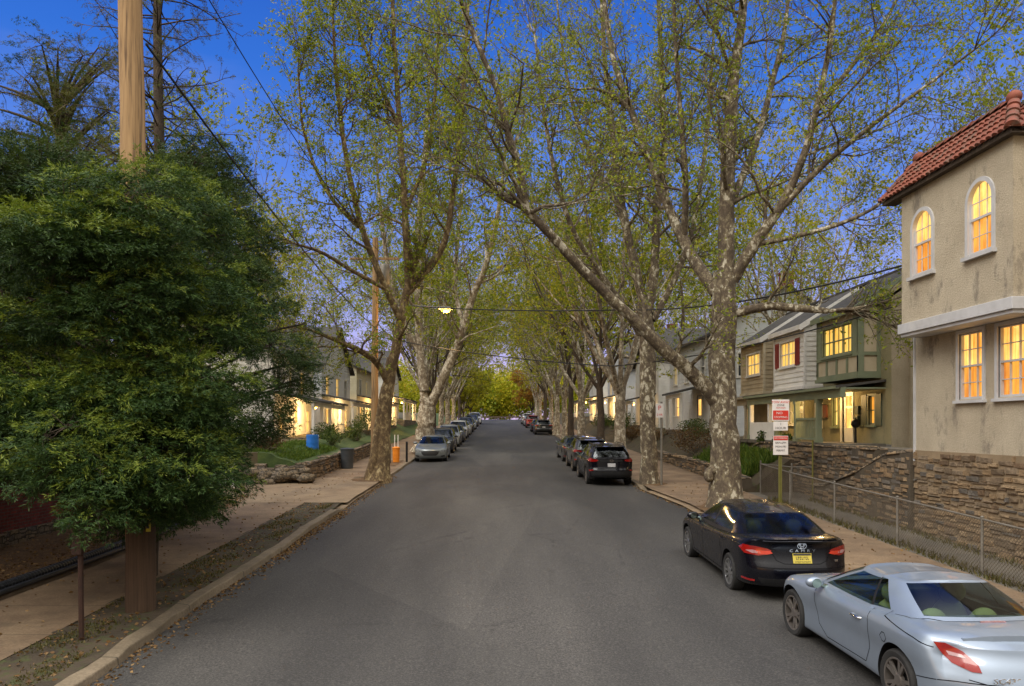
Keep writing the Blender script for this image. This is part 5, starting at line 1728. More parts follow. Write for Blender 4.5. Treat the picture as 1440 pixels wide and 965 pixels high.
b = MB(); b.box(12.34, 12.385, 28.15, 28.5, 3.72, 4.2); b.build('panel', M['terracotta'], t, bevel=.01)
b = MB(); b.box(12.33, 12.34, 28.12, 28.53, 4.2, 4.23); b.box(12.33, 12.34, 28.12, 28.53, 3.69, 3.72); b.build('frame', M['bark_brown'], t)


# ---- simpler houses farther up the street
def street_house(name, label, right, x, y0, y1, zb, ze, zr, dep, wm, lap, wins, porch_=None, gable=False, roofm=None, side_wins=(), group=None, lamp_e=0, trim=None):
    sg = 1 if right else -1
    h = thing(name, label, 'house', (x, (y0 + y1) / 2, zb), group)
    fbk = right_wall if right else left_wall
    f = fbk(x)
    f.wall(y0, y1, zb, ze, [q[:4] for q in wins], .12, lap=lap)
    for y in (y0, y1):
        g = near_wall(y) if y == y0 else far_wall(y)
        holes = [q[:4] for q in side_wins] if y == y0 else []
        a, c = (x, x + sg * dep)
        g.wall(min(a, c), max(a, c), zb, ze, holes, .12, lap=lap)
        if not gable:
            g.add([g.p(x, ze), g.p(x + sg * dep, ze), g.p(x + sg * dep / 2, zr)], [(0, 1, 2)])
        f.add(g.v, g.f)
    if gable:
        f.add([f.p(y0, ze), f.p(y1, ze), f.p((y0 + y1) / 2, zr)], [(0, 1, 2)])
    f.build('wall', wm, h)
    b = MB(); t_ = .14; ov = .35
    rm = roofm or M['slate']
    if gable:
        ym = (y0 + y1) / 2
        xa, xb = x - sg * ov, x + sg * dep
        for (ya, e) in ((y0 - ov, 0), (y1 + ov, 1)):
            z_e = ze - (zr - ze) / (ym - y0) * ov
            b.hexa([(xa, ya, z_e), (xb, ya, z_e), (xb, ym, zr + .01), (xa, ym, zr + .01)], [(xa, ya, z_e + t_), (xb, ya, z_e + t_), (xb, ym, zr + t_), (xa, ym, zr + t_)])
    else:
        xm = x + sg * dep / 2
        s = (zr - ze) / (dep / 2)
        for (xe, sgn) in ((x - sg * ov, 1), (x + sg * (dep + ov), -1)):
            b.hexa([(xe, y0 - .25, ze - s * ov), (xm, y0 - .25, zr + .01), (xm, y1 + .25, zr + .01), (xe, y1 + .25, ze - s * ov)], [(xe, y0 - .25, ze - s * ov + t_), (xm, y0 - .25, zr + t_), (xm, y1 + .25, zr + t_), (xe, y1 + .25, ze - s * ov + t_)])
    ro = b.build('roof', rm, h)
    b = MB(); cx = x + sg * dep * .55; b.box(cx - .35, cx + .35, y0 + .8, y0 + 1.5, ze, zr + 1.0); b.box(cx - .4, cx + .4, y0 + .75, y0 + 1.55, zr + 1.0, zr + 1.12); b.build('chimney', M['brick'], ro)
    for q in wins: window(fbk(x), h, *q[:4], q[4], trim or M['white'], 2 if len(q) < 6 else q[5], 1, .12, .09)
    for q in side_wins: window(near_wall(y0), h, *q[:4], q[4], trim or M['white'], 2, 1, .12, .09)
    if porch_:
        pd, py0, py1, pz, pt, posts = porch_
        xf = x - sg * pd
        b = MB(); b.box(min(x - sg * .01, xf), max(x - sg * .01, xf), py0, py1, zb - .2, pz); b.build('porch_floor', M['stone_pale'], h)
        b = MB(); xo = xf - sg * .2
        b.hexa([(xo, py0 - .15, pt), (x - sg * .01, py0 - .15, pt + .5), (x - sg * .01, py1 + .15, pt + .5), (xo, py1 + .15, pt)], [(xo, py0 - .15, pt + .12), (x - sg * .01, py0 - .15, pt + .62), (x - sg * .01, py1 + .15, pt + .62), (xo, py1 + .15, pt + .12)])
        b.build('porch_roof', rm, h)
        b = MB(); b.box(min(xf, xf + sg * .15), max(xf, xf + sg * .15), py0, py1, pt - .25, pt + .02); b.build('porch_beam', M['white'], h)
        for k in range(posts):
            yy = py0 + .1 + (py1 - py0 - .3) * k / (posts - 1)
            b = MB(); b.box(min(xf, xf + sg * .16), max(xf, xf + sg * .16), yy, yy + .16, pz, pt - .25); b.build('porch_post', M['white'], h)
        for k in range(posts - 1):
            b = MB(); ya = py0 + .26 + (py1 - py0 - .3) * k / (posts - 1); yb = py0 + .1 + (py1 - py0 - .3) * (k + 1) / (posts - 1)
            if k == posts // 2 - (posts % 2 == 0): continue
            b.box(min(xf + sg * .05, xf + sg * .1), max(xf + sg * .05, xf + sg * .1), ya, yb, pz + .75, pz + .82)
            n = int((yb - ya) / .2)
            for i in range(1, n): q = ya + (yb - ya) * i / n; b.box(min(xf + sg * .06, xf + sg * .09), max(xf + sg * .06, xf + sg * .09), q - .02, q + .02, pz, pz + .76)
            b.build('railing', M['white'], h)
        ym = (py0 + py1) / 2
        d = fbk(x); d.bx(ym - .48, ym + .48, pz, pz + 2.1, .003, .05); dd = d.build('door', M['white'], h)
        d = fbk(x); d.bx(ym - .3, ym + .3, pz + .9, pz + 1.9, .05, .06); d.build('pane', M['lit_bright'], dd)
        if lamp_e:
            lx = x - sg * pd * .5
            b = MB(); b.ell((lx, ym + .6, pt - .12), (.12, .12, .14), 12, 8); b.build('porch_lamp', M['porchlamp'], h, sm=60)
            point((lx, ym + .6, pt - .42), lamp_e * (4.0 if not right else 2.6), .3)
    return h


GLH, GRH = 'porch houses on the left', 'porch houses on the right up the road'
LD, LB, LY, DK = M['lit_dim'], M['lit_bright'], M['lit_yellow'], M['darkglass']
street_house('porch_house', 'white house with bright lit porch behind the blue barrel', False, -12.6, 41.5, 50.5, 2.2, 7.6, 9.6, 9, M['white_siding'], .22,
             [(42.4, 43.3, 5.4, 6.8, DK), (44.6, 45.5, 5.4, 6.8, LD), (47.2, 48.1, 5.4, 6.8, LY), (42.6, 43.6, 3.0, 4.4, LB), (48.6, 49.6, 3.0, 4.4, LB)], (2.2, 41.9, 50.3, 2.75, 4.75, 5), side_wins=[(-17, -16, 5.4, 6.8, DK)], group=GLH, lamp_e=75)
street_house('porch_house', 'pale grey gabled house with glowing porch lamp beside the leaning trunk', False, -12.6, 53, 63, 2.6, 7.9, 11.0, 9, M['pale_siding'], .22,
             [(54.2, 55.1, 5.7, 7.1, LY), (57.6, 58.5, 5.7, 7.1, LY), (60.6, 61.5, 5.7, 7.1, DK), (54.2, 55.4, 3.3, 4.7, LB), (60.4, 61.6, 3.3, 4.7, LB)], (2.2, 53.2, 62.8, 3.1, 5.1, 5), True, group=GLH, lamp_e=95)
street_house('porch_house', 'cream house half hidden between the two left plane trunks', False, -12.6, 66, 76, 3.0, 8.6, 10.6, 9, M['cream_siding'], .22,
             [(67.2, 68.1, 6.2, 7.6, DK), (70.6, 71.5, 6.2, 7.6, LD), (74, 74.9, 6.2, 7.6, DK), (67.2, 68.4, 3.7, 5.2, LB), (73.4, 74.6, 3.7, 5.2, LB)], (2.2, 66.2, 75.8, 3.5, 5.6, 5), group=GLH, lamp_e=120)
street_house('porch_house', 'farthest white house on the left with an amber lit porch', False, -12.4, 80, 92, 3.6, 9.2, 12.0, 9, M['white_siding'], .25,
             [(82, 83, 6.8, 8.2, LD), (87, 88, 6.8, 8.2, LY), (82, 83.4, 4.3, 5.8, LB), (88, 89.4, 4.3, 5.8, LB)], (2.2, 80.3, 91.7, 4.1, 6.3, 5), True, group=GLH, lamp_e=150)
street_house('porch_house', 'tall pale blue white house behind the big flaky trunk', True, 12.8, 45, 56, 2.6, 9.0, 11.8, 9, M['pale_siding'], .24,
             [(46.4, 47.4, 6.4, 7.9, DK), (50.4, 51.4, 6.4, 7.9, DK), (53.6, 54.6, 6.4, 7.9, LD), (52.4, 54.0, 3.9, 5.6, LB), (47, 48.2, 3.9, 5.4, DK)], (1.8, 45.4, 49.4, 3.2, 5.4, 3), side_wins=[(14.4, 15.4, 6.4, 7.8, DK)], group=GRH)
street_house('porch_house', 'white house with a small gabled porch beyond the pale blue white one', True, 12.8, 60, 70, 3.0, 9.0, 11.8, 9, M['white_siding'], .24,
             [(61.4, 62.4, 6.6, 8.0, DK), (66.6, 67.6, 6.6, 8.0, LD), (61.4, 62.6, 4.2, 5.6, LB)], (2.0, 61, 69, 3.5, 5.5, 4), True, group=GRH, lamp_e=110)
street_house('porch_house', 'grey white gabled house with the brightest amber porch on the right', True, 12.8, 76, 88, 3.5, 9.4, 12.8, 9, M['pale_siding'], .25,
             [(78, 79, 7, 8.6, DK), (80.5, 82, 7, 8.8, LB), (85, 86, 7, 8.6, LY), (77.4, 78.8, 4.7, 6.2, LB), (85, 86.4, 4.7, 6.2, LB)], (2.2, 76.3, 87.7, 4.0, 6.2, 5), True, group=GRH, lamp_e=180)
street_house('porch_house', 'farthest white house on the right seen through the trunks', True, 12.8, 94, 106, 4.1, 10, 12.5, 9, M['white_siding'], .25,
             [(96, 97, 7.6, 9, LY), (102, 103, 7.6, 9, DK), (97, 98.4, 5.2, 6.8, LB), (102, 103.4, 5.2, 6.8, LB)], (2.2, 94.3, 105.7, 4.6, 6.8, 5), group=GRH, lamp_e=150)

# ---- red brick house behind the conifers
h = thing('brick_house', 'dark red brick house on a pale stone base behind the conifer', 'house', (-11.2, 14, gz(14)))
f = left_wall(-11.2); f.wall(3, 21.5, gz(14) + .25, 6.6, [(9, 10, 2.4, 3.9), (17.2, 18.2, 2.4, 3.9)], .1)
f.quad((-11.2, 21.5, .5), (-20, 21.5, .5), (-20, 21.5, 6.6), (-11.2, 21.5, 6.6)); f.quad((-11.2, 3, .3), (-20, 3, .3), (-20, 3, 6.6), (-11.2, 3, 6.6))
f.build('wall', M['brick'], h)
for q in ((9, 10, 2.4, 3.9), (17.2, 18.2, 2.4, 3.9)): window(left_wall(-11.2), h, *q, DK, M['white'], 2, 1)
b = MB()
yy = 3.0
while yy < 21.5:
    L_ = random.uniform(.5, 1.1); b.box(-11.3, -11.12 + random.uniform(-.02, .03), yy, min(21.5, yy + L_), gz(yy) - .1, gz(yy + .5) + random.uniform(.34, .44)); yy += L_ + .012
b.build('stone_base', M['stone_pale'], h, bevel=.02)
b = MB(); b.hexa([(-10.8, 2.7, 6.5), (-15.6, 2.7, 9.4), (-15.6, 21.8, 9.4), (-10.8, 21.8, 6.5)], [(-10.8, 2.7, 6.65), (-15.6, 2.7, 9.55), (-15.6, 21.8, 9.55), (-10.8, 21.8, 6.65)])
b.hexa([(-20.4, 2.7, 6.5), (-15.6, 2.7, 9.4), (-15.6, 21.8, 9.4), (-20.4, 21.8, 6.5)], [(-20.4, 2.7, 6.65), (-15.6, 2.7, 9.55), (-15.6, 21.8, 9.55), (-20.4, 21.8, 6.65)])
b.build('roof', M['slate'], h)
# ------------------------------------------------------------------ walls, fences, poles, signs, bins
def stone_wall(name, label, x0, x1, pts, m, cap=True, group=None):
    """wall between x0 and x1; pts: (y, bottom, top) profile along the street"""
    t = thing(name, label, 'wall', (x0, pts[0][0], pts[0][1]), group)
    b = MB()
    P = []
    for (a, c) in zip(pts[:-1], pts[1:]):
        n = max(1, int((c[0] - a[0]) / .5))
        for k in range(n): s = k / n; P.append([a[i] + (c[i] - a[i]) * s for i in range(3)])
    P.append(list(pts[-1]))
    vs = []
    for p in P:
        j = random.uniform(-.02, .02)
        vs += [(x0 - .03, p[0], p[1]), (x0 + j, p[0], p[1] * .5 + p[2] * .5), (x0 + j, p[0], p[2] + random.uniform(-.02, .02)), (x1, p[0], p[2] + random.uniform(-.02, .02)), (x1, p[0], p[1])]
    for k in range(len(P) - 1):
        o = 5 * k
        for i in range(4): b.add([vs[o + i], vs[o + i + 1], vs[o + 6 + i], vs[o + 5 + i]], [(0, 1, 2, 3)])
    b.add(vs[:5], [(0, 1, 2, 3, 4)]); b.add(vs[-5:], [(4, 3, 2, 1, 0)])
    zb_ = hermite([p[0] for p in P], [p[1] for p in P]); zt_ = hermite([p[0] for p in P], [p[2] for p in P])
    rubble_face(b, x0, -1 if x0 < x1 else 1, P[0][0] + .02, P[-1][0], lambda y: zb_(y) + .02, lambda y: zt_(y) - .01, 1, (.08, .19), (.14, .5), .022)
    merge = b.build('masonry', [M['mortar_dark'], M['block']], t)
    if cap:
        c = MB(); y = P[0][0]
        f = hermite([p[0] for p in P], [p[2] for p in P])
        while y < P[-1][0] - .15:
            L_ = min(random.uniform(.3, .75), P[-1][0] - y)
            z0, z1 = f(y), f(y + L_); h = random.uniform(.05, .11); e = random.uniform(.02, .07)
            sg = -1 if x0 < x1 else 1
            a_, b_ = x0 + sg * e, x1
            c.hexa([(a_, y, z0 + .003), (b_, y, z0 + .003), (b_, y + L_ - .015, z1 + .003), (a_, y + L_ - .015, z1 + .003)], [(a_ - sg * .02, y + .01, z0 + h), (b_, y + .01, z0 + h), (b_, y + L_ - .03, z1 + h), (a_ - sg * .02, y + L_ - .03, z1 + h)])
            y += L_
        c.build('coping', m, t, bevel=.02)
    return t


stone_wall('stone_wall', 'stepped stone wall sloping down from the cream house foundation', 10.5, 10.9, [(19.05, .3, 2.72), (20.3, .35, 2.6), (22.2, .5, 1.95), (24.3, .6, 1.42), (24.9, .6, 1.4)], M['stone'])
stone_wall('stone_wall', 'long stone retaining wall under the olive house porch', 10.86, 11.3, [(21.6, .5, 2.7), (28, .8, 2.7), (31.0, .9, 2.7), (33.2, 1.0, 2.25), (34.5, 1.0, 2.1)], M['stone'])
b = MB(); t = thing('terrace_slab', 'grey flagged terrace edge on the retaining wall by the porch', 'terrace', (11.3, 22, 2.6))
b.box(11.25, 12.39, 19.6, 23.88, 2.55, 2.74); b.box(11.28, 12.38, 23.9, 36.8, 2.4, 2.68); b.build('slab', M['path'], t)
stone_wall('stone_wall', 'low mossy stone kerb wall below the grass bank', 8.97, 9.3, [(27.5, .9, 1.45), (33, 1.1, 1.75), (44, 1.4, 1.95)], M['stone'])
stone_wall('stone_wall', 'rough garden wall of tan rubble beside the charcoal bin', -7.85, -8.3, [(30.45, 1.05, 1.78), (34, 1.15, 1.92), (41, 1.4, 2.1), (52, 1.7, 2.5)], M['stone_pale'])
t = thing('stone_wall', 'short rubble wall facing the driveway below the grass plot', 'wall', (-9.4, 30.3, 1.0))
b = MB()
xs_ = np.linspace(-10.75, -7.85, 8)
for a, c in zip(xs_[:-1], xs_[1:]):
    h0 = random.uniform(1.68, 1.9)
    b.hexa([(a, 30.2, .95), (c, 30.2, .95), (c, 30.6, .95), (a, 30.6, .95)], [(a, 30.24, h0), (c, 30.24, h0 + random.uniform(-.06, .06)), (c, 30.6, h0), (a, 30.6, h0)])
b.build('masonry', M['stone_pale'], t)
# loose boulders tumbled against that wall
for k in range(26):
    x = random.uniform(-9.9, -7.6); hgt = random.random()
    r_ = random.uniform(.14, .3)
    y = 30.1 - (1 - hgt) * random.uniform(.15, .55); z = gz(y) + .12 + hgt * .5
    b = MB(); b.ell((x, y, z), (r_ * 1.25, r_, r_ * .75), 9, 6, .16)
    o = b.build('boulder', M['stone_pale'], None, sm=70, loc=(x, y, z))
    tag(o, 'tan boulder in the loose rubble heap against the garden wall', 'boulder', 'loose rubble boulders by the driveway')

# chain-link fence along the right pavement
FX = 9.12
fence = thing('chain_link_fence', 'rusty chain link fence along the right pavement below the cream house', 'fence', (FX, 16, gz(16)))


def post(y, x=FX, h=1.2, par=fence, r=.028, name='fence_post'):
    b = MB(); b.tube([(x, y, gz(y) + .05), (x, y, gz(y) + h)], r, 8); b.ell((x, y, gz(y) + h), (r * 1.3, r * 1.3, r), 8, 5)
    return b.build(name, M['galv'] if h < 1.5 else M['postgreen'], par, sm=50)


fy = [6.0, 8.6, 11.2, 14.1, 17.1, 20.3, 23.4]
for y in fy: post(y)
b = MB(); b.tube([(FX, y, gz(y) + 1.16) for y in fy], .02, 6); b.build('top_rail', M['galv'], fence, sm=50)


def mesh_net(p0, p1, h0, h1, parent, pitch=.08):
    """diamond wire mesh between two posts"""
    b = MB()
    L_ = math.hypot(p1[0] - p0[0], p1[1] - p0[1]); H_ = h1 - h0
    n = int(L_ / pitch)
    def pt(s, h):
        s = min(max(s, 0), L_); f_ = s / L_
        x, y = p0[0] + (p1[0] - p0[0]) * f_, p0[1] + (p1[1] - p0[1]) * f_
        return (x, y, gz(y) + h0 + h)
    k = -H_
    while k < L_:
        for dr in (1, -1):
            a, c = (k, k + H_) if dr > 0 else (k + H_, k)
            s0, z0, s1, z1 = a, 0.0, c, H_
            # clip to the panel
            lo, hi = min(a, c), max(a, c)
            t0, t1 = 0.0, 1.0
            if lo < 0: q = (0 - a) / (c - a); t0, t1 = (q, 1) if dr > 0 else (0, q)
            if hi > L_: q = (L_ - a) / (c - a); t0, t1 = (t0, q) if dr > 0 else (q, t1)
            if t1 - t0 > .02:
                b.tube([pt(a + (c - a) * t0, H_ * t0), pt(a + (c - a) * t1, H_ * t1)], .0045, 3, False)
        k += pitch
    return b.build('wire_mesh', M['wire'], parent)


for a, c in zip(fy[:-1], fy[1:]): mesh_net((FX, a), (FX, c), .08, 1.15, fence)
gate = thing('chain_link_gate', 'chain link gate between tall posts at the foot of the stone wall', 'gate', (9.9, 25.6, gz(25.6)))
for (x, y, h) in ((9.35, 26.7, 1.25), (9.95, 25.4, 1.25), (10.62, 25.3, 2.05)): post(y, x, h, gate, .03, 'gate_post')
for (p, q, h) in (((9.35, 26.7), (9.95, 25.4), 1.15), ((9.95, 25.4), (10.62, 25.3), 1.15), ((9.12, 23.5), (9.35, 26.7), 1.15)):
    mesh_net(p, q, .08, h, gate)
    b = MB(); b.tube([(p[0], p[1], gz(p[1]) + h + .01), (q[0], q[1], gz(q[1]) + h + .01)], .018, 6); b.build('gate_rail', M['galv'], gate)

# utility poles
def pole(name, label, x, y, r0, r1, z1, lean, m, cat='pole'):
    t = thing(name, label, cat, (x, y, gz(y)))
    b = MB(); n = 14
    b.tube([(x + lean * k / n + random.uniform(-.008, .008), y, gz(y) + .02 + (z1 - gz(y)) * k / n) for k in range(n + 1)], [r0 + (r1 - r0) * k / n for k in range(n + 1)], 18)
    b.build('shaft', m, t, sm=50)
    return t


np_ = pole('utility_pole', 'thick tan wooden utility pole rising through the conifer foliage', -5.66, 11.8, .215, .165, 13.0, -.22, M['pole_wood'])
b = MB(); b.tube([(-5.66, 11.79, gz(11.8) + .02 + .22 * k) for k in range(10)], [.224 - .0012 * k + random.uniform(-.004, .006) for k in range(10)], 18); b.build('weathered_butt', M['pole_dark'], np_, sm=50)
b = MB(); b.box(-5.5, -5.44, 11.62, 11.66, gz(11.8) + 1.35, gz(11.8) + 1.95); b.build('yellow_tag', M['yellowtag'], np_)
for k in range(7):
    z = gz(11.8) + 1.4 + k * .075
    b = MB(); b.box(-5.492, -5.448, 11.612, 11.62, z, z + .045); b.build('tag_mark', M['signblack'], np_)
b = MB(); b.box(-7.0, -4.6, 11.72, 11.84, 11.9, 12.02); b.build('crossarm', M['pole_wood'], np_)
fp = pole('utility_pole', 'slim brown utility pole with transformer behind the left plane tree', -5.85, 35.0, .18, .13, 12.2, .05, M['pole_wood'])
t_ = MB(); t_.lathe((-5.35, 34.8, 10.0), [(.0, 0), (.23, 0), (.24, .05), (.24, .85), (.2, .93), (.0, .96)], 20); t_.tube([(-5.85, 35, 10.4), (-5.35, 34.8, 10.4)], .04, 8); t_.build('transformer', M['galv'], fp, sm=40)
b = MB(); b.box(-7.0, -4.7, 34.95, 35.05, 11.2, 11.3); b.build('crossarm', M['pole_wood'], fp)
LX, LY_, LZ = -2.5, 35.0, 8.83
sl_t = thing('street_lamp', 'glowing amber street lamp on a long arm over the road', 'street lamp', (-5.7, 35, 8.7))
b = MB(); b.tube([(-5.75, 35, 8.75), (-5.0, 35, 9.0), (-3.4, 35, 9.02), (-2.75, 35, 8.95)], .03, 8); b.build('arm', M['galv'], sl_t, sm=50)
b = MB(); b.hexa([(-2.85, 34.86, 8.88), (-2.2, 34.86, 8.88), (-2.2, 35.14, 8.88), (-2.85, 35.14, 8.88)], [(-2.8, 34.92, 9.02), (-2.3, 34.92, 9.0), (-2.3, 35.08, 9.0), (-2.8, 35.08, 9.02)]); b.build('lamp_housing', M['galv'], sl_t, bevel=.02)
b = MB(); b.ell((LX, 35, LZ + .01), (.22, .15, .12), 16, 10); b.build('lamp_globe', M['lamp'], sl_t, sm=60)
point((LX, 34.95, LZ - .35), 420, .17, (1, .6, .2), 'street_lamp_light')

# overhead cables
def cable(label, pts, r=.012):
    b = MB()
    P = []
    for (a, c, sag) in pts:
        a, c = Vector(a), Vector(c)
        for k in range(15): s = k / 14; p = a + (c - a) * s; p.z -= sag * 4 * s * (1 - s); P.append(p)
    b.tube(P, r, 5)
    o = b.build('overhead_cable', M['cable'], None, sm=60, loc=tuple(P[0]))
    return tag(o, label, 'cable', 'overhead cables')


cable('upper thin cable running from the thick pole to the transformer pole', [((-5.75, 11.9, 12.1), (-5.4, 35.0, 11.35), .55)], .012)
cable('lower thicker cable between the two wooden poles', [((-5.65, 11.95, 9.5), (-5.7, 35, 7.9), .35)], .02)
cable('cable crossing high over the road to the cream house', [((-5.7, 35, 9.15), at(870, 436, 30), .15), (at(870, 436, 30), at(1275, 372, 19.2), .35)], .026)
cable('second cable crossing over the road to the olive house', [((-5.7, 35, 7.6), at(860, 515, 31), .2), (at(860, 515, 31), at(1262, 430, 23.4), .3)], .022)
cable('cable running up the road past the street lamp', [((-5.5, 35, 8.0), (-5.6, 75, 9.2), .6)], .016)

# signs
sp_ = thing('parking_sign', 'stack of red and white parking signs on an olive post', 'sign', (6.2, 16.5, gz(16.5)))
b = MB(); b.box(6.18, 6.23, 16.5, 16.53, gz(16.5) + .1, 4.0); b.box(6.172, 6.183, 16.47, 16.5, gz(16.5) + .1, 4.0); b.box(6.227, 6.238, 16.47, 16.5, gz(16.5) + .1, 4.0); b.build('post', M['postgreen'], sp_)
FACE = Matrix.Rotation(R(90), 4, 'X')


def plate(par, x, y, z0, z1, w_, nm='sign_plate', m='signwhite'):
    b = MB(); b.box(x - w_ / 2, x + w_ / 2, y - .012, y - .004, z0, z1)
    return b.build(nm, M[m], par, bevel=.004)


def words_(par, txt, x, y, z, size, m, sx=1.0):
    o3 = Vector((0, 0, 0)); q = par
    while q is not None: o3 += WLOC.get(q.name, Vector((0, 0, 0))); q = q.parent
    return text_mesh(txt, size, par, 'lettering', M[m], Matrix.Translation(Vector((x, y, z)) - o3) @ FACE, .0015, sx)


SX, SY = 6.205, 16.47
p1 = plate(sp_, SX, SY, 3.505, 3.975, .38)
words_(p1, 'TOW AWAY', SX, SY - .014, 3.915, .075, 'signred', .95)
words_(p1, 'ZONE', SX, SY - .014, 3.85, .06, 'signblack', 1.0); words_(p1, '7AM-9AM', SX, SY - .014, 3.79, .05, 'signred', 1.0)
b = MB(); b.box(SX - .17, SX + .17, SY - .016, SY - .0125, 3.53, 3.735); r_ = b.build('red_panel', M['signred'], p1)
words_(p1, 'NO', SX - .03, SY - .019, 3.675, .08, 'signwhite', 1.1); words_(p1, 'STOPPING', SX, SY - .019, 3.585, .066, 'signwhite', .95)
p2 = plate(sp_, SX, SY, 3.29, 3.49, .32)
words_(p2, '1', SX, SY - .014, 3.435, .08, 'signblack', 1.0); words_(p2, 'HOUR', SX, SY - .014, 3.345, .075, 'signblack', 1.1)
p3 = plate(sp_, SX, SY, 2.755, 3.175, .33)
b = MB(); b.box(SX - .155, SX + .155, SY - .016, SY - .0125, 3.08, 3.165); b.build('red_panel', M['signred'], p3)
words_(p3, 'NO PARKING', SX, SY - .019, 3.122, .048, 'signwhite', .95)
for k, s_ in enumerate(('8AM-6PM', 'MON-FRI', 'PERMIT')): words_(p3, s_, SX, SY - .014, 3.02 - k * .085, .062, 'signblack', .95)
s2 = thing('parking_sign', 'small pinkish parking sign on a grey post beside the flaky trunk', 'sign', (6.35, 29.3, gz(29.3)))
b = MB(); b.tube([(6.37, 29.3, gz(29.3) + .08), (6.37, 29.3, 4.35)], .045, 8); b.build('post', M['galv'], s2, sm=50)
p4 = plate(s2, 6.28, 29.24, 3.73, 4.28, .3)
words_(p4, 'P', 6.28, 29.224, 4.1, .26, 'signred'); words_(p4, '2 HR', 6.28, 29.224, 3.84, .12, 'signred', .9)
rp_ = thing('rusty_post', 'thin rusty steel post standing in the verge before the conifer', 'post', (-5.76, 10.3, gz(10.3)))
b = MB(); b.tube([(-5.76, 10.3, gz(10.3) + .02), (-5.79, 10.3, 2.95)], .036, 8); b.build('shaft', M['rust'], rp_, sm=40)
b = MB(); b.box(-5.86, -5.72, 10.22, 10.3, 1.62, 2.9); b.build('channel', M['rust'], rp_, bevel=.01)

# barrel, bin, drum, bollards, pipe, white boards
def drum(name, label, cat, x, y, z, r, h, m, rings=3, lid=None, taper=.0):
    t = thing(name, label, cat, (x, y, z))
    b = MB(); pr = [(0, 0), (r * (1 - taper), 0)]
    for k in range(1, 13):
        hh = h * k / 13; rr = r * (1 - taper * (1 - k / 13)); rr *= 1.035 if rings and k % (12 // rings) == 0 else 1
        pr.append((rr, hh))
    pr += [(r, h), (r * .92, h), (r * .9, h - .04), (0, h - .04)]
    b.lathe((x, y, z), pr, 24); b.build('body', m, t, sm=40)
    if lid:
        b = MB(); b.lathe((x, y, z + h), [(0, .0), (r * 1.08, .0), (r * 1.1, .04), (r * .9, .07), (0, .1)], 24); b.build('rim' if lid == 1 else 'lid', m, t, sm=40)
    return t


bx_, by_ = -9.0, 36.0
bz = 3.38 - 37 / 1050 * 36
t = drum('barrel', 'bright blue plastic barrel standing on the grass plot', 'barrel', bx_, by_, bz - .02, .29, .9, M['blue'], 3)
t = drum('dustbin', 'charcoal wheel-less dustbin beside the stone garden wall', 'dustbin', -7.45, 36.6, gz(36.6) + .11, .33, .92, M['bin'], 0, 2, .15)
for s_ in (-1, 1):
    b = MB(); b.tube([(-7.45 + s_ * .33, 36.55, 2.08), (-7.45 + s_ * .42, 36.5, 2.06), (-7.45 + s_ * .33, 36.4, 2.04)], .02, 6); b.build('handle', M['bin'], t)
t = drum('traffic_drum', 'orange traffic drum between two black posts by the kerb', 'traffic drum', -5.55, 40.2, gz(40.2) + .13, .2, .74, M['orange'], 3, 1, .12)
for dx in (-.08, .1):
    b = MB(); b.box(-5.55 + dx - .02, -5.55 + dx + .02, 40.2, 40.23, gz(40.2) + .95, gz(40.2) + 1.6); b.build('paper_stake', M['white'], t)
for (px, d, lb) in ((548, 39.4, 'black bollard post to the left of the orange drum'), (572, 40.6, 'black bollard post to the right of the orange drum')):
    x = (px - VX) / F * d
    t = thing('bollard', lb, 'bollard', (x, d, gz(d) + .1), 'black posts beside the orange drum')
    b = MB(); b.tube([(x, d, gz(d) + .1), (x, d, gz(d) + 1.15)], .06, 10); b.build('post', M['black'], t, sm=40)
    b = MB(); b.ell((x, d, gz(d) + 1.16), (.066, .066, .05), 10, 6); b.build('cap', M['black'], t, sm=60)
t = thing('drain_pipe', 'long black corrugated pipe lying along the pavement edge', 'pipe', (-8.4, 14, gz(14)))
b = MB(); P = []; Rr = []
n = 420
for k in range(n):
    y = 4.5 + 17.6 * k / n
    P.append((-8.42 + .09 * math.sin(y * .5) + .008 * (y - 13), y, gz(y) + .25)); Rr.append(.085 + (.007 if k % 2 else -.004))
b.tube(P, Rr, 10); b.build('pipe', M['pipe'], t, sm=25)
b = MB(); b.tube([(p[0] + .17, p[1], p[2] - .035) for p in P[::12]], .05, 8); b.build('inner_pipe', M['pipe'], t, sm=40)
t = thing('white_fence', 'white boarded gate panel at the edge of the driveway', 'fence', (-11, 28.4, gz(28.4)))
for k in range(13):
    x = -12.5 + k * .18; b = MB(); b.box(x, x + .172, 28.38, 28.41, gz(28.4) + .2, 2.95 + random.uniform(-.01, .01)); b.build('board', M['white'], t)
b = MB(); b.box(-10.17, -10.06, 28.34, 28.46, gz(28.4), 3.05); b.build('post', M['white'], t)
for z in (1.5, 2.6):
    b = MB(); b.box(-12.5, -10.17, 28.41, 28.46, z, z + .09); b.build('rail', M['white'], t)
# guard rail across the top of the road
t = thing('guard_rail', 'low grey guard rail across the top of the road', 'guard rail', (0, 148, gz(148)))
for k in range(29):
    x = -28 + k * 2; b = MB(); b.box(x - .06, x + .06, 148, 148.12, gz(148), gz(148) + .75); b.build('post', M['bark_brown'], t)
b = MB(); b.box(-28.2, 28.2, 147.94, 148, gz(148) + .4, gz(148) + .7); b.build('rail', M['bark_brown'], t)
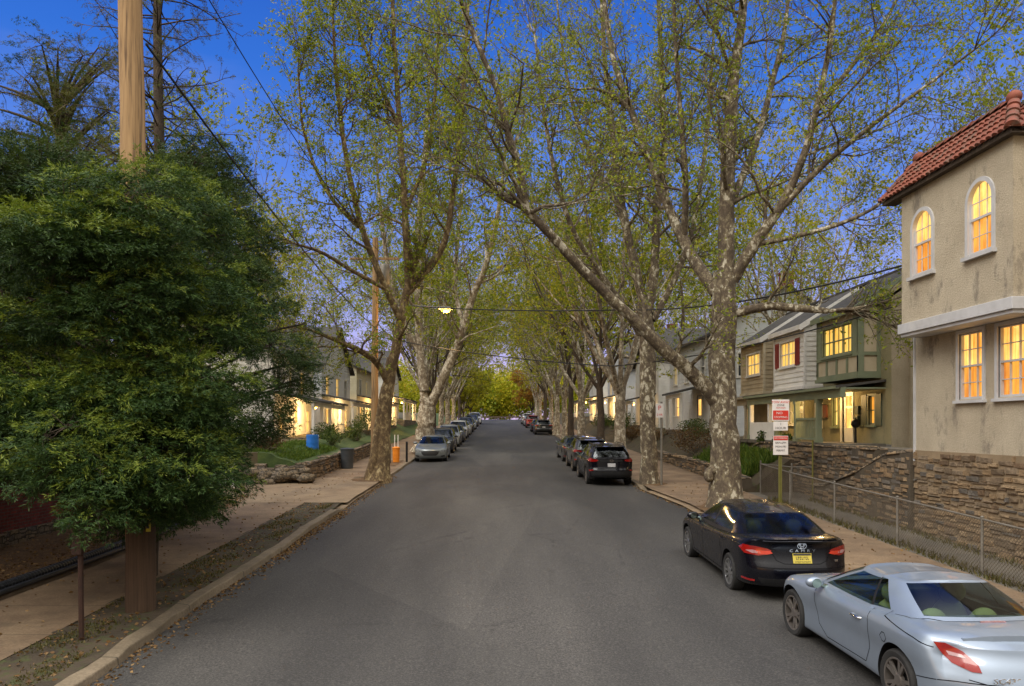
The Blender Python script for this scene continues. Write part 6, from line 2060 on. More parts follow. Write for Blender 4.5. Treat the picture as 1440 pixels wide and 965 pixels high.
# dead leaves on the roof of the saloon
# ------------------------------------------------------------------ trees
class NB:
    """numpy mesh collector for foliage and limbs"""

    def __init__(s):
        s.V, s.Fq, s.m, s.n = [], [], [], 0

    def quads(s, v, f, mi=0):
        s.V.append(v.reshape(-1, 3)); s.Fq.append(f + s.n); s.m.append(np.full(len(f), mi)); s.n += len(v.reshape(-1, 3))

    def build(s, name, mats, parent, loc, smooth_=False):
        V = np.concatenate(s.V) - np.array(loc); Fq = np.concatenate(s.Fq); mi = np.concatenate(s.m)
        me = bpy.data.meshes.new(name)
        me.vertices.add(len(V)); me.vertices.foreach_set('co', V.astype(np.float32).ravel())
        me.loops.add(len(Fq) * 4); me.loops.foreach_set('vertex_index', Fq.astype(np.int32).ravel())
        me.polygons.add(len(Fq)); me.polygons.foreach_set('loop_start', np.arange(0, len(Fq) * 4, 4, dtype=np.int32))
        me.polygons.foreach_set('material_index', mi.astype(np.int32))
        me.update(calc_edges=True)
        if smooth_ is True: me.polygons.foreach_set('use_smooth', [True] * len(Fq))
        elif isinstance(smooth_, set): me.polygons.foreach_set('use_smooth', np.isin(mi, list(smooth_)))
        return link(name, me, mats, parent)


def unit(a):
    return a / np.maximum(np.linalg.norm(a, axis=-1, keepdims=True), 1e-9)


def tubes(nb, P, Rr, n, mi=0, lump=0.0):
    """P (N,S,3) poly-lines, Rr (N,S) radii"""
    N, S, _ = P.shape
    T = np.empty_like(P); T[:, 1:-1] = P[:, 2:] - P[:, :-2]; T[:, 0] = P[:, 1] - P[:, 0]; T[:, -1] = P[:, -1] - P[:, -2]
    T = unit(T)
    ref = np.where(np.abs(T[:, :1, 2:3]) < .95, np.array([0, 0, 1.0]), np.array([1.0, 0, 0]))
    ref = np.broadcast_to(ref, T.shape)
    A = unit(np.cross(T, ref)); B = np.cross(T, A)
    an = np.linspace(0, 2 * np.pi, n, endpoint=False)
    rr = Rr[:, :, None]
    if lump: rr = rr * (1 + lump * rng.standard_normal((N, S, n)))
    V = P[:, :, None, :] + (A[:, :, None, :] * np.cos(an)[None, None, :, None] + B[:, :, None, :] * np.sin(an)[None, None, :, None]) * rr[..., None]
    base = (np.arange(N)[:, None, None] * S + np.arange(S - 1)[None, :, None]) * n + np.arange(n)[None, None, :]
    base2 = (np.arange(N)[:, None, None] * S + np.arange(S - 1)[None, :, None]) * n + (np.arange(n)[None, None, :] + 1) % n
    f = np.stack([base, base2, base2 + n, base + n], -1).reshape(-1, 4)
    nb.quads(V, f, mi)


def grow(start, dirs, length, r0, S=6, wob=.18, up=.12, tip=.25):
    N = len(start)
    P = np.empty((N, S, 3)); P[:, 0] = start
    d = unit(dirs)
    for k in range(1, S):
        d = unit(d + wob * rng.standard_normal((N, 3)) + np.array([0, 0, up]))
        P[:, k] = P[:, k - 1] + d * (length / (S - 1))[:, None]
    Rr = r0[:, None] * np.linspace(1, tip, S)[None, :]
    return P, Rr


def sample(P, Rr, cnt, t0, t1, bias=1.0):
    """points along poly-lines; returns positions, tangents, radii, t and source index"""
    N, S, _ = P.shape
    idx = np.repeat(np.arange(N), cnt) if np.isscalar(cnt) else np.repeat(np.arange(N), cnt)
    t = t0 + (t1 - t0) * rng.random(len(idx)) ** bias
    q = t * (S - 1); i = np.minimum(q.astype(int), S - 2); fr = (q - i)[:, None]
    pos = P[idx, i] * (1 - fr) + P[idx, i + 1] * fr
    tan = unit(P[idx, i + 1] - P[idx, i])
    rad = Rr[idx, i] * (1 - fr[:, 0]) + Rr[idx, i + 1] * fr[:, 0]
    return pos, tan, rad, t, idx


def leaves(nb, pos, size, mi=0, narrow=.55, flat=0.0):
    N = len(pos)
    a = unit(rng.standard_normal((N, 3)) * np.array([1, 1, 1 - flat])); b = unit(np.cross(a, rng.standard_normal((N, 3))))
    s = size * (.6 + .8 * rng.random(N))[:, None]
    bend = np.cross(a, b) * s * .18
    V = np.stack([pos - a * s * .5, pos + b * s * narrow * .5 + bend, pos + a * s * .5, pos - b * s * narrow * .5 + bend], 1)
    nb.quads(V, np.arange(N * 4).reshape(N, 4), mi)


def side_dirs(tan, ang, upb=0.0):
    r_ = rng.standard_normal(tan.shape); perp = unit(r_ - tan * np.sum(r_ * tan, -1, keepdims=True))
    a = ang * (.75 + .5 * rng.random(len(tan)))[:, None]
    return unit(tan * np.cos(a) + perp * np.sin(a) + np.array([0, 0, upb]))


def resample(pts, rad, step=.45):
    p = np.array(pts, float); s = np.concatenate([[0], np.cumsum(np.linalg.norm(np.diff(p, axis=0), axis=1))])
    f, g = hermite(s, p), hermite(s, rad)
    n = max(4, int(s[-1] / step))
    u = np.linspace(0, s[-1], n + 1)
    return np.array([f(x) for x in u]), np.array([g(x) for x in u])


def plane_tree(label, limbs, base, dens=1.0, leafm='leaf', barks=('bark',), twig='twig', group=None, leaf_size=.1, name='plane_tree', l1=1.0, leaf_n=1.0, up=.035, clump=True):
    """limbs: list of (points, radii, spawn) where spawn scales how many boughs leave it"""
    t = thing(name, label, 'tree', base, group)
    tr, cr = NB(), NB()
    L1P, L1R = [], []
    for k, (pts, rad, spawn) in enumerate(limbs):
        P, Rr = resample(pts, rad)
        if k == 0:
            Rr = Rr.copy(); hgt = P[:, 2] - P[0, 2]; Rr *= 1 + .42 * np.exp(-hgt / .35)
        P = P + rng.standard_normal(P.shape) * (Rr[:, None] * .06)
        tubes(tr, P[None], Rr[None], 14 if k == 0 else 10, 0, .03)
        if spawn <= 0: continue
        L = np.linalg.norm(np.diff(P, axis=0), axis=1).sum()
        cnt = max(2, int(L * 1.25 * spawn * dens))
        pos, tan, r_, tt, _ = sample(P[None], Rr[None], cnt, .18, 1.0)
        d = side_dirs(tan, .95, .0)
        ln = (1.3 + 2.6 * rng.random(cnt)) * l1 * (1.15 - .45 * tt)
        B, BR = grow(pos, d, ln, np.clip(r_ * .42, .018, .075), 8, .16, up)
        L1P.append(B); L1R.append(BR)
        # the limb's own end carries on as thin wood
        dd = np.repeat(unit(P[-1:] - P[-2:-1]), 4, 0) + .35 * rng.standard_normal((4, 3))
        B, BR = grow(np.repeat(P[-1:], 4, 0), dd, (1.6 + 1.5 * rng.random(4)) * l1, np.full(4, max(.015, Rr[-1] * .7)), 8, .14, up)
        L1P.append(B); L1R.append(BR)
    B, BR = np.concatenate(L1P), np.concatenate(L1R)
    tubes(tr, B, BR, 6, 0)
    # second and third order shoots, then leaves
    pos, tan, r_, tt, _ = sample(B, BR, max(2, int(8 * dens)), .12, 1.0)
    S2, R2 = grow(pos, side_dirs(tan, .8, .03), (.6 + 1.3 * rng.random(len(pos))) * l1, np.clip(r_ * .5, .008, .02), 6, .2, up)
    tubes(cr, S2, R2, 4, 0)
    pos, tan, r_, tt, _ = sample(S2, R2, 4, .15, 1.0)
    S3, R3 = grow(pos, side_dirs(tan, .65, .1), (.25 + .55 * rng.random(len(pos))) * l1, np.full(len(pos), .0065), 4, .22, up)
    tubes(cr, S3, R3, 3, 0)
    keep = rng.random(len(S3)) < .9
    for (PP, RRR, c, t0) in ((S3[keep], R3[keep], max(1, round(7 * leaf_n)), .5), (S2, R2, max(1, round(3 * leaf_n)), .75)):
        pos, tan, r_, tt, _ = sample(PP, RRR, c, t0, 1.0)
        leaves(cr, pos + .06 * rng.standard_normal(pos.shape), leaf_size, 1)
    tr.build('trunk', [M[barks[0]]], t, base, True)
    cr.build('crown', [M[twig], M[leafm]], t, base)
    return t


def px(pts, d):
    """pixel poly-line to the place; d is a depth or one depth per point"""
    return [at(a, b, d[i] if isinstance(d, (list, tuple)) else d) for i, (a, b) in enumerate(pts)]


def W(d, *wpx):
    return [w_ * d / F / 2 for w_ in wpx]


# ---- the big flaky plane beside the signs
D = 23.0
R1 = [
    (px([(1021, 722), (1020, 660), (1018, 590), (1016, 520), (1018, 450), (1020, 385)], D), W(D, 52, 46, 42, 40, 40, 36), 0),
    (px([(1020, 400), (1022, 300), (1025, 200), (1032, 110), (1042, 40), (1050, -60), (1056, -190)], [D, D, D, D, D, D, D]), W(D, 30, 26, 24, 18, 15, 11, 5), 1.0),
    (px([(1012, 570), (985, 535), (940, 497), (880, 440), (820, 380), (772, 328), (738, 293)], [D, 22.8, 22.4, 22, 21.5, 21, 20.8]), W(D, 30, 26, 22, 18, 16, 14, 12), .35),
    (px([(740, 296), (733, 250), (715, 190), (700, 130), (672, 62), (648, 0), (628, -90)], [20.8, 20.6, 20.4, 20.2, 20, 19.8, 19.5]), W(D, 13, 12, 11, 9, 8, 7, 4), 1.3),
    (px([(740, 296), (702, 268), (660, 246), (615, 232)], [20.8, 21.2, 21.6, 22]), W(D, 8, 6, 5, 3), 1.2),
    (px([(745, 300), (765, 290), (800, 287), (830, 270)], [20.8, 20.5, 20.2, 20]), W(D, 7, 6, 4, 3), 1.2),
    (px([(1008, 412), (985, 380), (960, 335), (932, 272), (908, 212), (886, 152), (862, 80), (850, 0), (842, -100)], [D, 23.4, 23.8, 24.2, 24.5, 24.8, 25, 25.2, 25.4]), W(D, 24, 21, 18, 16, 14, 12, 10, 8, 4), 1.0),
    (px([(888, 155), (862, 135), (838, 124), (815, 126)], 24.8), W(D, 9, 8, 6, 4), 1.2),
    (px([(1030, 395), (1060, 345), (1095, 295), (1128, 225), (1150, 145), (1168, 55), (1180, -60)], [D, 22.6, 22.2, 21.8, 21.5, 21.2, 21]), W(D, 22, 19, 15, 12, 10, 8, 4), 1.1),
    (px([(1095, 297), (1150, 240), (1215, 185), (1290, 130), (1370, 70)], [22.2, 21.6, 21, 20.4, 19.8]), W(D, 11, 9, 7, 5, 3), 1.3),
    (px([(1062, 344), (1130, 330), (1200, 308), (1270, 262), (1330, 215)], [22.6, 22, 21.4, 21, 20.5]), W(D, 9, 8, 6, 4, 2.5), 1.3),
    (px([(1034, 440), (1085, 430), (1130, 434), (1165, 438)], [D, 22.6, 22.2, 22]), W(D, 16, 14, 13, 9), .35),
    (px([(962, 338), (964, 260), (957, 160), (950, 60), (946, -60)], [23.8, 23.2, 22.8, 22.5, 22]), W(D, 12, 11, 9, 7, 4), 1.1),
    (px([(1022, 300), (1060, 210), (1085, 120), (1105, 30), (1115, -80)], [D, 23.5, 24, 24.4, 24.8]), W(D, 14, 12, 10, 7, 4), 1.1),
    (px([(1150, 150), (1200, 90), (1245, 30), (1280, -40)], [21.5, 21.8, 22, 22.4]), W(D, 8, 7, 5, 3), 1.2),
]
R1 = [(p, [r_ * (.9 if i == 0 else .82) for r_ in q], c) for i, (p, q, c) in enumerate(R1)]
t = plane_tree('huge flaky plane tree with a long limb over the road beside the parking signs', R1, at(1021, 722, D), 1.25, leaf_n=.8, leaf_size=.092)
b = MB(); p = at(997, 668, D - .1); b.ell(p, (.16, .2, .22), 12, 8, .1); b.ell((p[0] + .1, p[1], p[2] + .14), (.15, .18, .16), 12, 8, .1); b.build('burl', M['bark'], t, sm=60)

# ---- the plane at the corner of the driveway, right
D = 29.8
R2 = [
    (px([(914, 692), (912, 620), (911, 540), (910, 470), (905, 425)], D), W(D, 34, 29, 28, 27, 24), 0),
    (px([(905, 430), (892, 370), (876, 300), (863, 200), (852, 100), (846, 0), (842, -90)], D), W(D, 18, 16, 14, 11, 9, 7, 4), 1.0),
    (px([(912, 440), (920, 380), (924, 300), (934, 200), (930, 100), (926, 0), (924, -90)], [D, D, 30, 30.4, 30.8, 31, 31.3]), W(D, 18, 16, 14, 11, 9, 7, 4), 1.0),
    (px([(900, 470), (872, 425), (840, 378), (806, 325), (782, 250), (764, 150), (752, 50)], [D, 29.4, 29, 28.6, 28.2, 28, 27.8]), W(D, 13, 12, 10, 9, 8, 6, 3), 1.1),
    (px([(918, 450), (945, 400), (972, 330), (988, 240), (998, 140), (1004, 40)], [D, 30, 30.4, 30.8, 31, 31.2]), W(D, 13, 12, 10, 8, 6, 4), 1.0),
    (px([(876, 300), (835, 230), (806, 150), (790, 60), (780, -30)], [D, 30.5, 31, 31.5, 32]), W(D, 9, 8, 7, 5, 3), 1.1),
]
plane_tree('flaky plane trunk at the driveway corner beside the black crossover', [(p, [r_ * .78 for r_ in q], c) for (p, q, c) in R2], at(914, 692, D), 1.1, leaf_n=.9, leaf_size=.1)

# ---- the leaning plane in front of the slim pole, left
D = 31.3
Lf = [
    (px([(533, 682), (537, 630), (541, 580), (546, 540), (553, 505)], D), W(D, 46, 34, 29, 26, 24), 0),
    (px([(518, 684), (527, 640), (533, 590), (540, 545)], [D - .2, D - .2, D - .1, D]), W(D, 26, 20, 17, 14), 0),
    (px([(552, 510), (562, 465), (570, 420), (577, 395)], D), W(D, 23, 20, 18, 16), .2),
    (px([(575, 402), (571, 330), (567, 250), (560, 150), (554, 50), (550, -50)], [D, 31, 30.6, 30.2, 30, 29.8]), W(D, 14, 12, 11, 9, 7, 4), 1.15),
    (px([(577, 400), (602, 378), (626, 338), (640, 250), (650, 150), (656, 50), (660, -40)], [D, D, 31, 30.8, 30.5, 30.2, 30]), W(D, 15, 13, 11, 9, 8, 6, 4), 1.1),
    (px([(548, 545), (530, 510), (505, 492), (480, 482), (458, 472), (436, 464)], [D, 30.8, 30.2, 29.8, 29.4, 29]), W(D, 12, 11, 9, 8, 6, 4), 1.1),
    (px([(566, 455), (540, 400), (512, 330), (492, 250), (477, 150), (470, 60), (466, -30)], [D, 30.6, 30, 29.5, 29, 28.7, 28.4]), W(D, 12, 11, 10, 8, 7, 5, 3), 1.2),
    (px([(505, 320), (460, 270), (436, 215), (424, 165), (420, 110)], [30, 29.5, 29, 28.5, 28]), W(D, 7, 6, 5, 4, 2.5), 1.3),
    (px([(540, 405), (490, 378), (445, 352), (412, 342)], [30.6, 29.8, 29, 28.3]), W(D, 7, 6, 5, 3), 1.3),
    (px([(569, 300), (600, 220), (612, 130), (618, 30)], [30.8, 31.5, 32, 32.5]), W(D, 8, 7, 5, 3), 1.2),
    (px([(562, 180), (530, 110), (505, 40), (490, -30)], [30.3, 30.6, 31, 31.3]), W(D, 8, 6, 5, 3), 1.2),
]
Lf = [(p, [r_ * (.66 if c < .5 else .82) for r_ in q], c) for (p, q, c) in Lf]
plane_tree('leaning plane tree with twin fused stems before the slim pole', Lf, at(533, 682, D), 1.35, leaf_n=1.0, leaf_size=.105, l1=.82, barks=('bark_low',))

# ---- the pale forked plane behind the parked saloon, left
D = 47.0
Lg = [
    (px([(596, 648), (598, 610), (600, 575), (600, 550)], D), W(D, 44, 34, 30, 26), 0),
    (px([(598, 560), (590, 480), (588, 400), (590, 310), (598, 210), (604, 110)], D), W(D, 17, 15, 13, 11, 8, 4), 1.0),
    (px([(604, 572), (628, 520), (650, 468), (664, 420), (684, 370), (702, 290), (712, 200)], [D, 46.5, 46, 45.6, 45, 44.5, 44]), W(D, 18, 16, 14, 12, 10, 7, 4), 1.0),
    (px([(592, 500), (560, 440), (545, 370), (535, 290), (528, 210)], [D, 46.5, 46, 45.5, 45]), W(D, 11, 10, 8, 6, 3), 1.1),
    (px([(652, 462), (640, 400), (645, 320), (655, 230)], [46, 46.5, 47, 47.5]), W(D, 9, 8, 6, 3), 1.1),
]
plane_tree('pale forked plane tree behind the grey parked saloon', [(p, [r_ * .82 for r_ in q], c) for (p, q, c) in Lg], at(596, 648, D), 1.0, leaf_n=1.2, leaf_size=.14, l1=1.3, barks=('bark_pale',))

# ---- avenue trees: three upright kinds, then copies
def avenue(label, seed, H_, r0, group, leafm='leaf', fork=4.2, bark='bark', dens=.6):
    global rng
    keep = rng; rng = np.random.default_rng(seed)
    lim = [([(0, 0, 0), (.05, 0, fork * .5), (.0, .05, fork)], [r0, r0 * .8, r0 * .72], 0)]
    n = 6
    for k in range(n):
        a = 2 * math.pi * k / n + rng.random() * .5
        sp_r = (1.5 + 2.9 * rng.random()) if k else .4
        h = H_ * (.78 + .22 * rng.random())
        c, s = math.cos(a), math.sin(a)
        lim.append(([(0, 0, fork * (.85 + .1 * rng.random())), (c * sp_r * .4, s * sp_r * .4, fork + (h - fork) * .2), (c * sp_r * .8, s * sp_r * .8, fork + (h - fork) * .5), (c * sp_r * 1.25, s * sp_r * 1.25, h)], [r0 * .42, r0 * .34, r0 * .22, .03], 1.05))
        a2 = a + .8; lim.append(([(c * sp_r * .5, s * sp_r * .5, fork + (h - fork) * .3), (c * sp_r * .6 + math.cos(a2) * 1.6, s * sp_r * .6 + math.sin(a2) * 1.6, fork + (h - fork) * .5), (c * sp_r * .6 + math.cos(a2) * 3.2, s * sp_r * .6 + math.sin(a2) * 3.2, fork + (h - fork) * .72)], [r0 * .2, r0 * .14, .025], 1.1))
    t = plane_tree(label, lim, (0, 0, 0), dens, leafm, (bark,), group=group, leaf_size=.17, l1=1.55, leaf_n=.95)
    rng = keep
    return t


GA = 'avenue plane trees along both kerbs'
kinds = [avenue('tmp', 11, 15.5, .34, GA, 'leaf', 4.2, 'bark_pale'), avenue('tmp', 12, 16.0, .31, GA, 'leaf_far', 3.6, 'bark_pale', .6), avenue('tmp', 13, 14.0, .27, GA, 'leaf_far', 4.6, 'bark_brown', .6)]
spots = [  # x, y, kind, scale, label
    (5.85, 36.3, 0, .97, 'straight olive brown plane trunk beside the second parked crossover'),
    (5.9, 43.5, 2, .95, 'slim brown trunk beside the dark parked saloon on the right'),
    (5.8, 52.5, 0, 1.0, 'pale plane trunk first in the long right row beyond the parked saloon'),
    (5.75, 59.5, 2, 1.05, 'dark trunk second in the long right row'),
    (5.8, 66.0, 1, 1.0, 'third trunk of the long right row opposite the pale silver saloon'),
    (5.7, 74.0, 0, 1.0, 'plane trunk on the right beside the far dark crossover'),
    (5.75, 83.0, 1, .95, 'yellow green plane on the right beyond the far dark crossover'),
    (5.7, 93.0, 2, 1.0, 'slim dark trunk beside the small red car'),
    (5.7, 104.0, 1, 1.0, 'yellow green plane on the right near the crest'),
    (5.8, 118.0, 1, .9, 'last plane on the right at the crest'),
    (-5.6, 56.5, 0, .95, 'plane trunk on the left just past the pale forked tree'),
    (-5.6, 63.5, 2, 1.0, 'dark slim trunk on the left beside the white crossover'),
    (-5.5, 71.0, 1, 1.0, 'yellow green plane on the left beside the pale silver saloon'),
    (-5.5, 80.0, 0, .95, 'pale plane trunk on the left beyond the pale silver saloon'),
    (-5.5, 90.0, 1, .95, 'yellow green plane on the left lit amber by the porches'),
    (-5.4, 101.0, 2, .95, 'slim brown trunk on the left near the dark blue crossover'),
    (-5.4, 114.0, 1, .9, 'last yellow green plane on the left below the crest'),
]
used = set()
for (x, y, k, s, lb) in spots:
    o = kinds[k] if k not in used else copy_tree(kinds[k])
    used.add(k)
    o.location = (x, y, gz(y) + .05); o.rotation_euler = (0, 0, random.uniform(0, 6.28)); o.scale = (s, s, s * random.uniform(.92, 1.08)); o['label'] = lb
# trees behind the houses and beyond the cross road
GB = 'trees behind the houses'
back = [(16, 40, 1, .9, 'yellow green tree behind the tan terrace house'), (19, 58, 0, 1.0, 'tall tree behind the pale blue white house'), (20, 74, 1, 1.0, 'tree behind the white house with small gabled porch'), (19, 92, 2, 1.0, 'tree behind the grey white gabled house'),
        (-17, 38.5, 0, .95, 'loose tree left of the white house behind the blue barrel'), (-22, 52, 2, 1.05, 'tree behind the pale grey gabled house'), (-20, 66, 1, 1.0, 'tree behind the cream house on the left'), (-21, 84, 0, 1.0, 'tree behind the farthest white house on the left'), (24, 28, 0, .95, 'tree showing above the olive terrace roof')]
for (x, y, k, s, lb) in back:
    o = copy_tree(kinds[k]); o.location = (x, y, gz(y) + 1.0); o.rotation_euler = (0, 0, random.uniform(0, 6.28)); o.scale = (s, s, s); o['label'] = lb; o['group'] = GB
wd = NB()
for k in range(150):
    x = random.uniform(-70, 70); y = 158 + random.uniform(0, 26); h = random.uniform(9, 16)
    n = 1300
    c = rng.standard_normal((n, 3)); c = unit(c) * (rng.random((n, 1)) ** .4)
    lob = rng.integers(0, 7, n); lc = unit(rng.standard_normal((7, 3))) * .55
    pos = np.array([x, y, gz(y) + h * .44]) + (c * .6 + lc[lob]) * np.array([h * .36, h * .3, h * .5])
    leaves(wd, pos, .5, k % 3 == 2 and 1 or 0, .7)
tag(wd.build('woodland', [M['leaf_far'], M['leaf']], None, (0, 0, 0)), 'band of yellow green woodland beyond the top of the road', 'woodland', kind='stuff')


def small_tree(label, x, y, h, sp_w, leafm, name='ornamental_tree', n=9, leaf=.16, dens=.8):
    lim = [([(0, 0, 0), (.02, 0, h * .16), (0, .03, h * .26)], [.14, .11, .1], 0)]
    for k in range(n):
        a = 2 * math.pi * k / n; q = sp_w * (.6 + .4 * random.random())
        lim.append(([(0, 0, h * .2), (math.cos(a) * q * .4, math.sin(a) * q * .4, h * .45), (math.cos(a) * q, math.sin(a) * q, h * (.65 + .25 * random.random()))], [.07, .05, .015], 1.2))
    t = plane_tree(label, lim, (0, 0, 0), dens, leafm, ('bark_brown',), name=name, leaf_size=leaf, l1=.7, leaf_n=1.3)
    t.location = (x, y, gz(y) + .1)
    return t


small_tree('russet ornamental tree at the top of the road on the right', 5.6, 128, 8.0, 2.8, 'leaf_red', leaf=.2)
small_tree('small bushy golden tree at the top of the road on the left', -4.9, 127, 8, 3.2, 'leaf_far', leaf=.2)
small_tree('multi stemmed golden brown small tree by the left kerb near the crest', -5.2, 108, 7.5, 3.0, 'leaf_far', leaf=.2)


# ---- evergreens on the left
def spray_proto(seed):
    """one ragged branchlet of needles, about 0.4 m long"""
    q_ = np.random.default_rng(seed)
    V = []
    def needle(p, d, l, w_):
        d = d / np.linalg.norm(d)
        n = np.cross(d, np.array([0, 0, 1.0]) + .8 * q_.standard_normal(3)); n = n / (np.linalg.norm(n) + 1e-9)
        V.append([p, p + d * l * .5 + n * w_, p + d * l, p + d * l * .5 - n * w_])
    for s in np.linspace(.03, .38, 6):
        for sg in (-1, 1):
            if q_.random() < .15: continue
            a = .95 - s * .6 + .3 * q_.standard_normal()
            d = np.array([math.cos(a), sg * math.sin(a), .25 * q_.standard_normal() - .1])
            L_ = .17 * (1 - .5 * s / .4) * (.6 + .8 * q_.random())
            o = np.array([s, .03 * q_.standard_normal(), -.12 * s + .02 * q_.standard_normal()])
            for q in (.35, .8):
                pp = o + d * L_ * q
                for e in (-.55, .55):
                    a2 = math.atan2(d[1], d[0]) + e + .3 * q_.standard_normal()
                    needle(pp, np.array([math.cos(a2), math.sin(a2), -.1 + .35 * q_.standard_normal()]), .06 + .05 * q_.random(), .0085)
            needle(o + d * L_ * .8, d, .1, .0095)
    needle(np.array([.36, 0, -.04]), np.array([1, 0, -.2]), .1, .014)
    return np.array(V)


SPRAYS = [spray_proto(k) for k in range(6)]


def place_sprays(nb, pos, dirs, scale, mi=0):
    N0 = len(pos)
    which = rng.integers(0, len(SPRAYS), N0)
    for k, pr in enumerate(SPRAYS):
        sel = which == k
        if not sel.any(): continue
        p, sc_ = pos[sel], scale[sel]
        N = len(p)
        x = unit(dirs[sel]); ref = np.array([0, 0, 1.0]) + .42 * rng.standard_normal((N, 3))
        y = unit(np.cross(ref, x)); z = np.cross(x, y)
        S = pr.reshape(-1, 3)
        V = p[:, None, :] + sc_[:, None, None] * (S[None, :, 0:1] * x[:, None] + S[None, :, 1:2] * y[:, None] + S[None, :, 2:3] * z[:, None])
        nb.quads(V, np.arange(V.shape[0] * V.shape[1]).reshape(-1, 4), mi)


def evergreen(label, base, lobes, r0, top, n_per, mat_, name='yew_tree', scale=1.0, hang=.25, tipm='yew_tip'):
    """lobes: (centre, radii) tufts held by boughs from the trunk"""
    t = thing(name, label, 'tree', base)
    tr, cr = NB(), NB()
    P, Rr = resample([base, (base[0] + .1, base[1], (base[2] + top) / 2), (base[0], base[1] + .1, top)], [r0, r0 * .75, r0 * .2])
    tubes(tr, P[None], Rr[None], 12, 0, .03)
    BP, BR = [], []
    for (c, rd) in lobes:
        zt = min(max(c[2] - .8 * math.hypot(c[0] - base[0], c[1] - base[1]) * .4, base[2] + 1.5), top - .5)
        s0 = np.array([base[0], base[1], zt]); e = np.array(c)
        m_ = (s0 + e) / 2 + np.array([0, 0, .25])
        tt = np.linspace(0, 1, 7)[:, None]
        BP.append((1 - tt) ** 2 * s0 + 2 * tt * (1 - tt) * m_ + tt ** 2 * e); BR.append(np.linspace(r0 * .3, .02, 7))
        n = int(n_per * (rd[0] * rd[1] + rd[0] * rd[2]) / 1.6)
        u = unit(rng.standard_normal((n, 3))); rr = rng.random((n, 1)) ** .35
        pos = e + u * rr * np.array(rd)
        out = e - np.array([base[0], base[1], c[2] - .5])
        d = unit(u * np.array([1, 1, .5]) + unit(out) * .75 + np.array([0, 0, -hang]) + .3 * rng.standard_normal((n, 3)))
        tip = rr[:, 0] + .45 * u[:, 2] > 1.02  # upper, outer sprays take the tip material, which paints in light on each tuft
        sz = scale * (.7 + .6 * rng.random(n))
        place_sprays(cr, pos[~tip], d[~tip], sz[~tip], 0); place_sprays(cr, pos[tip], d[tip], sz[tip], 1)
        # bare shoots that carry the sprays
        k = max(6, n // 12)
        uu = unit(rng.standard_normal((k, 3)))
        G, GR = grow(np.repeat(e[None], k, 0), uu + unit(out) * .4, np.full(k, 1.0) * np.mean(rd), np.full(k, .014), 5, .2, 0)
        tubes(tr, G, GR, 4, 0)
    tubes(tr, np.array(BP), np.array(BR), 7, 0)
    tr.build('trunk', [M['bark_brown']], t, base, True)
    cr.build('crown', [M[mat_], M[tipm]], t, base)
    return t


def lobe_cloud(d0, outline, n, rmin, rmax, depth, cx, seed):
    """tufts filling the body of a conifer: outline is a list of (py, left px, right px) seen from the kerb at depth d0"""
    rs = np.random.default_rng(seed)
    f, g = curve([(o[0], o[1]) for o in outline]), curve([(o[0], o[2]) for o in outline])
    y0, y1 = outline[0][0], outline[-1][0]
    out = []
    k = 0
    while k < n:
        py = y0 + (y1 - y0) * (k + rs.random()) / n
        a, c = f(py), g(py)
        pxx = a - 14 + (c - a + 30) * rs.random()
        hw = max(20, (c - a) / 2); q = abs(pxx - (a + c) / 2) / hw
        dd = depth * math.sqrt(max(0, 1 - q * q)) * min(1.0, .35 + hw / 170)
        d = d0 - dd * (1 if rs.random() < .72 else -rs.random())
        r_ = (rmin + (rmax - rmin) * rs.random()) * (1 - .5 * min(1, q) ** 3)
        p = at(pxx, py, d)
        out.append((p, (r_ * 1.2, r_ * 1.1, r_ * .44))); k += 1
    return out


# broad yew by the thick pole
ly = lobe_cloud(13.6, [(250, 20, 250), (330, -40, 300), (400, -60, 330), (470, -60, 345), (540, -50, 335), (600, -20, 325), (650, 0, 310), (690, 130, 285), (718, 150, 265)], 112, .36, .95, 3.0, 0, 5)
ly += [(at(a, c, 10.9), (.75, .6, .4)) for a, c in ((195, 540), (235, 565), (150, 535), (270, 535), (110, 560), (190, 575), (60, 545), (210, 505), (20, 560))]
ly += [(at(a, c, 9.95), (.36, .3, .22)) for a, c in ((70, 665), (105, 640), (120, 690), (150, 655), (95, 600), (140, 720), (60, 620))]
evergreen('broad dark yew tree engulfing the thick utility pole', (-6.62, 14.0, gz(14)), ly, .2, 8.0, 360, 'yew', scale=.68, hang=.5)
ly2 = lobe_cloud(18.5, [(205, 262, 305), (260, 240, 330), (330, 210, 345), (400, 180, 378), (470, 170, 428), (530, 170, 432), (590, 180, 400), (625, 200, 330), (645, 200, 270)], 84, .4, .85, 2.4, 0, 6)
evergreen('darker spreading conifer behind the yew reaching toward the road', (-8.6, 18.6, gz(18)), ly2, .22, 9.5, 230, 'yew_dark', name='hemlock_tree', scale=.7, tipm='dark_tip')
ly3 = lobe_cloud(15.5, [(205, 0, 60), (240, -60, 120), (290, -80, 160), (350, -90, 150), (430, -90, 100), (500, -90, 50)], 34, .6, 1.1, 2.0, 0, 8)
evergreen('dense dark conifer at the left edge in front of the brick house', (-11.0, 15.8, gz(15)), ly3, .25, 9.8, 230, 'yew_dark', name='hemlock_tree', scale=.7, tipm='dark_tip')
ly4 = lobe_cloud(26, [(60, 40, 130), (110, 0, 150), (170, -20, 175), (240, -30, 200), (320, -30, 230)], 60, .6, 1.2, 2.5, 0, 9)
evergreen('loose olive tinted conifer above the brick house roof', at(80, 640, 26.5), ly4, .3, 15, 45, 'olive_leaf', name='hemlock_tree', scale=.8, hang=.5, tipm='yew')

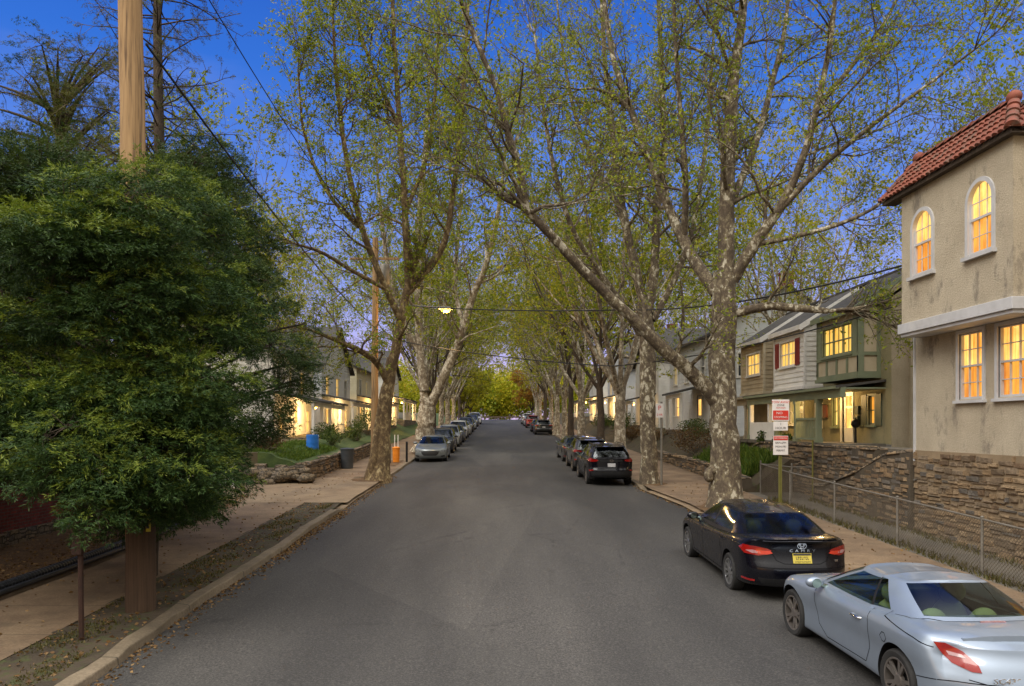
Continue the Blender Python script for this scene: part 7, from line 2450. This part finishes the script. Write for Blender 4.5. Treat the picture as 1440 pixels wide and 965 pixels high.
# tall half-dead conifer with bare whorled branches
D = 22.0
bp = at(222, 640, D); base = (bp[0], bp[1], gz(D) + .1)
t = thing('dead_spruce', 'tall half dead conifer with bare whorled branches behind the pole', 'tree', base)
tr, cr = NB(), NB()
Pt = [base, at(226, 300, D), at(223, 150, D), at(221, 0, D), at(220, -160, D), at(219, -260, D)]
P, Rr = resample(Pt, [.26, .17, .14, .11, .07, .02]); tubes(tr, P[None], Rr[None], 12, 0, .02)
n = 150
t_ = .38 + .6 * rng.random(n); pos, tan, r_, tt, _ = sample(P[None], Rr[None], n, .4, .98)
an = rng.random(n) * 2 * np.pi
dirs = np.stack([np.cos(an), np.sin(an), -.15 + .5 * rng.random(n)], -1)
B, BR = grow(pos, dirs, (.7 + 2.2 * rng.random(n)), np.full(n, .028), 8, .1, .02); tubes(tr, B, BR, 5, 0)
pos, tan, r_, tt, _ = sample(B, BR, 7, .3, 1.0)
S2, R2_ = grow(pos, side_dirs(tan, .8), .25 + .6 * rng.random(len(pos)), np.full(len(pos), .009), 5, .2, -.05); tubes(cr, S2, R2_, 3, 0)
top_ = pos[:, 2] > 10.2
pos2, tan2, _, _, _ = sample(S2[top_], R2_[top_], 3, .2, 1.0)
place_sprays(cr, pos2, unit(tan2 + np.array([0, 0, -.5])), np.full(len(pos2), .42), 1)
low_ = rng.random(len(S2)) < .06
pos2, tan2, _, _, _ = sample(S2[low_], R2_[low_], 2, .3, 1.0); place_sprays(cr, pos2, tan2, np.full(len(pos2), .45), 1)
tr.build('trunk', [M['bark_brown']], t, base, True); cr.build('crown', [M['twig'], M['olive_leaf']], t, base)


# ---- shrubs, grass, fallen leaves
def shrub(label, x, y, z, rx, ry, rz, leafm, n=1400, leaf=.09, group='garden shrubs', name='shrub'):
    t = thing(name, label, 'shrub', (x, y, z), group)
    tr, cr = NB(), NB()
    k = 14
    d = unit(rng.standard_normal((k, 3)) * np.array([1, 1, .4]) + np.array([0, 0, 1.0]))
    B, BR = grow(np.repeat(np.array([[x, y, z - .05]]), k, 0), d, np.full(k, rz * 1.3), np.full(k, .02), 6, .2, .05); tubes(tr, B, BR, 5)
    lob = unit(rng.standard_normal((9, 3))) * .55; li = rng.integers(0, 9, n)
    c = unit(rng.standard_normal((n, 3))) * rng.random((n, 1)) ** .4 * .55 + lob[li]
    pos = np.array([x, y, z + rz * .62]) + c * np.array([rx, ry, rz * .62]); pos[:, 2] = np.maximum(pos[:, 2], z + .02)
    leaves(cr, pos, leaf, 0, .6)
    tr.build('stem', M['twig'], t, (x, y, z)); cr.build('foliage', M[leafm], t, (x, y, z))
    return t


def gr(x, y):      # garden level
    if x > 8.9: return gz(y) + .12 + 1.13 * min(1, max(0, (x - 8.95) / 1.95))
    return gz(y) + .85 + .45 * min(1, max(0, (-8 - x) / 1.9))


shrub('green clipped bush at the left end of the porch wall', 11.2, 31.0, 2.6, .55, .6, .55, 'shrub')
shrub('smaller green bush beside the white porch parapet', 11.2, 29.6, 2.6, .4, .5, .45, 'shrub')
shrub('reddish brown bare bush on the bank behind the big trunk', 10.0, 38.0, gr(10, 38), 1.3, 1.5, 1.3, 'shrub_red', 1500)
shrub('dark green low shrub beside the pale blue white house', 11.2, 42.5, gr(11, 42), 1.2, 1.5, 1.0, 'shrub', 1500)
shrub('brownish shrub below the white gabled porch', 9.9, 48.0, gr(9.9, 48), 1.1, 1.6, 1.0, 'shrub_red', 1400)
shrub('dark rounded hedge plant before the amber porch on the right', 10.3, 62, gr(10, 62), 1.4, 2.2, 1.5, 'shrub', 1600, .12)
shrub('russet shrub half way up the right bank', 9.8, 55, gr(9.8, 55), 1.0, 1.6, .9, 'shrub_red', 1200, .11)
shrub('green shrub far up the right bank', 10, 72, gr(10, 72), 1.2, 2, 1.3, 'shrub', 1200, .13)
shrub('green shrub before the white left porch with the barrel', -9.8, 42.0, gr(-9.8, 42), .8, .9, .8, 'shrub', 1200)
shrub('pale leafy shrub right of the blue barrel', -8.9, 39.8, gr(-8.9, 39.8), .7, .9, .7, 'shrub', 1100)
shrub('dark shrub beside the leaning trunk on the left', -8.7, 45.5, gr(-8.7, 45.5), .9, 1.3, 1.0, 'shrub', 1300)
shrub('bushy green shrub before the glowing porch lamp', -9.0, 51.0, gr(-9, 51), 1.0, 1.5, 1.6, 'shrub', 1600)
shrub('low hedge plant before the cream house on the left', -9.4, 60.0, gr(-9.4, 58), 1.0, 2.2, 1.0, 'shrub', 1300, .11)
shrub('dry brown shrub above the rubble heap', -9.9, 31.6, gr(-9.9, 31.6), .8, .5, .7, 'shrub_red', 900)
shrub('dark undergrowth bush beside the white boards', -11.2, 30.2, gz(30) + .2, .7, .6, .7, 'shrub', 900)


def blades(name, label, n, fx, h, m, cat='grass'):
    nb = NB()
    p = np.array([fx() for _ in range(n)])
    a = rng.random(n) * 2 * np.pi; w_ = np.stack([np.cos(a), np.sin(a), 0 * a], -1) * .012
    hh = h * (.4 + .9 * rng.random(n))[:, None]
    lean = rng.standard_normal((n, 3)) * .45; lean[:, 2] = 1; lean = unit(lean)
    lean2 = lean + rng.standard_normal((n, 3)) * .3 * np.array([1, 1, .2]); 
    V = np.stack([p - w_, p + w_, p + lean * hh * .6 + w_ * .7, p + lean * hh * .6 + unit(lean2) * hh * .4], 1)
    nb.quads(V, np.arange(n * 4).reshape(n, 4))
    return tag(nb.build(name, M[m], None, (0, 0, 0)), label, cat, kind='stuff')


def u(a, c): return random.uniform(a, c)


def on_bank():
    x = u(9.3, 10.6); y = u(28.5, 35.5); return (x, y, gr(x, y) + .02)


blades('bank_grass', 'long green grass hanging over the bank behind the big trunk', 9000, on_bank, .5, 'grass')


def on_plot():
    x = u(-10.6, -8.3); y = u(30.8, 38.5); return (x, y, gr(x, y) + .0)


blades('plot_grass', 'bright green grass on the plot around the barrel', 9000, on_plot, .16, 'grass')


def on_verge():
    while True:
        x = u(-6.3, -5.3); y = u(8, 24)
        if math.sin(x * 3.1 + y * 1.3) + math.sin(y * 2.7 - x * 5) + u(-.6, .6) > .5: return (x, y, gz(y) + .1)


blades('verge_grass', 'thin worn grass of the left verge', 3200, on_verge, .045, 'drygrass')


def on_fence():
    x = u(8.95, 9.35) if random.random() < .6 else u(10.2, 10.5); y = u(9, 25); return (x, y, gz(y) + .1)


blades('fence_weeds', 'dry weeds along the foot of the chain link fence', 2600, on_fence, .14, 'drygrass')
nb = NB()
pts = []
for _ in range(3600):
    y = u(7, 26); pts.append((-8.35 - abs(random.gauss(0, 1.1)), y, gz(y) + .15 + u(0, .03)))
for _ in range(900):
    y = u(8, 24); pts.append((u(-6.3, -5.2), y, gz(y) + .125))
for _ in range(2200):
    y = u(7, 34) if random.random() < .7 else u(16, 23); pts.append((kerb_left(y) + abs(random.gauss(0, .17)) + .02, y, gz(y) + .012))
for _ in range(500):
    y = u(14, 32); x = kerb_right(y) - abs(random.gauss(0, .1)); pts.append((x, y, gz(y) + .012))
for _ in range(500):
    y = u(8, 30); pts.append((u(6.2, 9.1), y, gz(y) + .125))
for _ in range(300):
    y = u(10, 34); pts.append((u(-8.3, -6.3), y, gz(y) + .125))
leaves(nb, np.array(pts), .06, 0, .6, .93)
tag(nb.build('fallen_leaves', [M['deadleaf']], None, (0, 0, 0)), 'dry tan leaves drifted along kerbs and the left litter bed', 'leaves', kind='stuff')
